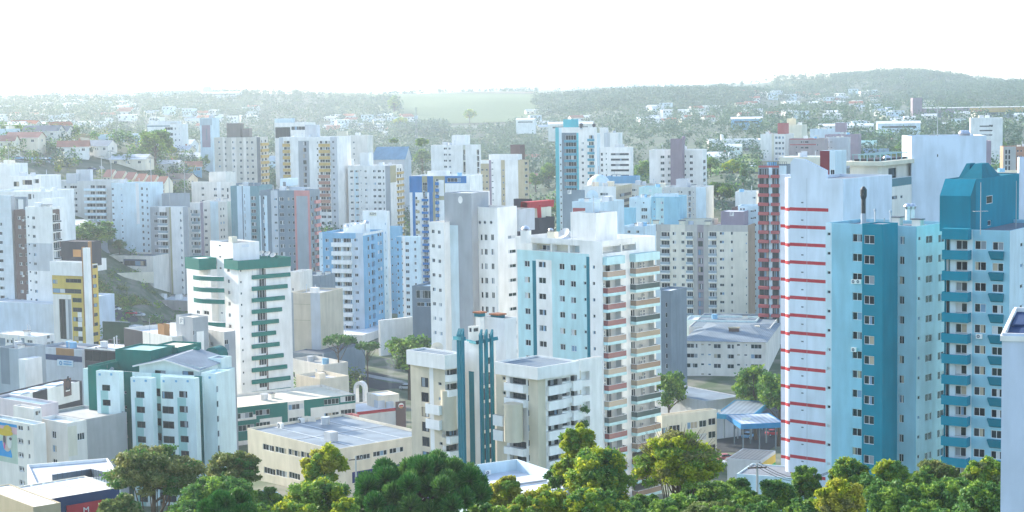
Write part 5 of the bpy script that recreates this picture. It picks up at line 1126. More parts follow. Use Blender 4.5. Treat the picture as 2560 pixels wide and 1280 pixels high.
# right side far towers
T('apartment_tower', 'white tower with chequered balconies and glazed top rail at the far right', 1963, 335, 1000, 24, 1901, 1985, p=13.4, m='white', roof='dgrey', Ls=[(1929,1935,'cream')], Rs=[(1963,1986,'offw')], Lw=[(1912,322,1960,330,'four',dict(n=1)),(1938,341,1944,347),(1946,341,1952,347),(1955,341,1960,347)], boxes=[(1962,308,6,1944,1972,'redw','roof_box')])
T('apartment_tower', 'cream tower with a blank flank behind the chequered white tower', 2005, 312, 1040, 22, 1966, 2018, p=13.5, m='cream', roof='roofw', boxes=[(1990,296,3,1967,1990,'cream','lift_tower','roofw')])
T('apartment_tower', 'mauve brown tower block with a stepped lift shaft', 2146, 336, 960, 18, 2062, dep=13, p=13.8, m='mauve', roof='roofw', Ls=[(2146,2150,'ice')], Lw=[(2079,341,2085,345),(2066,341,2070,345)])
v = T('apartment_building', 'grey concrete block with blank walls in front of the mauve tower', 2120, 343, 930, 18, 2064, dep=10, p=14, m='lgrey', roof='conc', Lw=[(2068,353,2072,357),(2076,353,2081,357)])
b = Vol(v.root, 2114, 307, 962, 18, 2088, dep=6, zb=v.zb+20, m='mauve', name='lift_tower', roof='mauve'); b.done()
T('apartment_building', 'unfinished pinkish block with dark window openings', 2062, 346, 920, 18, 1972, dep=12, p=14.2, m=(.42,.34,.34), roof='conc', Lw=[(2002,353,2009,357,'dark2'),(2012,353,2021,357,'dark2'),(2042,346,2045,350,'one'),(1989,366,1993,370,'one')], Lp=[(1975,346,2040,349,'redw'),(1975,360,2040,363,'redw')])
T('apartment_building', 'grey white block with rooftop tank behind the pinkish block', 2095, 322, 990, 18, 2025, dep=10, p=14, m='ice', roof='roofw')
T('commercial_building', 'long cream rooftop with dark skylights behind the red banded tower', 2090, 392, 640, 12, 1948, dep=20, p=20, m='cream', roof='roofw', par=.3)
v = T('commercial_building', 'bright white commercial hall with a chimney box on the far slope', 1905, 348, 1150, 4, 1772, dep=30, p=16, m='white', roof='roofw', Lw=[(1795,370,1897,375,'dark4',dict(n=1))], boxes=[(1809,336,4,1802,None,'white','chimney')])
letter(v.L, 1880, 359, 'DASER', 5, 'blue2') if False else None
T('apartment_building', 'white modernist block with ribbon windows above the blank slab', 2507, 294, 900, 12, 2427, dep=12, p=11, m='white', roof='roofw', Lw=[(2449,314,2481,317,'dark4',dict(n=3)),(2473,312,2482,317,'dark2',dict(n=1))])
T('apartment_building', 'mauve narrow block beside the blank slab', 2478, 352, 640, 8, 2462, dep=8, p=16, m='mauve', roof='roofw')
T('unfinished_building', 'brick and concrete shell under construction at the far right', 2575, 366, 700, 10, 2508, dep=12, p=13.6, m='brick', roof='conc', Ls=[(2500,2540,'conc')], Lw=[(2513,374,2518,385,'blank'),(2521,374,2526,385,'blank'),(2542,375,2547,380,'blank'),(2551,375,2555,380,'blank')])
T('apartment_building', 'white wall with flat cream roofs behind the teal plant room', 2600, 395, 420, 14, 2548, dep=10, p=22, m='lav', roof='roofw')
T('commercial_building', 'cream low roofs with a dark strip window behind the teal hood', 2560, 430, 460, 14, 2450, dep=12, p=22, m='beige2', roof='cream', Lw=[(2495,436,2518,443,'dark4',dict(n=1))])
T('apartment_building', 'small white balconied block left of the red banded tower', 1897, 515, 590, 14, 1845, dep=10, p=18, m='ice', roof='roofw', Lw=[(1876,508,1886,512),(1883,524,1890,529),(1850,520,1862,526,'three')])
T('apartment_building', 'blue roofed white block with open terrace beside the cypress', 1890, 480, 640, 14, 1838, dep=12, p=18, m='white', roof='roofb', Lw=[(1881,474,1889,479)])
# left background blocks
v = T('apartment_building', 'beige mid rise with long balcony bands and a raised centre on the left', 277, 452, 700, 16, 127, dep=14, p=15.4, m=(.58,.58,.55), roof='roofw', Ls=[(127,160,(.55,.56,.54))],
  Lw=[(133,465,143,472,'two'),(160,464,166,471,'one'),(175,464,192,471,'three'),(216,463,237,471,'three'),(239,463,264,471,'three')], Lb=[(213,471,266,477,dict(m='ice',dep=1.2))], boxes=[(225,424,5,190,None,'lgrey','plant_room')] if False else [(225,424,5,190,232,'lgrey','plant_room','roofw'),(190,434,4,165,198,'lgrey','plant_room','roofw')])
T('apartment_building', 'pale blue white block with tall tree before it, right of the beige mid rise', 372, 458, 690, 16, 278, dep=12, p=15.6, m='ice', roof='roofw', Lp=[(340,455,348,560,'white')], Lw=[(279,470,284,475),(301,470,305,474,'one'),(352,468,357,475),(365,470,369,476)])
T('commercial_building', 'white cubic building with recessed terrace and dark windows at the left edge', 102, 440, 640, 16, 20, dep=14, p=20, m='white', roof='roofw', Lw=[(34,454,48,466,'dark2',dict(n=1)),(56,450,80,462,'dark4',dict(n=1)),(84,448,97,458,'dark2',dict(n=1))])
T('commercial_building', 'taller white block with a blank corner at the very left edge', 26, 410, 660, 16, -40, dep=12, p=20, m='white', roof='roofw')
T('commercial_building', 'low white block with slit windows and flat canopy below the cubic building', 125, 478, 600, 16, -30, dep=16, p=20, m='white', roof='roofw', Lw=[(70,485,78,498,'dark2',dict(n=1)),(82,486,85,496,'one',dict(n=1))])
T('clinic_building', 'white flat roofed clinic with long cantilevered slab and dark openings', 455, 310, 1000, 18, 368, 470, p=14.5, m='white', roof='dgrey', Lw=[(395,306,400,311,'dark2',dict(n=1)),(410,306,414,309,'one',dict(n=1)),(418,306,422,309,'one',dict(n=1)),(412,318,432,325,'three'),(436,319,440,324),(446,319,449,323,'one')], Lp=[(340,314,425,317,'slate')], boxes=[(443,302,3,371,None,'white','upper_storey')])
T('warehouse', 'long blank white shed wall on the left hillside', 347, 335, 950, 10, 245, dep=20, p=20, m='ice', roof='roofw', par=.2)
T('barn', 'tan gabled brick shed with a dark roof on the left hillside', 245, 334, 960, 12, 195, dep=16, p=20, m=(.5,.36,.2), roof='dgrey', par=.1)
v = T('apartment_building', 'pale flat block with a frame of balconies cut off by the left edge', 32, 322, 850, 10, -20, dep=8, p=14, m='ice', roof='roofw', Lw=[(13,330,25,336,'two'),(13,343,25,349,'two')])
# ================================================================== LOW BUILDINGS, lower left
T('office_building', 'white two faced office with pale sheet roof and grey pilasters at the left edge', 88, 842, 440, 34, -12, 136, p=20, m='offw', roof=roofmat('roofw', .8), Lp=[(0,845,14,900,'slate'),(32,845,35,900,'slate'),(54,845,62,900,'slate')], Lw=[(16,849,31,858,'three'),(37,850,52,858,'three'),(68,850,81,858,'three')], Rw=[(118,838,125,847),(128,833,134,842),(118,855,125,864)], par=.2)
T('apartment_building', 'blue grey windowless block in front of the white office', 46, 872, 405, 34, -5, dep=8, p=20, m=(.36,.42,.46), roof='dgrey', Lp=[(2,865,24,960,'slate')])
T('house', 'small white gable end beside the blue grey block', 62, 899, 400, 34, 46, dep=5, p=20, m='white', roof='roofw', par=.1)
v = T('shop_building', 'timber clad shop with grey bands and a white emblem sign board', 205, 874, 432, 30, 92, dep=9, p=20, m='lgrey', roof='roofg', Lp=[(92,874,108,905,'wood'),(140,866,185,900,'wood'),(108,888,205,902,'dblue')])
v.L.block(145, 900, 184, 915, .25, 'ice', 'sign_board'); q = MB(); u_, z_ = v.L.uz(154, 907)
for i in range(14):
    a0, a1 = 6.2832*i/14, 6.2832*(i+1)/14; q.face([(.55*math.cos(a0),-.04,.55*math.sin(a0)),(.55*math.cos(a1),-.04,.55*math.sin(a1)),(.25*math.cos(a1),-.04,.25*math.sin(a1)),(.25*math.cos(a0),-.04,.25*math.sin(a0))],'blue2')
q.build('emblem', v.root, v.rel(v.L.pt(u_, .3, z_)), v.rz)
v.L.block(161, 903, 181, 906, .32, 'blue2', 'sign_line'); v.L.block(161, 908.5, 181, 912, .32, 'blue2', 'sign_line')
v = T('shop_building', 'black glass fronted shop with a bright white sheet roof and three round vents', 290, 874, 415, 30, 211, 350, p=20, m='char', roof=roofmat('roofw', 1), par=.15, Lp=[(211,862,290,875,'white')], Rp=[(290,840,350,865,'white')], Lw=[(212,878,288,905,'dark4',dict(n=1))])
for x, y in ((254,848),(276,848),(294,848)): flue(v.root, x, y, 428, v.zb+v.H, .4, 1.3, mat('char'))
v.L.block(238, 868, 244, 871, .06, 'dgrey', 'sign_lettering'); v.L.block(246, 868.5, 268, 870.5, .06, 'dgrey', 'sign_lettering')
v = T('commercial_building', 'long two storey black and white showroom with framed display windows along the street', 36, 992, 345, 24, -20, 206, p=30, m='char', roof=roofmat('roofw', .5, .6), par=.3, Rp=[(36,940,206,962,'wood'),(40,980,82,1015,'white'),(118,940,199,1010,'white')],
  Rw=[(47,985,54,1003,'dark2',dict(n=1)),(59,978,80,998,'dark4',dict(n=1)),(122,964,130,994,'dark2',dict(n=1)),(135,958,141,992,'dark2',dict(n=1)),(145,955,150,990,'dark2',dict(n=1)),(153,952,158,988,'dark2',dict(n=1)),(178,944,184,975,'dark2',dict(n=1)),(188,942,195,972,'dark2',dict(n=1))])
v.R.block(159, 946, 177, 990, .15, 'brown', 'sign_panel'); u_, z_ = v.R.uz(168, 961); q = MB(); 
for i in range(18):
    a0, a1 = math.pi*(-.9)+5.2*i/18, math.pi*(-.9)+5.2*(i+1)/18; r0, r1 = .85, .6
    q.face([(r0*math.cos(a0),-.02,1.4*r0*math.sin(a0)),(r0*math.cos(a1),-.02,1.4*r0*math.sin(a1)),(r1*math.cos(a1),-.02,1.4*r1*math.sin(a1)),(r1*math.cos(a0),-.02,1.4*r1*math.sin(a0))],'char')
q.box(-.2,-.04,.9,.3,-.02,1.7,'char'); q.build('emblem', v.root, v.rel(v.R.pt(u_, .2, z_)), v.rz + math.pi/2); v.R.block(163, 975, 173, 978, .2, 'white', 'sign_lettering')
for k in range(3):
    q = MB(); q.box(-v.WL*.8, v.WR*(.2+.25*k), v.H-.28, -v.WL*.3, v.WR*(.2+.25*k)+2.5, v.H-.05, 'ice'); q.build('skylight', v.root, v.rel((0,0,0)), v.rz)
T('house', 'low pale pink walled building with curved grey roof at the left edge', 103, 1012, 300, 40, -20, dep=3.5, p=26, m=(.66,.58,.58), roof='roofb', par=.4)
T('house', 'stained white roof room with open sides on the pink walled building', 84, 1022, 292, 40, 33, 104, p=26, m='offw', roof='conc', par=.15, Rw=[(89,1028,96,1038,'dark2',dict(n=1)),(97,1026,101,1034,'one',dict(n=1))])
v = T('apartment_building', 'white three storey house carrying a painted mural on its end wall', 82, 1062, 275, 40, -30, 114, p=36, m='offw', roof='roofb', par=.3, Lw=[(44,1064,57,1076),(68,1065,73,1077,'one'),(44,1096,57,1108)])
# mural: broad painted shapes, each a few centimetres proud of the plaster
L = v.L
def disc(fc, x, y, rx, ry, d, m, name='mural_shape', n=18, a0=0, a1=6.2832):
    u, z = fc.uz(x, y); k = fc.vol.D/F; q = MB(); c = [(rx*k*math.cos(a0+(a1-a0)*i/n)*1.2, -d, ry*k*math.sin(a0+(a1-a0)*i/n)) for i in range(n+1)]
    q.face(c, m); return q.build(name, fc.vol.root, fc.vol.rel(fc.pt(u, 0, z)), fc.vol.rz + (0 if fc.side == 'L' else math.pi/2))
L.block(-30, 1056, 43, 1153, .02, (.45,.55,.45), 'mural_ground'); L.block(-30, 1056, 42, 1063, .03, (.03,.28,.55), 'mural_band'); L.block(-30, 1063, 42, 1080, .03, (.62,.42,.44), 'mural_band')
disc(L, 8, 1140, 34, 40, .04, (.03,.30,.62), a0=0, a1=math.pi); disc(L, 18, 1106, 16, 24, .05, (.50,.42,.36)); disc(L, 24, 1104, 9, 18, .06, (.60,.62,.58)); disc(L, 12, 1098, 5, 16, .065, (.10,.10,.11)); disc(L, 27, 1097, 5, 4, .07, (.12,.1,.12)); disc(L, 12, 1114, 3, 9, .075, (.55,.12,.3)); disc(L, 10, 1080, 34, 9, .07, (.60,.42,.04)); disc(L, 20, 1076, 16, 14, .075, (.62,.45,.06), a0=0, a1=math.pi)
v = T('house', 'white box house with streaked side wall and tall narrow window', 168, 1058, 290, 40, 93, 216, p=36, m='offw', roof='ice', Lw=[(130,1078,140,1096,'two'),(103,1096,108,1106,'one')], Rp=[(170,1065,193,1140,'cream')], Rw=[(194,1082,212,1100,'three',dict(n=1))])
T('house', 'flat grey parapet roof between the box house and the mint block', 216, 1048, 315, 40, 110, dep=9, p=30, m='conc', roof='conc', par=.5)
v = T('house', 'white house with an open corner frame and long raked roof wall', 150, 1150, 240, -12, 88, dep=14, p=40, m='white', roof='lgrey', Lw=[(95,1154,115,1200,'open',dict(n=1,dep=2.5)),(134,1166,162,1186,'open',dict(n=1,dep=1.5))]) if False else T('house', 'white house with an open corner frame and long raked roof wall', 300, 1190, 232, -20, 88, dep=13, p=40, m='white', roof='lgrey', Lw=[(95,1150,115,1190,'dark2',dict(n=1,dep=1.5)),(150,1172,162,1188,'dark2',dict(n=1))], par=.4)
v = T('shop_building', 'black fronted shop with red sign board and long pale panelled roof at the bottom left', 90, 1256, 188, 62, -40, 300, p=40, m='dblue', roof=roofmat('lgrey', 1.0), par=.12, rim='cream') if False else tower('shop_building', 'black fronted shop with red sign board and long pale panelled roof at the bottom left', x=86, y=1254, D=188, a=50, xl=4, xr=300, pitch=40, m='dblue', roof=roofmat('lgrey', 1.0), par=.12, rim='cream')
v.R.block(166, 1256, 262, 1300, .15, 'red', 'sign_board'); v.done()
letter(v.R, 213, 1274, 'M', 15, 'white', 'sign_letter', d=.25, sx=1.15)
for k in range(7):
    q = MB(); q.box(-v.WL+.3, v.WR*k/7+.4, v.H-.12, -.3, v.WR*k/7+.55, v.H-.04, 'ice'); q.build('roof_batten', v.root, v.rel((0,0,0)), v.rz)
q = MB(); gm = plain('smoked_glass', (.12,.16,.2), .1); p0, p1, p2 = P(131, 1192, 205), P(227, 1177, 214), P(282, 1190, 200)
for a_, b_ in ((p0, p1), (p1, p2)):
    q.face([a_ - Vector((0,0,.8)) - p0, b_ - Vector((0,0,.8)) - p0, b_ + Vector((0,0,.25)) - p0, a_ + Vector((0,0,.25)) - p0], gm)
    for k in range(9):
        c_ = a_.lerp(b_, k/8) - p0; q.tube(c_ - Vector((0,0,2)), c_ + Vector((0,0,.3)), .03, .03, FRD, 4)
o = q.build('glass_railing', None, p0); tag(o, 'smoked glass railing along the terrace behind the black fronted shop', 'railing')
T('house', 'tan walled low house with pale slatted roof at the bottom left corner', 83, 1268, 176, 50, -40, dep=3, p=40, m='tan', roof=roofmat('roofw', 1.2), par=.1)

# ================================================================== LOW BUILDINGS, centre
T('commercial_building', 'cream flat roofed block with parapets behind the podium', 808, 912, 470, 52, 728, 870, p=24, m='offw', roof='conc', par=1.0, Lw=[(730,930,737,942,'dark2',dict(n=1))]) 
T('commercial_building', 'cream terrace wall block with stepped parapet along the avenue', 800, 948, 450, 52, 740, 872, p=24, m='beige2', roof='lgrey', par=1.0)
T('warehouse', 'dark sheet roofed shed at the foot of the tan firewall building', 800, 886, 490, 30, 726, dep=22, p=24, m='slate', roof='dgrey', par=.1)
v = T('restaurant', 'white roofed restaurant with a red fascia band, cream roof box and brown logo sign', 893, 1030, 418, 60, 840, 1015, p=26, m='offw', roof='roofw', par=.3, Rp=[(890,990,1016,1031,'red')])
b = Vol(v.root, 945, 990, 424, 60, 917, 998, zb=v.zb+v.H-1, m='beige2', name='roof_box', roof='roofw', par=.3); b.done()
b2 = Vol(v.root, 976, 978, 432, 60, 974, 980, zb=b.zb+b.H-1, m='brick', name='chimney', roof='char', par=.05); b2.done(); smk = P(977, 976, 432)
b = Vol(v.root, 990, 1005, 416, 60, 988.5, 1014, zb=v.zb, m='brown', name='sign_board', roof='brown', par=.02); b.done()
disc(b.R, 1002.5, 1014, 6.5, 7, .03, 'white', 'emblem'); disc(b.R, 1002.5, 1016, 5, 4.2, .06, 'orange', 'emblem_bun', a0=0, a1=math.pi); disc(b.R, 1002.5, 1017, 5, 4, .06, 'orange', 'emblem_bun', a0=math.pi, a1=6.2832)
u_, z_ = b.R.uz(1002.5, 1014.5); q = MB(); q.box(-.55,-.09,-.16,.55,-.06,.2,'red'); q.build('emblem_band', v.root, b.rel(b.R.pt(u_, .02, z_)), b.rz + math.pi/2)
q = MB(); p_ = P(898, 972, 440); N = 12
for i in range(N):
    a0, a1 = math.pi*i/N, math.pi*(i+1)/N
    for r_, z2 in ((1.7, 0),):
        f = lambda r, a, y_: (r*math.cos(a), y_, r*1.1*math.sin(a))
        q.face([f(1.7,a0,0), f(1.7,a1,0), f(1.0,a1,0), f(1.0,a0,0)], 'white'); q.face([f(1.7,a0,0), f(1.7,a1,0), f(1.7,a1,1.4), f(1.7,a0,1.4)], 'white'); q.face([f(1.0,a0,0), f(1.0,a1,0), f(1.0,a1,1.4), f(1.0,a0,1.4)], 'lgrey')
for s_ in (-1, 1): q.box(min(s_*1.0,s_*1.7), 0, -5, max(s_*1.0,s_*1.7), 1.4, 0, 'white')
o = q.build('entrance_arch', None, p_, -.5); tag(o, 'white rounded entrance arch behind the red banded restaurant', 'arch')
v = T('wall', 'low red painted wall block with pale green top beside the avenue', 975, 943, 503, 52, 921, 1012, p=20, m='red', roof='seafoam', par=.05, cat='wall'); v.root.name = 'boundary_wall'
# fuel station
def canopy(name, label, x, y, D, a, xl, dep, m, fascia, leg=5.2, t=1.1):
    v = tower(name, label, cat='canopy', x=x, y=y, D=D, a=a, xl=xl, dep=dep, pitch=20, m=fascia, roof=m, zb=P(x, y, D).z - t, par=.1, zmin=99); v.done()
    for u in (.12, .5, .88):
        for w in (.2, .8):
            q = MB(); q.cyl((0,0),.16,.16,-leg,0,'slate',8); q.build('post', v.root, v.rel((-v.WL*u, v.WR*w, 0)), v.rz)
    return v
c1 = canopy('fuel_canopy', 'wide grey sheet canopy with a bright blue fascia over the fuel pumps', 1880, 1039, 400, 20, 1790, 20, roofmat('slate', .5), (.05,.30,.50))
c1.L.block(1794, 1024, 1802, 1031, .08, 'white', 'sign_stroke'); c1.L.block(1853, 1033, 1872, 1037, .08, 'ice', 'sign_lettering')
c2 = canopy('fuel_canopy', 'smaller front canopy with blue fascia and pale lettering at the fuel station', 1960, 1056, 378, -8, 1852, 12, roofmat('metal', .5), (.04,.22,.45))
letter(c2.L, 1864, 1048, 'POSTO', 5, 'ice', 'sign_lettering', d=.1) if False else c2.L.block(1854, 1044, 1876, 1050, .08, 'ice', 'sign_lettering')
v = T('shop_building', 'low brown roofed kiosk with yellow and green fascia beside the station forecourt', 1902, 1152, 318, 24, 1818, None, dep=10, p=20, m='lgrey', roof=roofmat('khakir', .8), par=.08, Rp=[(1900,1130,1990,1150,'yellow'),(1900,1150,1990,1160,(.02,.3,.1))])
T('house', 'low white roofed outbuilding behind the foreground trees right of centre', 2000, 1196, 285, 24, 1842, dep=9, p=20, m='ice', roof='roofg', par=.2)
v = tower('street_wall', 'pale blue curved wall with red post at the foot of the striped tower', cat='wall', x=2000, y=1168, D=300, a=20, xl=1905, dep=.6, pitch=20, m='ice', roof='ice', par=.02); v.done()

# ================================================================== STREETS, LOTS, FIELDS
asph = mat('asph', .9); pv = mat('pave', .9)
def gl(*pts): return [G(x, y) for x, y in pts]
drape('road', gl((190,764),(260,776),(330,790),(400,806),(500,836)), 12, asph, .10, 'grey asphalt street with parked cars below the vacant lot', 'road')
drape('avenue', gl((720,905),(800,925),(900,945),(1000,965),(1120,1000)), 16, asph, .10, 'asphalt avenue passing the red wall block', 'road')
drape('pavement', gl((740,912),(850,926),(950,946),(1060,966)), 3, pv, .16, 'pale pavement strip beside the avenue', 'pavement')
drape('forecourt_road', gl((1740,1080),(1860,1080),(1990,1086)), 64, asph, .10, 'asphalt forecourt of the fuel station', 'road')
drape('street', gl((262,630),(275,610),(290,594),(310,580)), 8, mat((.3,.31,.32)), .12, 'pale street climbing past the green trees on the left', 'road')
drape('lane', gl((30,398),(110,404),(170,412),(260,420)), 7, pv, .12, 'hillside lane with parked cars among the houses', 'road')
drape('valley_road', gl((2145,355),(2200,345),(2290,352),(2360,345)), 14, pv, .2, 'pale road through the far valley car park', 'road')
grs = leafmat('grass_blade', (.06,.11,.03), (.14,.15,.06), .3)
def scatter(name, label, f, n, size, mats, kind='stuff', seed=3, per=1, rad=.6, cat=None):
    g = random.Random(seed); cl = []
    for i in range(n):
        p = f(g); cl.append((p.x, p.y, p.z + rad*.4, rad * g.uniform(.7, 1.4)))
    cl = np.array(cl); v = leaves(cl, per, size, seed, .6); mi = np.repeat(np.random.default_rng(seed).integers(0, len(mats), len(cl)), per)
    return tag(put(name, quadmesh(name, v, mats, mi)), label, cat, kind=kind)
A, B_, C_, D_ = G(236, 764), G(400, 776), G(392, 700), G(240, 672)
scatter('lot_grass', 'rough olive grass covering the vacant sloping lot', lambda g: (lambda u, w: (lambda q: Vector((q.x, q.y, ground(q.x, q.y))))((A.lerp(B_, u)).lerp(D_.lerp(C_, u), w)))(g.random(), g.random()), 8000, .34, [grs, LF['olive'], LF['tan'], LF['mid']], per=5, rad=.6, cat='grass')
fm = mat((.09,.14,.055), .95)
b = MB()
def field(name, label, c0, c1, d0, d1, m, dz):
    b = MB(); n, k = 24, 8
    def q(i, j):
        p = gp(c0 + (c1-c0)*i/n, d0 + (d1-d0)*j/k); return (p.x, p.y, p.z + dz)
    for i in range(n):
        for j in range(k): b.face([q(i,j), q(i+1,j), q(i+1,j+1), q(i,j+1)], m)
    tag(b.build(name), label, 'field', kind='structure')
field('field', 'broad pale green field on the far plateau', 820, 1360, 2350, 3350, fm, 1.5)
field('meadow', 'pale meadow strip on the right hill', 1930, 2080, 3150, 3500, mat((.12,.15,.07), .95), 1.5)
field('bare_soil', 'thin strip of tan bare soil along the plateau edge', 600, 1340, 3400, 3520, mat((.17,.14,.09), .95), 2.0)
field('lawn', 'bright green lawn near the white commercial hall', 1770, 1900, 900, 1080, mat((.15,.22,.06), .95), .6)

# ================================================================== FAR WOODS AND TOWN
def woods(name, label, zones, n, seed, h=(9, 15), mats=('far1', 'far1', 'far2'), per=44, size=1.25):
    g = random.Random(seed); cl = []
    while len(cl) < n:
        c0, c1, d0, d1 = g.choice(zones); p = gp(g.uniform(c0, c1), d0 + (d1-d0)*g.random()); hh = g.uniform(*h)
        cl.append((p.x, p.y, p.z + hh*.55, hh*.48))
    cl = np.array(cl); v = leaves(cl, per, size, seed, 1.0); ms = [LF[m] for m in mats]
    mi = np.repeat(np.random.default_rng(seed).integers(0, len(ms), len(cl)), per)
    tag(put(name, quadmesh(name, v, ms, mi)), label, 'wood', kind='stuff')
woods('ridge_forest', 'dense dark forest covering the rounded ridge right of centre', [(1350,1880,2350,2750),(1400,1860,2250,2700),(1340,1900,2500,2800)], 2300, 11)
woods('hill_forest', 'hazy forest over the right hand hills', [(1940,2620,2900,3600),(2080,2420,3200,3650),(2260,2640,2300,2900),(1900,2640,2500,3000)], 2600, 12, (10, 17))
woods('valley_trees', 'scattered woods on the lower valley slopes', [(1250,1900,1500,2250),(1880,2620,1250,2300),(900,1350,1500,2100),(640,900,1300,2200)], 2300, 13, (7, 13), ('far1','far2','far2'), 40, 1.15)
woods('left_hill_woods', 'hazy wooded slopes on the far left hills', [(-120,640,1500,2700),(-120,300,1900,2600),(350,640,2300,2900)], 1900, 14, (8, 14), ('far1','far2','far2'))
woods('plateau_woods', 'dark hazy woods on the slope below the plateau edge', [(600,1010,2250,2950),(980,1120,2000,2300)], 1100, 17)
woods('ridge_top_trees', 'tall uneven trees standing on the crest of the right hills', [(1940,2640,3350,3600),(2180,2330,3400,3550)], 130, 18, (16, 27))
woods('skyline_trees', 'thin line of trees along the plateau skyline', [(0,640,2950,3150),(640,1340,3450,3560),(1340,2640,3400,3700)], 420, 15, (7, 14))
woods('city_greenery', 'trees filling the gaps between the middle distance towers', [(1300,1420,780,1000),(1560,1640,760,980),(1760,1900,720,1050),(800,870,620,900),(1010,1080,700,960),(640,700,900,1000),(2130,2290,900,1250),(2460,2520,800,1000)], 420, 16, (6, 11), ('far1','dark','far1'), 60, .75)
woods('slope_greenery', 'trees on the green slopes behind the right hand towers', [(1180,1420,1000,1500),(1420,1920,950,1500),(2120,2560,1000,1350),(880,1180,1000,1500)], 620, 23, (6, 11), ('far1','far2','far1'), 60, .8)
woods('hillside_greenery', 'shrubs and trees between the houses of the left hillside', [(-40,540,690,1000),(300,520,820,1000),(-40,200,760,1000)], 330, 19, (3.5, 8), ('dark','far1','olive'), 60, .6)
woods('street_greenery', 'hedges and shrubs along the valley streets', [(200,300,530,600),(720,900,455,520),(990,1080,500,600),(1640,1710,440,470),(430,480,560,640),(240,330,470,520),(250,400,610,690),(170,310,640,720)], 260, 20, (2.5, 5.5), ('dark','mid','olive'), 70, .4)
def town(name, label, zones, n, seed, s=(10, 26)):
    g = random.Random(seed); b = MB(); ms = ['white','offw','ice','beige2','lgrey']
    for i in range(n):
        c0, c1, d0, d1 = g.choice(zones); p = gp(g.uniform(c0, c1), g.uniform(d0, d1)); w = g.uniform(*s); h = g.uniform(4, 11) * (1.6 if g.random() < .04 else 1)
        b.box(p.x-w/2, p.y-w/2, p.z-3, p.x+w/2, p.y+w/2, p.z+h, g.choice(ms))
    tag(b.build(name), label, 'town', kind='stuff')
town('distant_town', 'hazy strip of distant town buildings along the skyline', [(980,1700,5200,6800),(1240,1700,5200,6600)], 420, 21, (14, 40))
town('left_skyline_town', 'faint pale roofs along the far left skyline', [(100,560,2750,3050)], 150, 22, (10, 24))

v = T('hedge_wall', 'dark green painted boundary wall below the parked cars', 322, 806, 520, 24, 256, dep=1, p=20, m=(.05,.12,.08), roof='lgrey', par=.05, cat='wall')
T('kiosk', 'tiny grey kiosk with a pale roof right of the green boundary wall', 341, 815, 505, 24, 322, dep=3, p=20, m='metal', roof='roofw', par=.1)
# smoke from the restaurant chimney
sm = bpy.data.materials.new('smoke'); sm.use_nodes = True; t = sm.node_tree; t.nodes.clear(); ou = t.nodes.new('ShaderNodeOutputMaterial'); pv_ = t.nodes.new('ShaderNodeVolumePrincipled'); pv_.inputs['Density'].default_value = .035; pv_.inputs['Color'].default_value = (.95,.96,.97,1); t.links.new(pv_.outputs[0], ou.inputs['Volume'])
q = MB(); pr = None; rg = [((0,0,0),.3),((-.2,0,2),.6),((-.1,0,4),.8),((.4,0,6),1.3),((.2,0,8),1.9)]
for k in range(len(rg)-1):
    (p_, r_), (p2_, r2_) = rg[k], rg[k+1]
    for i in range(10):
        a0, a1 = 6.2832*i/10, 6.2832*(i+1)/10; f = lambda pp, rr, a: (pp[0]+rr*math.cos(a), pp[1]+rr*math.sin(a), pp[2])
        q.face([f(p_,r_,a0), f(p_,r_,a1), f(p2_,r2_,a1), f(p2_,r2_,a0)], 'white')
q.face([f(rg[0][0],rg[0][1],6.2832*i/10) for i in range(10)][::-1], 'white'); q.face([f(rg[-1][0],rg[-1][1],6.2832*i/10) for i in range(10)], 'white')
o = q.build('smoke', None, smk); o.data.materials.clear(); o.data.materials.append(sm); tag(o, 'thin pale smoke rising from the restaurant chimney', 'smoke', kind='stuff')
# ================================================================== HOUSES
def house(x, y, D, w, d, h, rise, a, wall, rf, label, wins=3, name='house', group=None, chim=False):
    """pitched house with its base at photo pixel (x, y): wall, roof and windows as parts"""
    p = G(x, y) if D is None else gp(x, D); e = empty(name, p, -R(a), label, 'house', group)
    q = MB(); q.box(-w/2,-d/2,-2.5,w/2,d/2,h,wall,False)
    q.face([(-w/2,-d/2,h),(-w/2,d/2,h),(-w/2,0,h+rise)],wall); q.face([(w/2,-d/2,h),(w/2,d/2,h),(w/2,0,h+rise)],wall); q.build('wall', e)
    q = MB(); o = .5; k = rise*o*2/d; rm = roofmat(rf, 2)
    q.face([(-w/2-o,-d/2-o,h-k),(w/2+o,-d/2-o,h-k),(w/2+o,0,h+rise+.02),(-w/2-o,0,h+rise+.02)], rm); q.face([(-w/2-o,d/2+o,h-k),(w/2+o,d/2+o,h-k),(w/2+o,0,h+rise+.02),(-w/2-o,0,h+rise+.02)], rm)
    q.face([(-w/2-o,-d/2-o,h-k-.2),(w/2+o,-d/2-o,h-k-.2),(w/2+o,-d/2-o,h-k),(-w/2-o,-d/2-o,h-k)],'white'); q.build('roof', e)
    for i in range(wins): put('window', winmesh(1.5, 1.2, 'two', i, 'all'), e, (-w/2 + w*(i+.5)/wins, -d/2-.06, h-2.2))
    if wins > 1: put('window', winmesh(1.3, 1.2, 'two', 3, 'all'), e, (w/2+.06, 0, h-2.2), math.pi/2)
    if chim: q = MB(); q.box(-.4,-.4,h,.4,.4,h+rise+1,'brick'); q.build('chimney', e, (w*.2, .6, 0))
    return e
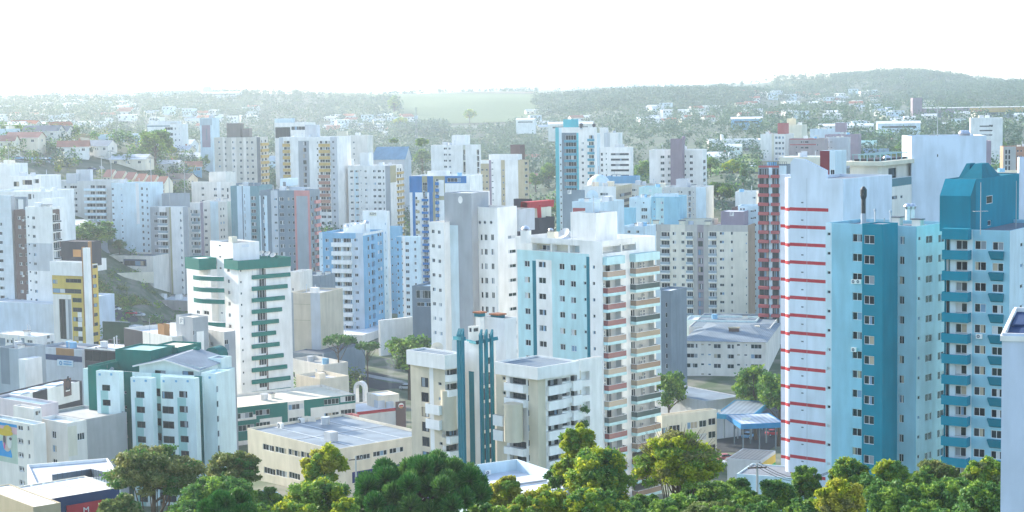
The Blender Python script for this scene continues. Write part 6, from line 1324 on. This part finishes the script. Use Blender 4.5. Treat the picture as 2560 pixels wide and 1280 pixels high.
hs = [(185,392,None,14,9,5,2.6,-10,'white','tile','white gabled house with a terracotta ridge in the middle of the left hillside'),
 (255,392,None,12,8,5.5,2.4,20,'offw','slate','white house with grey roof and arched porch beside the terracotta ridged house'),
 (65,375,None,16,9,6,2.4,8,'beige2','tile2','long house with a dull red roof near the left edge of the hillside'),
 (110,352,None,18,10,5,2.6,6,'offw','dgrey','wide white house under a dark roof behind the dull red roofed house'),
 (150,350,None,12,9,4.5,2.6,10,'offw','dgrey','dark roofed bungalow half covered by trees on the left hillside'),
 (10,385,None,12,9,6,2.4,0,'cream','tile2','cream house cut by the left edge on the hillside'),
 (455,392,None,13,9,4,2.2,18,'beige2','lgrey','beige bungalow with pale grey roof right of the big hillside tree'),
 (480,410,None,13,9,4,2.2,14,'white','lgrey','white bungalow with grey sheet roof behind the dark round tree'),
 (470,375,None,10,8,4,2.4,24,'white','roofw','small white roofed house behind the beige bungalow'),
 (475,345,None,9,8,4,2.4,24,'cream','ochre','small cream house with ochre gable beside the clinic'),
 (480,432,None,10,8,3.5,2.4,-10,'sky','tile','sky blue house with a tiled roof left of the beige tower'),
 (450,462,None,14,10,3,2.6,20,'beige2','tiled','brown roofed hip house below the sky blue house'),
 (415,428,None,16,9,4,1.6,10,'white','lgrey','long white flat fronted house right of the terraced row'),
 (190,578,None,13,10,3,1.6,24,'white','roofw','white roofed house in the trees below the beige mid rise'),
 (330,412,None,18,10,3,2.0,12,'beige2','lgrey','low wide house with pale sheet roof behind the terraced row'),
 (385,520,None,14,10,3.5,2,14,'offw','tile2','red brown roofed bungalow behind the lone araucaria'),
 (2165,382,None,12,9,5,2.4,20,'mint','seafoam','green painted house in the valley left of the blank slab'),
 (2190,400,None,13,9,4,2.4,10,(.1,.4,.25),'roofb','bright green walled shed with a grey blue roof below the green house'),
 (1800,408,None,14,9,4,2.4,30,'white','roofw','white hip roofed house right of the brown shafted tower'),
 (1835,395,None,9,9,7,1.4,14,'ice','roofw','small white two storey house beside the lawn'),
 (1330,405,None,14,10,4,2.2,14,'white','tile2','white house with red brown roof left of the turquoise tower'),
 (1345,455,None,15,10,3,2.4,18,'tile2','tile2','brick red roofed house in front of the turquoise tower'),
 (682,420,None,10,8,5,2.6,20,'ice','roofb','blue roofed house glimpsed between the beige and ochre towers')]
for i, t in enumerate(hs): house(*t, chim=(i % 3 == 0))
# terraced row: six joined gables, each a house of its own
for i in range(6):
    x = 278 + i*26.5; D = 752 - i*4
    p = P(x, 432 + i*3.4, D); e = empty('terraced_house', p - Vector((0,0,7)), -R(14), ['leftmost of the six terracotta terraced houses in shade','second terracotta terraced house from the left end of the row','third terraced house from the left with a dark tiled roof','third terraced house from the right with dull red tiles','second terraced house from the right with bright red tiles','rightmost terraced house with a yellow gable end and bright red roof'][i], 'house', 'row of terraced houses with terracotta roofs')
    w, d, h = 3.9, 8, 7
    q = MB(); q.box(-w/2,-d/2,-4,w/2,d/2,h-1.4,'cream'); q.face([(w/2,-d/2,h-1.4),(w/2,d/2,h-1.4),(w/2,0,h+1.3)],'cream'); q.face([(-w/2,-d/2,h-1.4),(-w/2,d/2,h-1.4),(-w/2,0,h+1.3)],'cream'); q.box(w/2-.25,-d/2-.3,h-2.0,w/2-.02,d/2,h-1.41,'cream'); q.build('wall', e)
    q = MB(); rm = roofmat(('tile2','tile2','tile2','tile','tile','tile')[i], 2); q.face([(-w/2,-d/2-.5,h-1.6),(w/2,-d/2-.5,h-1.6),(w/2,0,h+1.4),(-w/2,0,h+1.4)],rm); q.face([(-w/2,d/2+.5,h-1.6),(w/2,d/2+.5,h-1.6),(w/2,0,h+1.4),(-w/2,0,h+1.4)],rm); q.build('roof', e)
    for k in (-.9, .9): put('window', winmesh(1.2, 1.5, 'dark2', k > 0, 'all'), e, (k, -d/2-.06, h-3.6))
    q = MB(); q.face([(-w/2,-d/2-1.6,h-5.2),(w/2,-d/2-1.6,h-5.2),(w/2,-d/2-.02,h-4.3),(-w/2,-d/2-.02,h-4.3)],rm); q.build('porch_roof', e)
# small far houses: one mesh each, repeated over the hillsides
FH = []
for k, (w, d, h, r_, wm, rm) in enumerate(((11,9,4.5,2,'white','roofw'),(13,9,5,2.2,'offw','tile'),(10,10,7,.3,'white','roofw'),(14,10,4,2,'cream','lgrey'),(12,9,8,.3,'ice','roofg'),(18,11,5,.4,'white','roofw'))):
    q = MB(); q.box(-w/2,-d/2,-4,w/2,d/2,h,wm,False)
    for s in (-1,1): q.face([(s*w/2,-d/2,h),(s*w/2,d/2,h),(s*w/2,0,h+r_)],wm); q.face([(-w/2-.4,s*(d/2+.4),h-.1),(w/2+.4,s*(d/2+.4),h-.1),(w/2+.4,0,h+r_+.03),(-w/2-.4,0,h+r_+.03)],rm)
    for i in range(3):
        x0 = -w/2 + w*(i+.5)/3; q.box(x0-.7,-d/2-.03,h-2.4,x0+.7,-d/2+.02,h-1.1,GLASS[0])
    FH.append(q.mesh('house'))
g = random.Random(5)
for (c0, c1, y0, y1, n, lab, grp) in ((0,330,262,335,52,'small pale house on the hazy far left hillside','houses on the far left hillside'),(330,640,268,330,22,'small white house among woods left of the plateau field','houses below the plateau woods'),(820,1060,298,345,32,'small white house in the valley below the plateau field','valley houses below the field'),(1320,1480,278,335,9,'small white house among trees behind the turquoise tower','houses behind the turquoise tower'),(1600,1780,276,318,24,'small white villa on the terrace below the forest ridge','villas below the forest ridge'),(1850,2140,236,300,36,'small pale house on the slope behind the chequered tower','houses on the right hand slope'),(2090,2330,240,330,30,'small pale house among dark trees in the right valley','houses in the right valley'),(2330,2560,290,345,7,'small pale house near the long market hall','houses near the market hall')):
    for i in range(n):
        p = G(g.uniform(c0, c1), g.uniform(y0, y1)); o = put('house', g.choice(FH), None, p, g.uniform(-.5, .5)); tag(o, lab, 'house', grp)
        if p.y > 2000: o.scale = (1.25, 1.25, 1.25)
# long market hall with yellow and purple fascia
p = P(2330, 270, 1700); e = empty('market_hall', Vector((p.x, p.y, p.z - 14)), -R(3), 'long market hall with purple and yellow fascia raised on columns, far right', 'building')
q = MB(); q.box(-8,0,9.5,36,40,13,'plum'); q.box(36,-.2,9.0,110,40,13.5,'ochre'); q.build('fascia', e); q = MB(); q.box(-8,.3,13.6,110,40,14.2,'white'); q.build('roof', e)
q = MB(); q.box(-6,6,-2,108,38,9.4,'roofb'); q.build('glazed_wall', e); q = MB(); q.box(-18,2,-2,-9,14,24,'plum'); q.build('tower_sign', e)
for i in range(9):
    q = MB(); q.box(-.6,-.6,-2,.6,.6,8.9,'lgrey'); q.build('column', e, (-4+13.6*i, 1.2, 0))
for (x, y, D, w, h, wm, lab) in ((2250,330,1250,30,6,'ice','white and blue warehouse with pale roof in the right valley'),(2120,332,1300,40,5,'white','long white roofed warehouse behind the mauve tower'),(1870,315,1500,26,6,'sky','blue walled shed on the slope below the ridge'),(1430,330,1350,34,6,'offw','long arched greenhouse like hall in the valley'),(1318,318,1900,20,8,'white','white block of flats in the valley left of the turquoise tower'),(560,255,2700,60,14,'white','white institutional block on the plateau edge at left')):
    p = gp(x, D); p.z = P(x, y, D).z; e = empty('warehouse', p, -R(8), lab, 'building'); q = MB(); q.box(-w/2,0,-7,w/2,14,h,wm); q.build('wall', e)
    q = MB(); q.face([(-w/2-.5,-.5,h+.05),(w/2+.5,-.5,h+.05),(w/2+.5,7,h+1.8),(-w/2-.5,7,h+1.8)],'roofw'); q.face([(-w/2-.5,14.5,h+.05),(w/2+.5,14.5,h+.05),(w/2+.5,7,h+1.8),(-w/2-.5,7,h+1.8)],'roofw'); q.build('roof', e)
    q = MB(); q.box(-w*.4,-.05,h-3,w*.4,-.004,h-1.8,GLASS[0]); q.build('window', e)
# ================================================================== TREES, middle distance
mt = [(388,424,108,790,'round',1.0,'large bushy tree standing alone on the left hillside'),(516,425,42,800,'round',1.0,'dark round tree left of the beige tower'),(240,632,84,600,'round',1.6,'wide yellow green tree beside the climbing street'),(192,626,62,590,'round',1.5,'dark tree left of the wide yellow green tree'),(300,640,40,610,'olive',1.0,'low dark tree at the bend of the climbing street'),
 (985,364,20,1000,'round',1.5,'low domed tree behind the blue grey roofed hall'),(1056,380,38,950,'round',1.1,'dark round tree right of the blue grey roofed hall'),(1056,425,50,900,'round',1.2,'large dark tree below the round tree by the hall'),(45,345,36,860,'tall',1.0,'small tree beside the balconied block at the left edge'),(182,345,30,900,'round',1.4,'dark tree beside the tan barn'),(60,375,22,830,'light',1.0,'pale shrubby tree at the left edge lane'),
 (145,438,24,700,'light',1.0,'small rounded yellow tree on the verge of the hillside lane'),(90,400,18,760,'light',1.0,'small tree by the hillside car park'),(430,395,30,760,'light',1.1,'pale tree at the right foot of the big hillside tree'),(300,405,24,740,'olive',1.6,'scrubby trees below the white shed wall'),(245,470,26,640,'olive',1.5,'dark hedge like tree behind the beige mid rise'),
 (1372,470,60,760,'round',1.0,'dark tree left of the turquoise tower'),(1340,480,50,740,'round',1.1,'tree in front of the red roofed house'),(1395,560,60,600,'round',1.2,'dark tree beside the dark blue grey slab tower'),(1612,470,66,780,'round',1.0,'dark tree right of the blue glass block'),(1860,470,70,760,'cypress',1.0,'slim dark cypress by the road right of the shafted tower'),(1800,520,70,680,'round',1.3,'broad dark tree below the shafted tower'),(1830,450,50,800,'light',1.3,'light green tree on the slope right of the shafted tower'),(1775,440,50,820,'round',1.1,'tall tree against the right flank of the shafted tower'),
 (1672,1062,148,432,'round',.72,'dark rounded tree beside the stained white block'),(1890,1066,150,425,'round',1.05,'large dark tree in front of the stained white block'),(1945,1070,152,415,'round',.95,'tall dark tree against the striped tower'),(1023,965,140,470,'round',1.1,'huge round green tree behind the red wall block'),(855,520,45,720,'round',1.0,'dark tree below the white slab wall'),(850,930,92,478,'umbrella',1.0,'araucaria with a layered flat crown beside the avenue'),(920,935,80,474,'umbrella',.8,'thinner araucaria right of the layered one'),(328,562,110,650,'tall',.55,'lone slim araucaria with tufted crown before the pale blue block'),
 (2135,440,40,900,'cypress',1.3,'small pointed tree beside the green house'),(2230,415,40,950,'light',1.3,'pale leafy tree below the valley car park'),(2270,400,30,960,'gold',1.0,'yellowish tree beside the blank slab'),(2490,400,60,850,'round',1.0,'dark tree right of the blank slab'),(2250,385,26,1000,'round',1.6,'dark trees at the valley road edge'),(1175,310,36,1900,'light',1.2,'big pale tree on the plateau slope'),(985,282,46,2100,'tall',1.2,'tall feathery tree rising above the plateau edge'),(1000,330,40,1600,'light',1.2,'rounded pale tree in the valley below the field'),
 (320,800,16,520,'round',1.0,'small dark shrub tree at the kerb by the parked cars')]
for i, (x, y, hp, D, kind, wd, lab) in enumerate(mt):
    p = P(x, y, D); gz = ground(p.x, p.y); h = hp/F*D
    if gz > p.z: p = G(x, y, D*.8) if abs(gz - p.z) > 2 else p; h = hp/F*p.y
    if p.z - ground(p.x, p.y) > 2.5 and D > 500:
        q = G(x, y, D*.8)
        if q.y < D*1.5: p = q; h = hp/F*p.y
    tree(p, h, kind, lab, seed=i, wide=wd, drop=max(0, p.z - ground(p.x, p.y)) + .2)
# ================================================================== FOREGROUND TREES
def limbs(b, base, top, cl, r, n=12, seed=0):
    g = random.Random(seed); base, top = Vector(base), Vector(top)
    mid = base.lerp(top, .55) + Vector((g.uniform(-.3,.3), g.uniform(-.3,.3), 0)); b.tube(base, mid, r, r*.75, BARK, 9); b.tube(mid, top, r*.75, r*.4, BARK, 8)
    for x, y, z, rr in cl[:n]:
        s = base.lerp(top, g.uniform(.5, .95)); e = Vector((x*.9, y*.9, z)); m = s.lerp(e, .5) + Vector((0,0,-.15*(e-s).length)); b.tube(s, m, r*.34, r*.2, BARK, 6); b.tube(m, e, r*.2, r*.06, BARK, 5)
        for k in range(3): q = e + Vector((g.uniform(-1,1), g.uniform(-1,1), g.uniform(-.2,.8))) * rr; b.tube(m.lerp(e,.7), q, r*.08, .02, BARK, 4)
def ftree(x, y, wpx, hpx, D, mats, label, seed, n=34, per=240, size=.23, name='tree', squash=.8, twigs=0, low=-.75, cr=.27):
    """near tree: crown centred on photo pixel (x, y), wpx by hpx pixels, standing on the ground below"""
    c = P(x, y, D); gz = ground(c.x, c.y) - .3; k = D/F; rx, rz = wpx*k/2, hpx*k/2
    e = empty(name, (c.x, c.y, gz), 0, label, 'tree'); cz = c.z - gz
    cl = [(X, Y, Z + cz, r) for X, Y, Z, r in clumps(rx*.8, rx*.75, rz*.82, int(n*2.7), seed, low, cr * .9, .3)]
    per = int(per * .8); size *= .78
    v = leaves(cl, per, size, seed, squash); g = np.random.default_rng(seed); mi = np.repeat(g.choice(len(mats), len(cl), p=[.5,.3,.2][:len(mats)] if len(mats) == 3 else [.6,.4]), per)
    put('crown', quadmesh('crown', v, [LF[m] for m in mats], mi), e)
    b = MB(); limbs(b, (0,0,-.3), (0,0,cz), cl, max(.22, rx*.075), 14, seed)
    r2 = random.Random(seed)
    for i in range(twigs):
        d = Vector((r2.gauss(0,1), r2.gauss(0,1), abs(r2.gauss(0,1))+.5)).normalized(); a_ = Vector((d.x*rx*.6, d.y*rx*.6, cz + d.z*rz*.7)); b.tube(a_, a_ + Vector((d.x*1.6, d.y*1.6, 1.6*r2.uniform(.5,1))), .03, .012, BARK, 4)
    b.build('trunk', e); return e
def araucaria(x, y, wpx, hpx, D, label, seed, n=48, tr=1.15):
    c = P(x, y, D); gz = ground(c.x, c.y) - .3; k = D/F; rx, rz = wpx*k/2, hpx*k/2; e = empty('araucaria_tree', (c.x, c.y, gz), 0, label, 'tree'); cz = c.z - gz
    g = np.random.default_rng(seed); pts = []
    while len(pts) < n:
        d = g.normal(size=3); d /= np.linalg.norm(d)
        if d[2] < -.35: continue
        s = .62 + .38*g.random()**.5; p = np.array([d[0]*(rx-tr*.7)*s, d[1]*(rx-tr*.7)*s, d[2]*(rz-tr*.6)*s + cz])
        if all(np.linalg.norm(p-q) > tr*1.55 for q in pts) or g.random() < .004: pts.append(p)
    V = []; per = 900
    for p in pts:
        d = g.normal(size=(per,3)); d[:,2] += .25; d /= np.linalg.norm(d,axis=1)[:,None]; t = tr*(.8+.28*g.random((per,1)))
        s = np.cross(d, g.normal(size=(per,3))); s /= np.linalg.norm(s,axis=1)[:,None]; w = .055; up = np.array([0,0,.18])
        q = np.empty((per,4,3)); q[:,0] = p + d*t*.4 - s*w; q[:,1] = p + d*t*.4 + s*w; q[:,2] = p + d*t + s*w*.5 + up*t; q[:,3] = p + d*t - s*w*.5 + up*t; V.append(q.reshape(-1,3))
    put('crown', quadmesh('crown', np.concatenate(V), [LF['pine'], LF['dark']], np.repeat(g.integers(0,3,len(pts))//2, per)), e)
    b = MB(); b.tube((0,0,-.3), (0,0,cz+rz*.5), .42, .16, BARK, 9)
    for p in pts[:60]: a_ = Vector((0,0,cz-rz*.25+(p[2]-cz)*.5)); b.tube(a_, Vector(p), .11, .05, BARK, 5)
    b.build('trunk', e)
ftree(385, 1190, 285, 180, 168, ('olive','tan','dark'), 'wide olive crowned tree with visible forked trunk at the lower left', 31, 60, 330, .2, squash=.5, low=-.35, cr=.24)
ftree(585, 1185, 170, 150, 178, ('olive','dark','tan'), 'dark olive tree right of the wide olive crowned tree', 32, 40, 280, .2, squash=.55, low=-.4, cr=.26)
ftree(545, 1235, 230, 90, 160, ('dark','mid'), 'dense dark blue green tree below the olive trees', 33, 40, 260, .2)
araucaria(570, 1285, 150, 110, 128, 'small bright green tufted araucaria at the bottom edge left', 34, 22, .75)
ftree(812, 1165, 125, 125, 168, ('lime','gold','mid'), 'yellow green leafy tree top standing above the factory shed', 35, 30, 260, .24)
ftree(790, 1255, 210, 130, 158, ('mid','lime','dark'), 'broad mid green tree below the yellow green tree top', 36, 46, 280, .22)
ftree(865, 1275, 90, 60, 140, ('lime','mid'), 'small drooping yellow green tree beside the big araucaria', 37, 20, 200, .2)
araucaria(1050, 1240, 360, 200, 150, 'big dark green araucaria with ball shaped needle tufts, bottom centre', 38, 46, 1.05)
ftree(1258, 1240, 120, 120, 166, ('gold','lime','mid'), 'golden leaved tree right of the big araucaria', 39, 30, 260, .22)
ftree(1448, 1110, 105, 110, 176, ('lime','mid','gold'), 'tall lime green tree top before the beige stepped building', 40, 26, 240, .25)
ftree(1430, 1165, 130, 70, 178, ('mid','lime'), 'loose lower branches of lime green foliage below the tall tree top', 41, 16, 170, .24)
ftree(1500, 1200, 190, 180, 166, ('mid','lime','dark'), 'mid green tree right below the tall lime tree top', 42, 46, 280, .22)
ftree(1395, 1195, 75, 85, 186, ('dark','olive'), 'dark conifer like tree between white hall and lime trees', 43, 20, 220, .2)
ftree(1695, 1172, 270, 215, 168, ('lime','mid','tan'), 'large spreading yellow green tree with radiating limbs and bare twigs', 44, 66, 230, .2, twigs=90, squash=.6, low=-.3, cr=.22)
ftree(1770, 1250, 200, 110, 172, ('dark','mid'), 'dark shaded tree under the right side of the spreading tree', 45, 36, 260, .22)
ftree(1360, 1260, 170, 90, 150, ('lime','mid','gold'), 'gold flecked tree at the bottom edge right of the golden tree', 46, 36, 260, .2)
ftree(1480, 1265, 170, 90, 148, ('mid','lime','dark'), 'green rounded tree at the bottom edge below the mid green tree', 47, 36, 260, .2)
ftree(1790, 1285, 190, 60, 138, ('olive','mid','dark'), 'low feathery green tree at the bottom edge under the dark tree', 48, 30, 260, .18, squash=.5)
ftree(1610, 1270, 130, 80, 175, ('dark','mid'), 'dark undergrowth tree under the spreading tree trunk', 49, 26, 220, .22)
ftree(1945, 1240, 110, 120, 165, ('dark','mid'), 'dark green tree left of the pale flat roof at lower right', 50, 32, 260, .22)
ftree(2015, 1210, 80, 120, 182, ('mid','dark'), 'pointed green tree in front of the striped tower foot', 51, 26, 240, .22)
ftree(2100, 1250, 145, 115, 140, ('gold','lime','tan'), 'bright golden green rounded tree at the lower right', 52, 46, 330, .17)
ftree(2125, 1195, 115, 120, 178, ('mid','dark','lime'), 'green tree climbing the foot of the teal bay', 53, 34, 260, .22)
ftree(2225, 1205, 110, 130, 172, ('mid','lime','dark'), 'green tree with bright tips right of the teal bay foot', 54, 34, 260, .22)
ftree(2230, 1260, 180, 130, 152, ('dark','mid'), 'large dark tree right of the golden green tree', 55, 46, 280, .22)
ftree(2340, 1200, 150, 110, 176, ('olive','tan','mid'), 'pale olive tree at the corner of the light blue tower', 56, 38, 260, .2)
ftree(2370, 1250, 190, 120, 158, ('dark','mid'), 'dark tree mass below the pale olive tree', 57, 44, 280, .22)
ftree(2465, 1195, 130, 110, 172, ('mid','olive','lime'), 'green tree beneath the teal balconies', 58, 34, 260, .22)
ftree(2470, 1255, 170, 120, 150, ('dark','mid'), 'dark tree mass beside the lavender end wall', 59, 44, 280, .22)
ftree(670, 1262, 110, 90, 176, ('dark','mid'), 'dark tree behind the parked cars below the factory shed', 60, 26, 220, .22)
ftree(1870, 1262, 130, 90, 158, ('mid','dark'), 'green tree at the bottom edge left of the dark pair', 61, 30, 240, .22)
fill = [(300,1275,120,70,150,('olive','dark')),(470,1290,130,60,150,('dark','mid')),(640,1290,110,60,150,('dark','mid')),(735,1290,130,70,150,('mid','lime')),(930,1300,110,50,150,('lime','mid')),(1210,1290,120,70,156,('dark','mid')),(1300,1290,120,70,158,('mid','gold')),(1560,1295,140,80,156,('dark','mid')),(1690,1275,150,70,152,('mid','dark')),(1840,1225,80,70,176,('dark','mid')),(1905,1290,120,60,150,('dark','mid')),(2010,1285,120,80,152,('dark','mid')),(2165,1230,100,90,168,('dark','mid')),(2300,1225,110,90,174,('mid','dark')),(2420,1220,110,90,178,('olive','mid')),(2300,1290,120,70,146,('dark','mid')),(2400,1300,120,60,140,('dark','mid'))]
for i, (x, y, w, h, d, ms) in enumerate(fill): ftree(x, y, w*1.15, h*1.15, d, ms, 'leafy tree filling the gap at %s' % ['the foot of the wide olive tree','the base of the dense blue green tree','the right of the small araucaria','the foot of the broad mid green tree','the left foot of the big araucaria','the right foot of the big araucaria','the foot of the golden tree','the shade left of the spreading tree','the foot of the spreading tree','the right of the spreading tree','the left of the dark pair','the left of the bright golden green tree','the back of the bright golden green tree','the back of the large dark tree','the back below the teal balconies','the right foot of the large dark tree','the bottom edge beside the dark tree mass'][i], 70+i, 26, 210, .22)
# ================================================================== CARS, POLES, MAST
CARM = {}
def carparts(c):
    if c in CARM: return CARM[c]
    pm = plain('car_paint_%s' % c, PAL[c] if isinstance(c, str) else c, .25); q = MB(); W_ = .86
    prof = [(-2.05,.35),(-2.1,.75),(-1.9,.95),(-1.1,1.02),(1.2,1.02),(1.85,.9),(2.1,.7),(2.1,.35)]
    cab = [(-1.55,1.0),(-1.15,1.46),(.35,1.48),(1.15,1.0)]
    for s in (-1, 1): q.face([(x, s*W_, z) for x, z in prof], pm); 
    for i in range(len(prof)):
        a_, b_ = prof[i], prof[(i+1) % len(prof)]; q.face([(a_[0],-W_,a_[1]),(b_[0],-W_,b_[1]),(b_[0],W_,b_[1]),(a_[0],W_,a_[1])], pm)
    q.box(-1.15,-.7,1.44,.35,.7,1.5,pm); body = q.mesh('body'); q = MB()
    for s in (-1, 1): q.face([(cab[0][0],s*W_*.98,cab[0][1]),(cab[3][0],s*W_*.98,cab[3][1]),(cab[2][0],s*.7,cab[2][1]),(cab[1][0],s*.7,cab[1][1])], GLASS[0])
    q.face([(cab[0][0],-W_,1.0),(cab[0][0],W_,1.0),(cab[1][0],.7,1.46),(cab[1][0],-.7,1.46)], GLASS[0]); q.face([(cab[3][0],-W_,1.0),(cab[3][0],W_,1.0),(cab[2][0],.7,1.48),(cab[2][0],-.7,1.48)], GLASS[0]); gl_ = q.mesh('window')
    q = MB()
    for i in range(12):
        a0, a1 = 6.2832*i/12, 6.2832*(i+1)/12; f = lambda r, a, y: (r*math.cos(a), y, r*math.sin(a))
        q.face([f(.31,a0,-.1), f(.31,a1,-.1), f(.31,a1,.1), f(.31,a0,.1)], 'black'); q.face([(0,-.1,0), f(.31,a0,-.1), f(.31,a1,-.1)], 'black'); q.face([(0,-.12,0), f(.19,a0,-.105), f(.19,a1,-.105)], 'metal'); q.face([(0,.12,0), f(.19,a0,.105), f(.19,a1,.105)], 'metal')
    CARM[c] = (body, gl_, q.mesh('wheel')); return CARM[c]
def car(x, y, rz, c, label, group=None, k=1.0, D=None):
    p = G(x, y) if D is None else P(x, y, D); b, g_, w = carparts(c); e = empty('parked_car', p + Vector((0,0,.15)), rz, label, 'car', group); e.scale = (k, k, k)
    put('body', b, e); put('window', g_, e)
    for sx in (-1.3, 1.3):
        for sy in (-.82, .82): put('wheel', w, e, (sx, sy, .31))
for x, y, rz, c, lab in ((256,771,-.25,'slate','dark grey car parked at the top of the vacant lot street'),(288,777,-.3,'white','white hatchback parked below the vacant lot, beside the dark grey car'),(265,789,-.3,'offw','white rounded car driving in the street below the vacant lot'),(348,792,-.25,'lgrey','silver car parked near the kerb shrub'),(386,798,-.2,'grey','grey car parked before the bank shop'),(250,804,-.3,'navy','dark blue car half hidden by the yellow office block'),
    (295,583,.1,'white','white car on the upper street right of the yellow green tree'),(105,408,-.2,'sky','light blue car parked on the hillside lane verge'),(145,414,-.3,'blue2','blue car on the hillside lane'),(160,416,-.3,'dgrey','dark car on the hillside lane'),(172,417,-.3,'slate','slate car at the end of the hillside lane row'),(230,427,-.4,'dblue','navy car at the end of the hillside lane'),
    (1842,1068,.5,'white','white car under the wide fuel canopy'),(1905,1072,.4,'offw','white car beside the pumps under the front canopy'),(1812,1068,1.2,'black','dark motor car in the shade of the canopy'),(1935,1090,.2,'red','red car near the striped tower foot at the station'),(1830,1163,.3,'white','white hatchback parked beside the brown roofed kiosk'),(1815,1152,.3,'redw','dark red car behind the white hatchback at the kiosk'),
    (672,1248,.4,'sky','pale blue car parked below the factory shed'),(682,1258,.4,'dgrey','dark car parked below the factory shed'),(150,1044,.5,'char','black car in the street below the showroom'),(178,1040,.5,'slate','grey blue car in the street below the showroom'),(203,1033,.5,'sky','light blue car in the street near the mint block'),(1881,412,.8,'white','white car on the road beside the cypress'),(1884,418,.8,'ice','pale car on the road just below the white one'),(2170,1290,0,'white','') if False else (605,1092,.5,'red','red car on the parking deck below the podium'),(622,1090,.5,'blue2','blue car on the parking deck below the podium')):
    car(x, y, rz, c, lab)
for x, y, rz, c, lab in ((770,921,-.25,'white','white car on the avenue at its left end'),(815,931,-.25,'dgrey','dark car on the avenue behind the white one'),(868,941,-.25,'redw','red car on the avenue before the red wall block'),(1018,975,-.3,'lgrey','silver car on the avenue right of the restaurant'),(420,815,-.2,'white','white car on the street corner by the bank shop'),(330,788,-.25,'red','red car at the kerb between the white cars'),(1800,1092,.4,'lgrey','silver car crossing the station forecourt'),(1872,1096,.9,'blue2','blue car on the station forecourt'),(1775,1075,.3,'offw','pale car at the left edge of the forecourt')):
    car(x, y, rz, c, lab)
g = random.Random(9)
for i in range(34): car(g.uniform(2140, 2330), g.uniform(330, 352), g.uniform(-.3,.6), g.choice(['white','offw','lgrey','dgrey','sky','redw']), 'tiny car in the crowded valley car park', 'cars in the valley car park', 1.1)
for i in range(12): car(48+i*6.2, 401+g.uniform(-1.5,1.5), g.uniform(-.3,.3), g.choice(['white','offw','lgrey','sky']), 'white or grey car in the small hillside car park', 'cars in the hillside car park')
def pole(x, yb, yt, D, label, arms=1):
    p = P(x, yt, D); gz = ground(p.x, p.y); h = max(7, p.z - gz); b = MB(); b.tube((0,0,-.5), (0,0,h), .2, .13, 'conc', 7); e = empty('power_pole', (p.x, p.y, p.z - h), rnd.uniform(-.5,.5), label, 'pole'); b.build('shaft', e)
    for k in range(arms): q = MB(); q.box(-1.1,-.08,h-.6-k*.8,1.1,.08,h-.45-k*.8,BARK); q.build('crossarm', e)
    for dx in (-.9, 0, .9): q = MB(); q.cyl((0,0),.08,.05,0,.3,'lgrey',6); q.build('insulator', e, (dx, 0, h-.45))
for t in ((253,440,388,730,'slim concrete power pole left of the terraced row'),(276,410,375,740,'tall power pole behind the left end of the terraced row'),(376,420,392,720,'concrete power pole above the terraced row'),(460,460,405,720,'dark power pole right of the terraced row'),(20,405,360,760,'power pole at the left edge lane'),(422,470,432,690,'short pole before the yellow gable end'),(1893,1290,1158,200,'wooden power pole among the lower right trees'),(889,1180,1140,260,'dark power pole against the factory shed')): pole(*t)
def wire(name, a, b, label):
    q = MB(); pa, pb = P(*a), P(*b)
    for off in (-.9, 0, .9):
        pts = [pa.lerp(pb, i/8) - pa + Vector((off*.4, off, -1.4*math.sin(math.pi*i/8))) for i in range(9)]
        for i in range(8): q.tube(pts[i], pts[i+1], .035, .035, 'char', 4)
    tag(q.build(name, None, pa), label, 'power line')
wire('power_line', (253,389,735), (276,376,740), 'sagging power lines between the two poles left of the terraced row')
wire('power_line', (276,376,740), (376,393,720), 'sagging power lines above the terraced row roofs')
wire('power_line', (376,393,720), (460,406,720), 'sagging power lines right of the terraced row')
wire('power_line', (1893,1160,200), (2075,1180,215), 'sagging power lines at the foot of the striped tower')
# lattice radio mast in the valley
p = P(1040, 268, 1300); gz = ground(p.x, p.y); h = p.z - gz; q = MB(); n = 9
for k in range(n):
    w0, w1 = 1.8*(1-k/n)+.3, 1.8*(1-(k+1)/n)+.3; z0, z1 = h*k/n, h*(k+1)/n
    for sx, sy in ((-1,-1),(1,-1),(1,1),(-1,1)): q.tube((sx*w0/2,sy*w0/2,z0),(sx*w1/2,sy*w1/2,z1),.14,.14,'grey',4); q.tube((sx*w0/2,sy*w0/2,z0),(-sy*w1/2,sx*w1/2,z1),.09,.09,'grey',4)
q.box(-1.2,-1.2,h*.8,1.2,1.2,h*.86,'lgrey'); tag(q.build('radio_mast', None, (p.x, p.y, gz)), 'grey lattice radio mast rising from the valley below the field', 'mast')
# unused counters off the building roots
for o in bpy.data.objects:
    if '_w' in o: del o['_w']
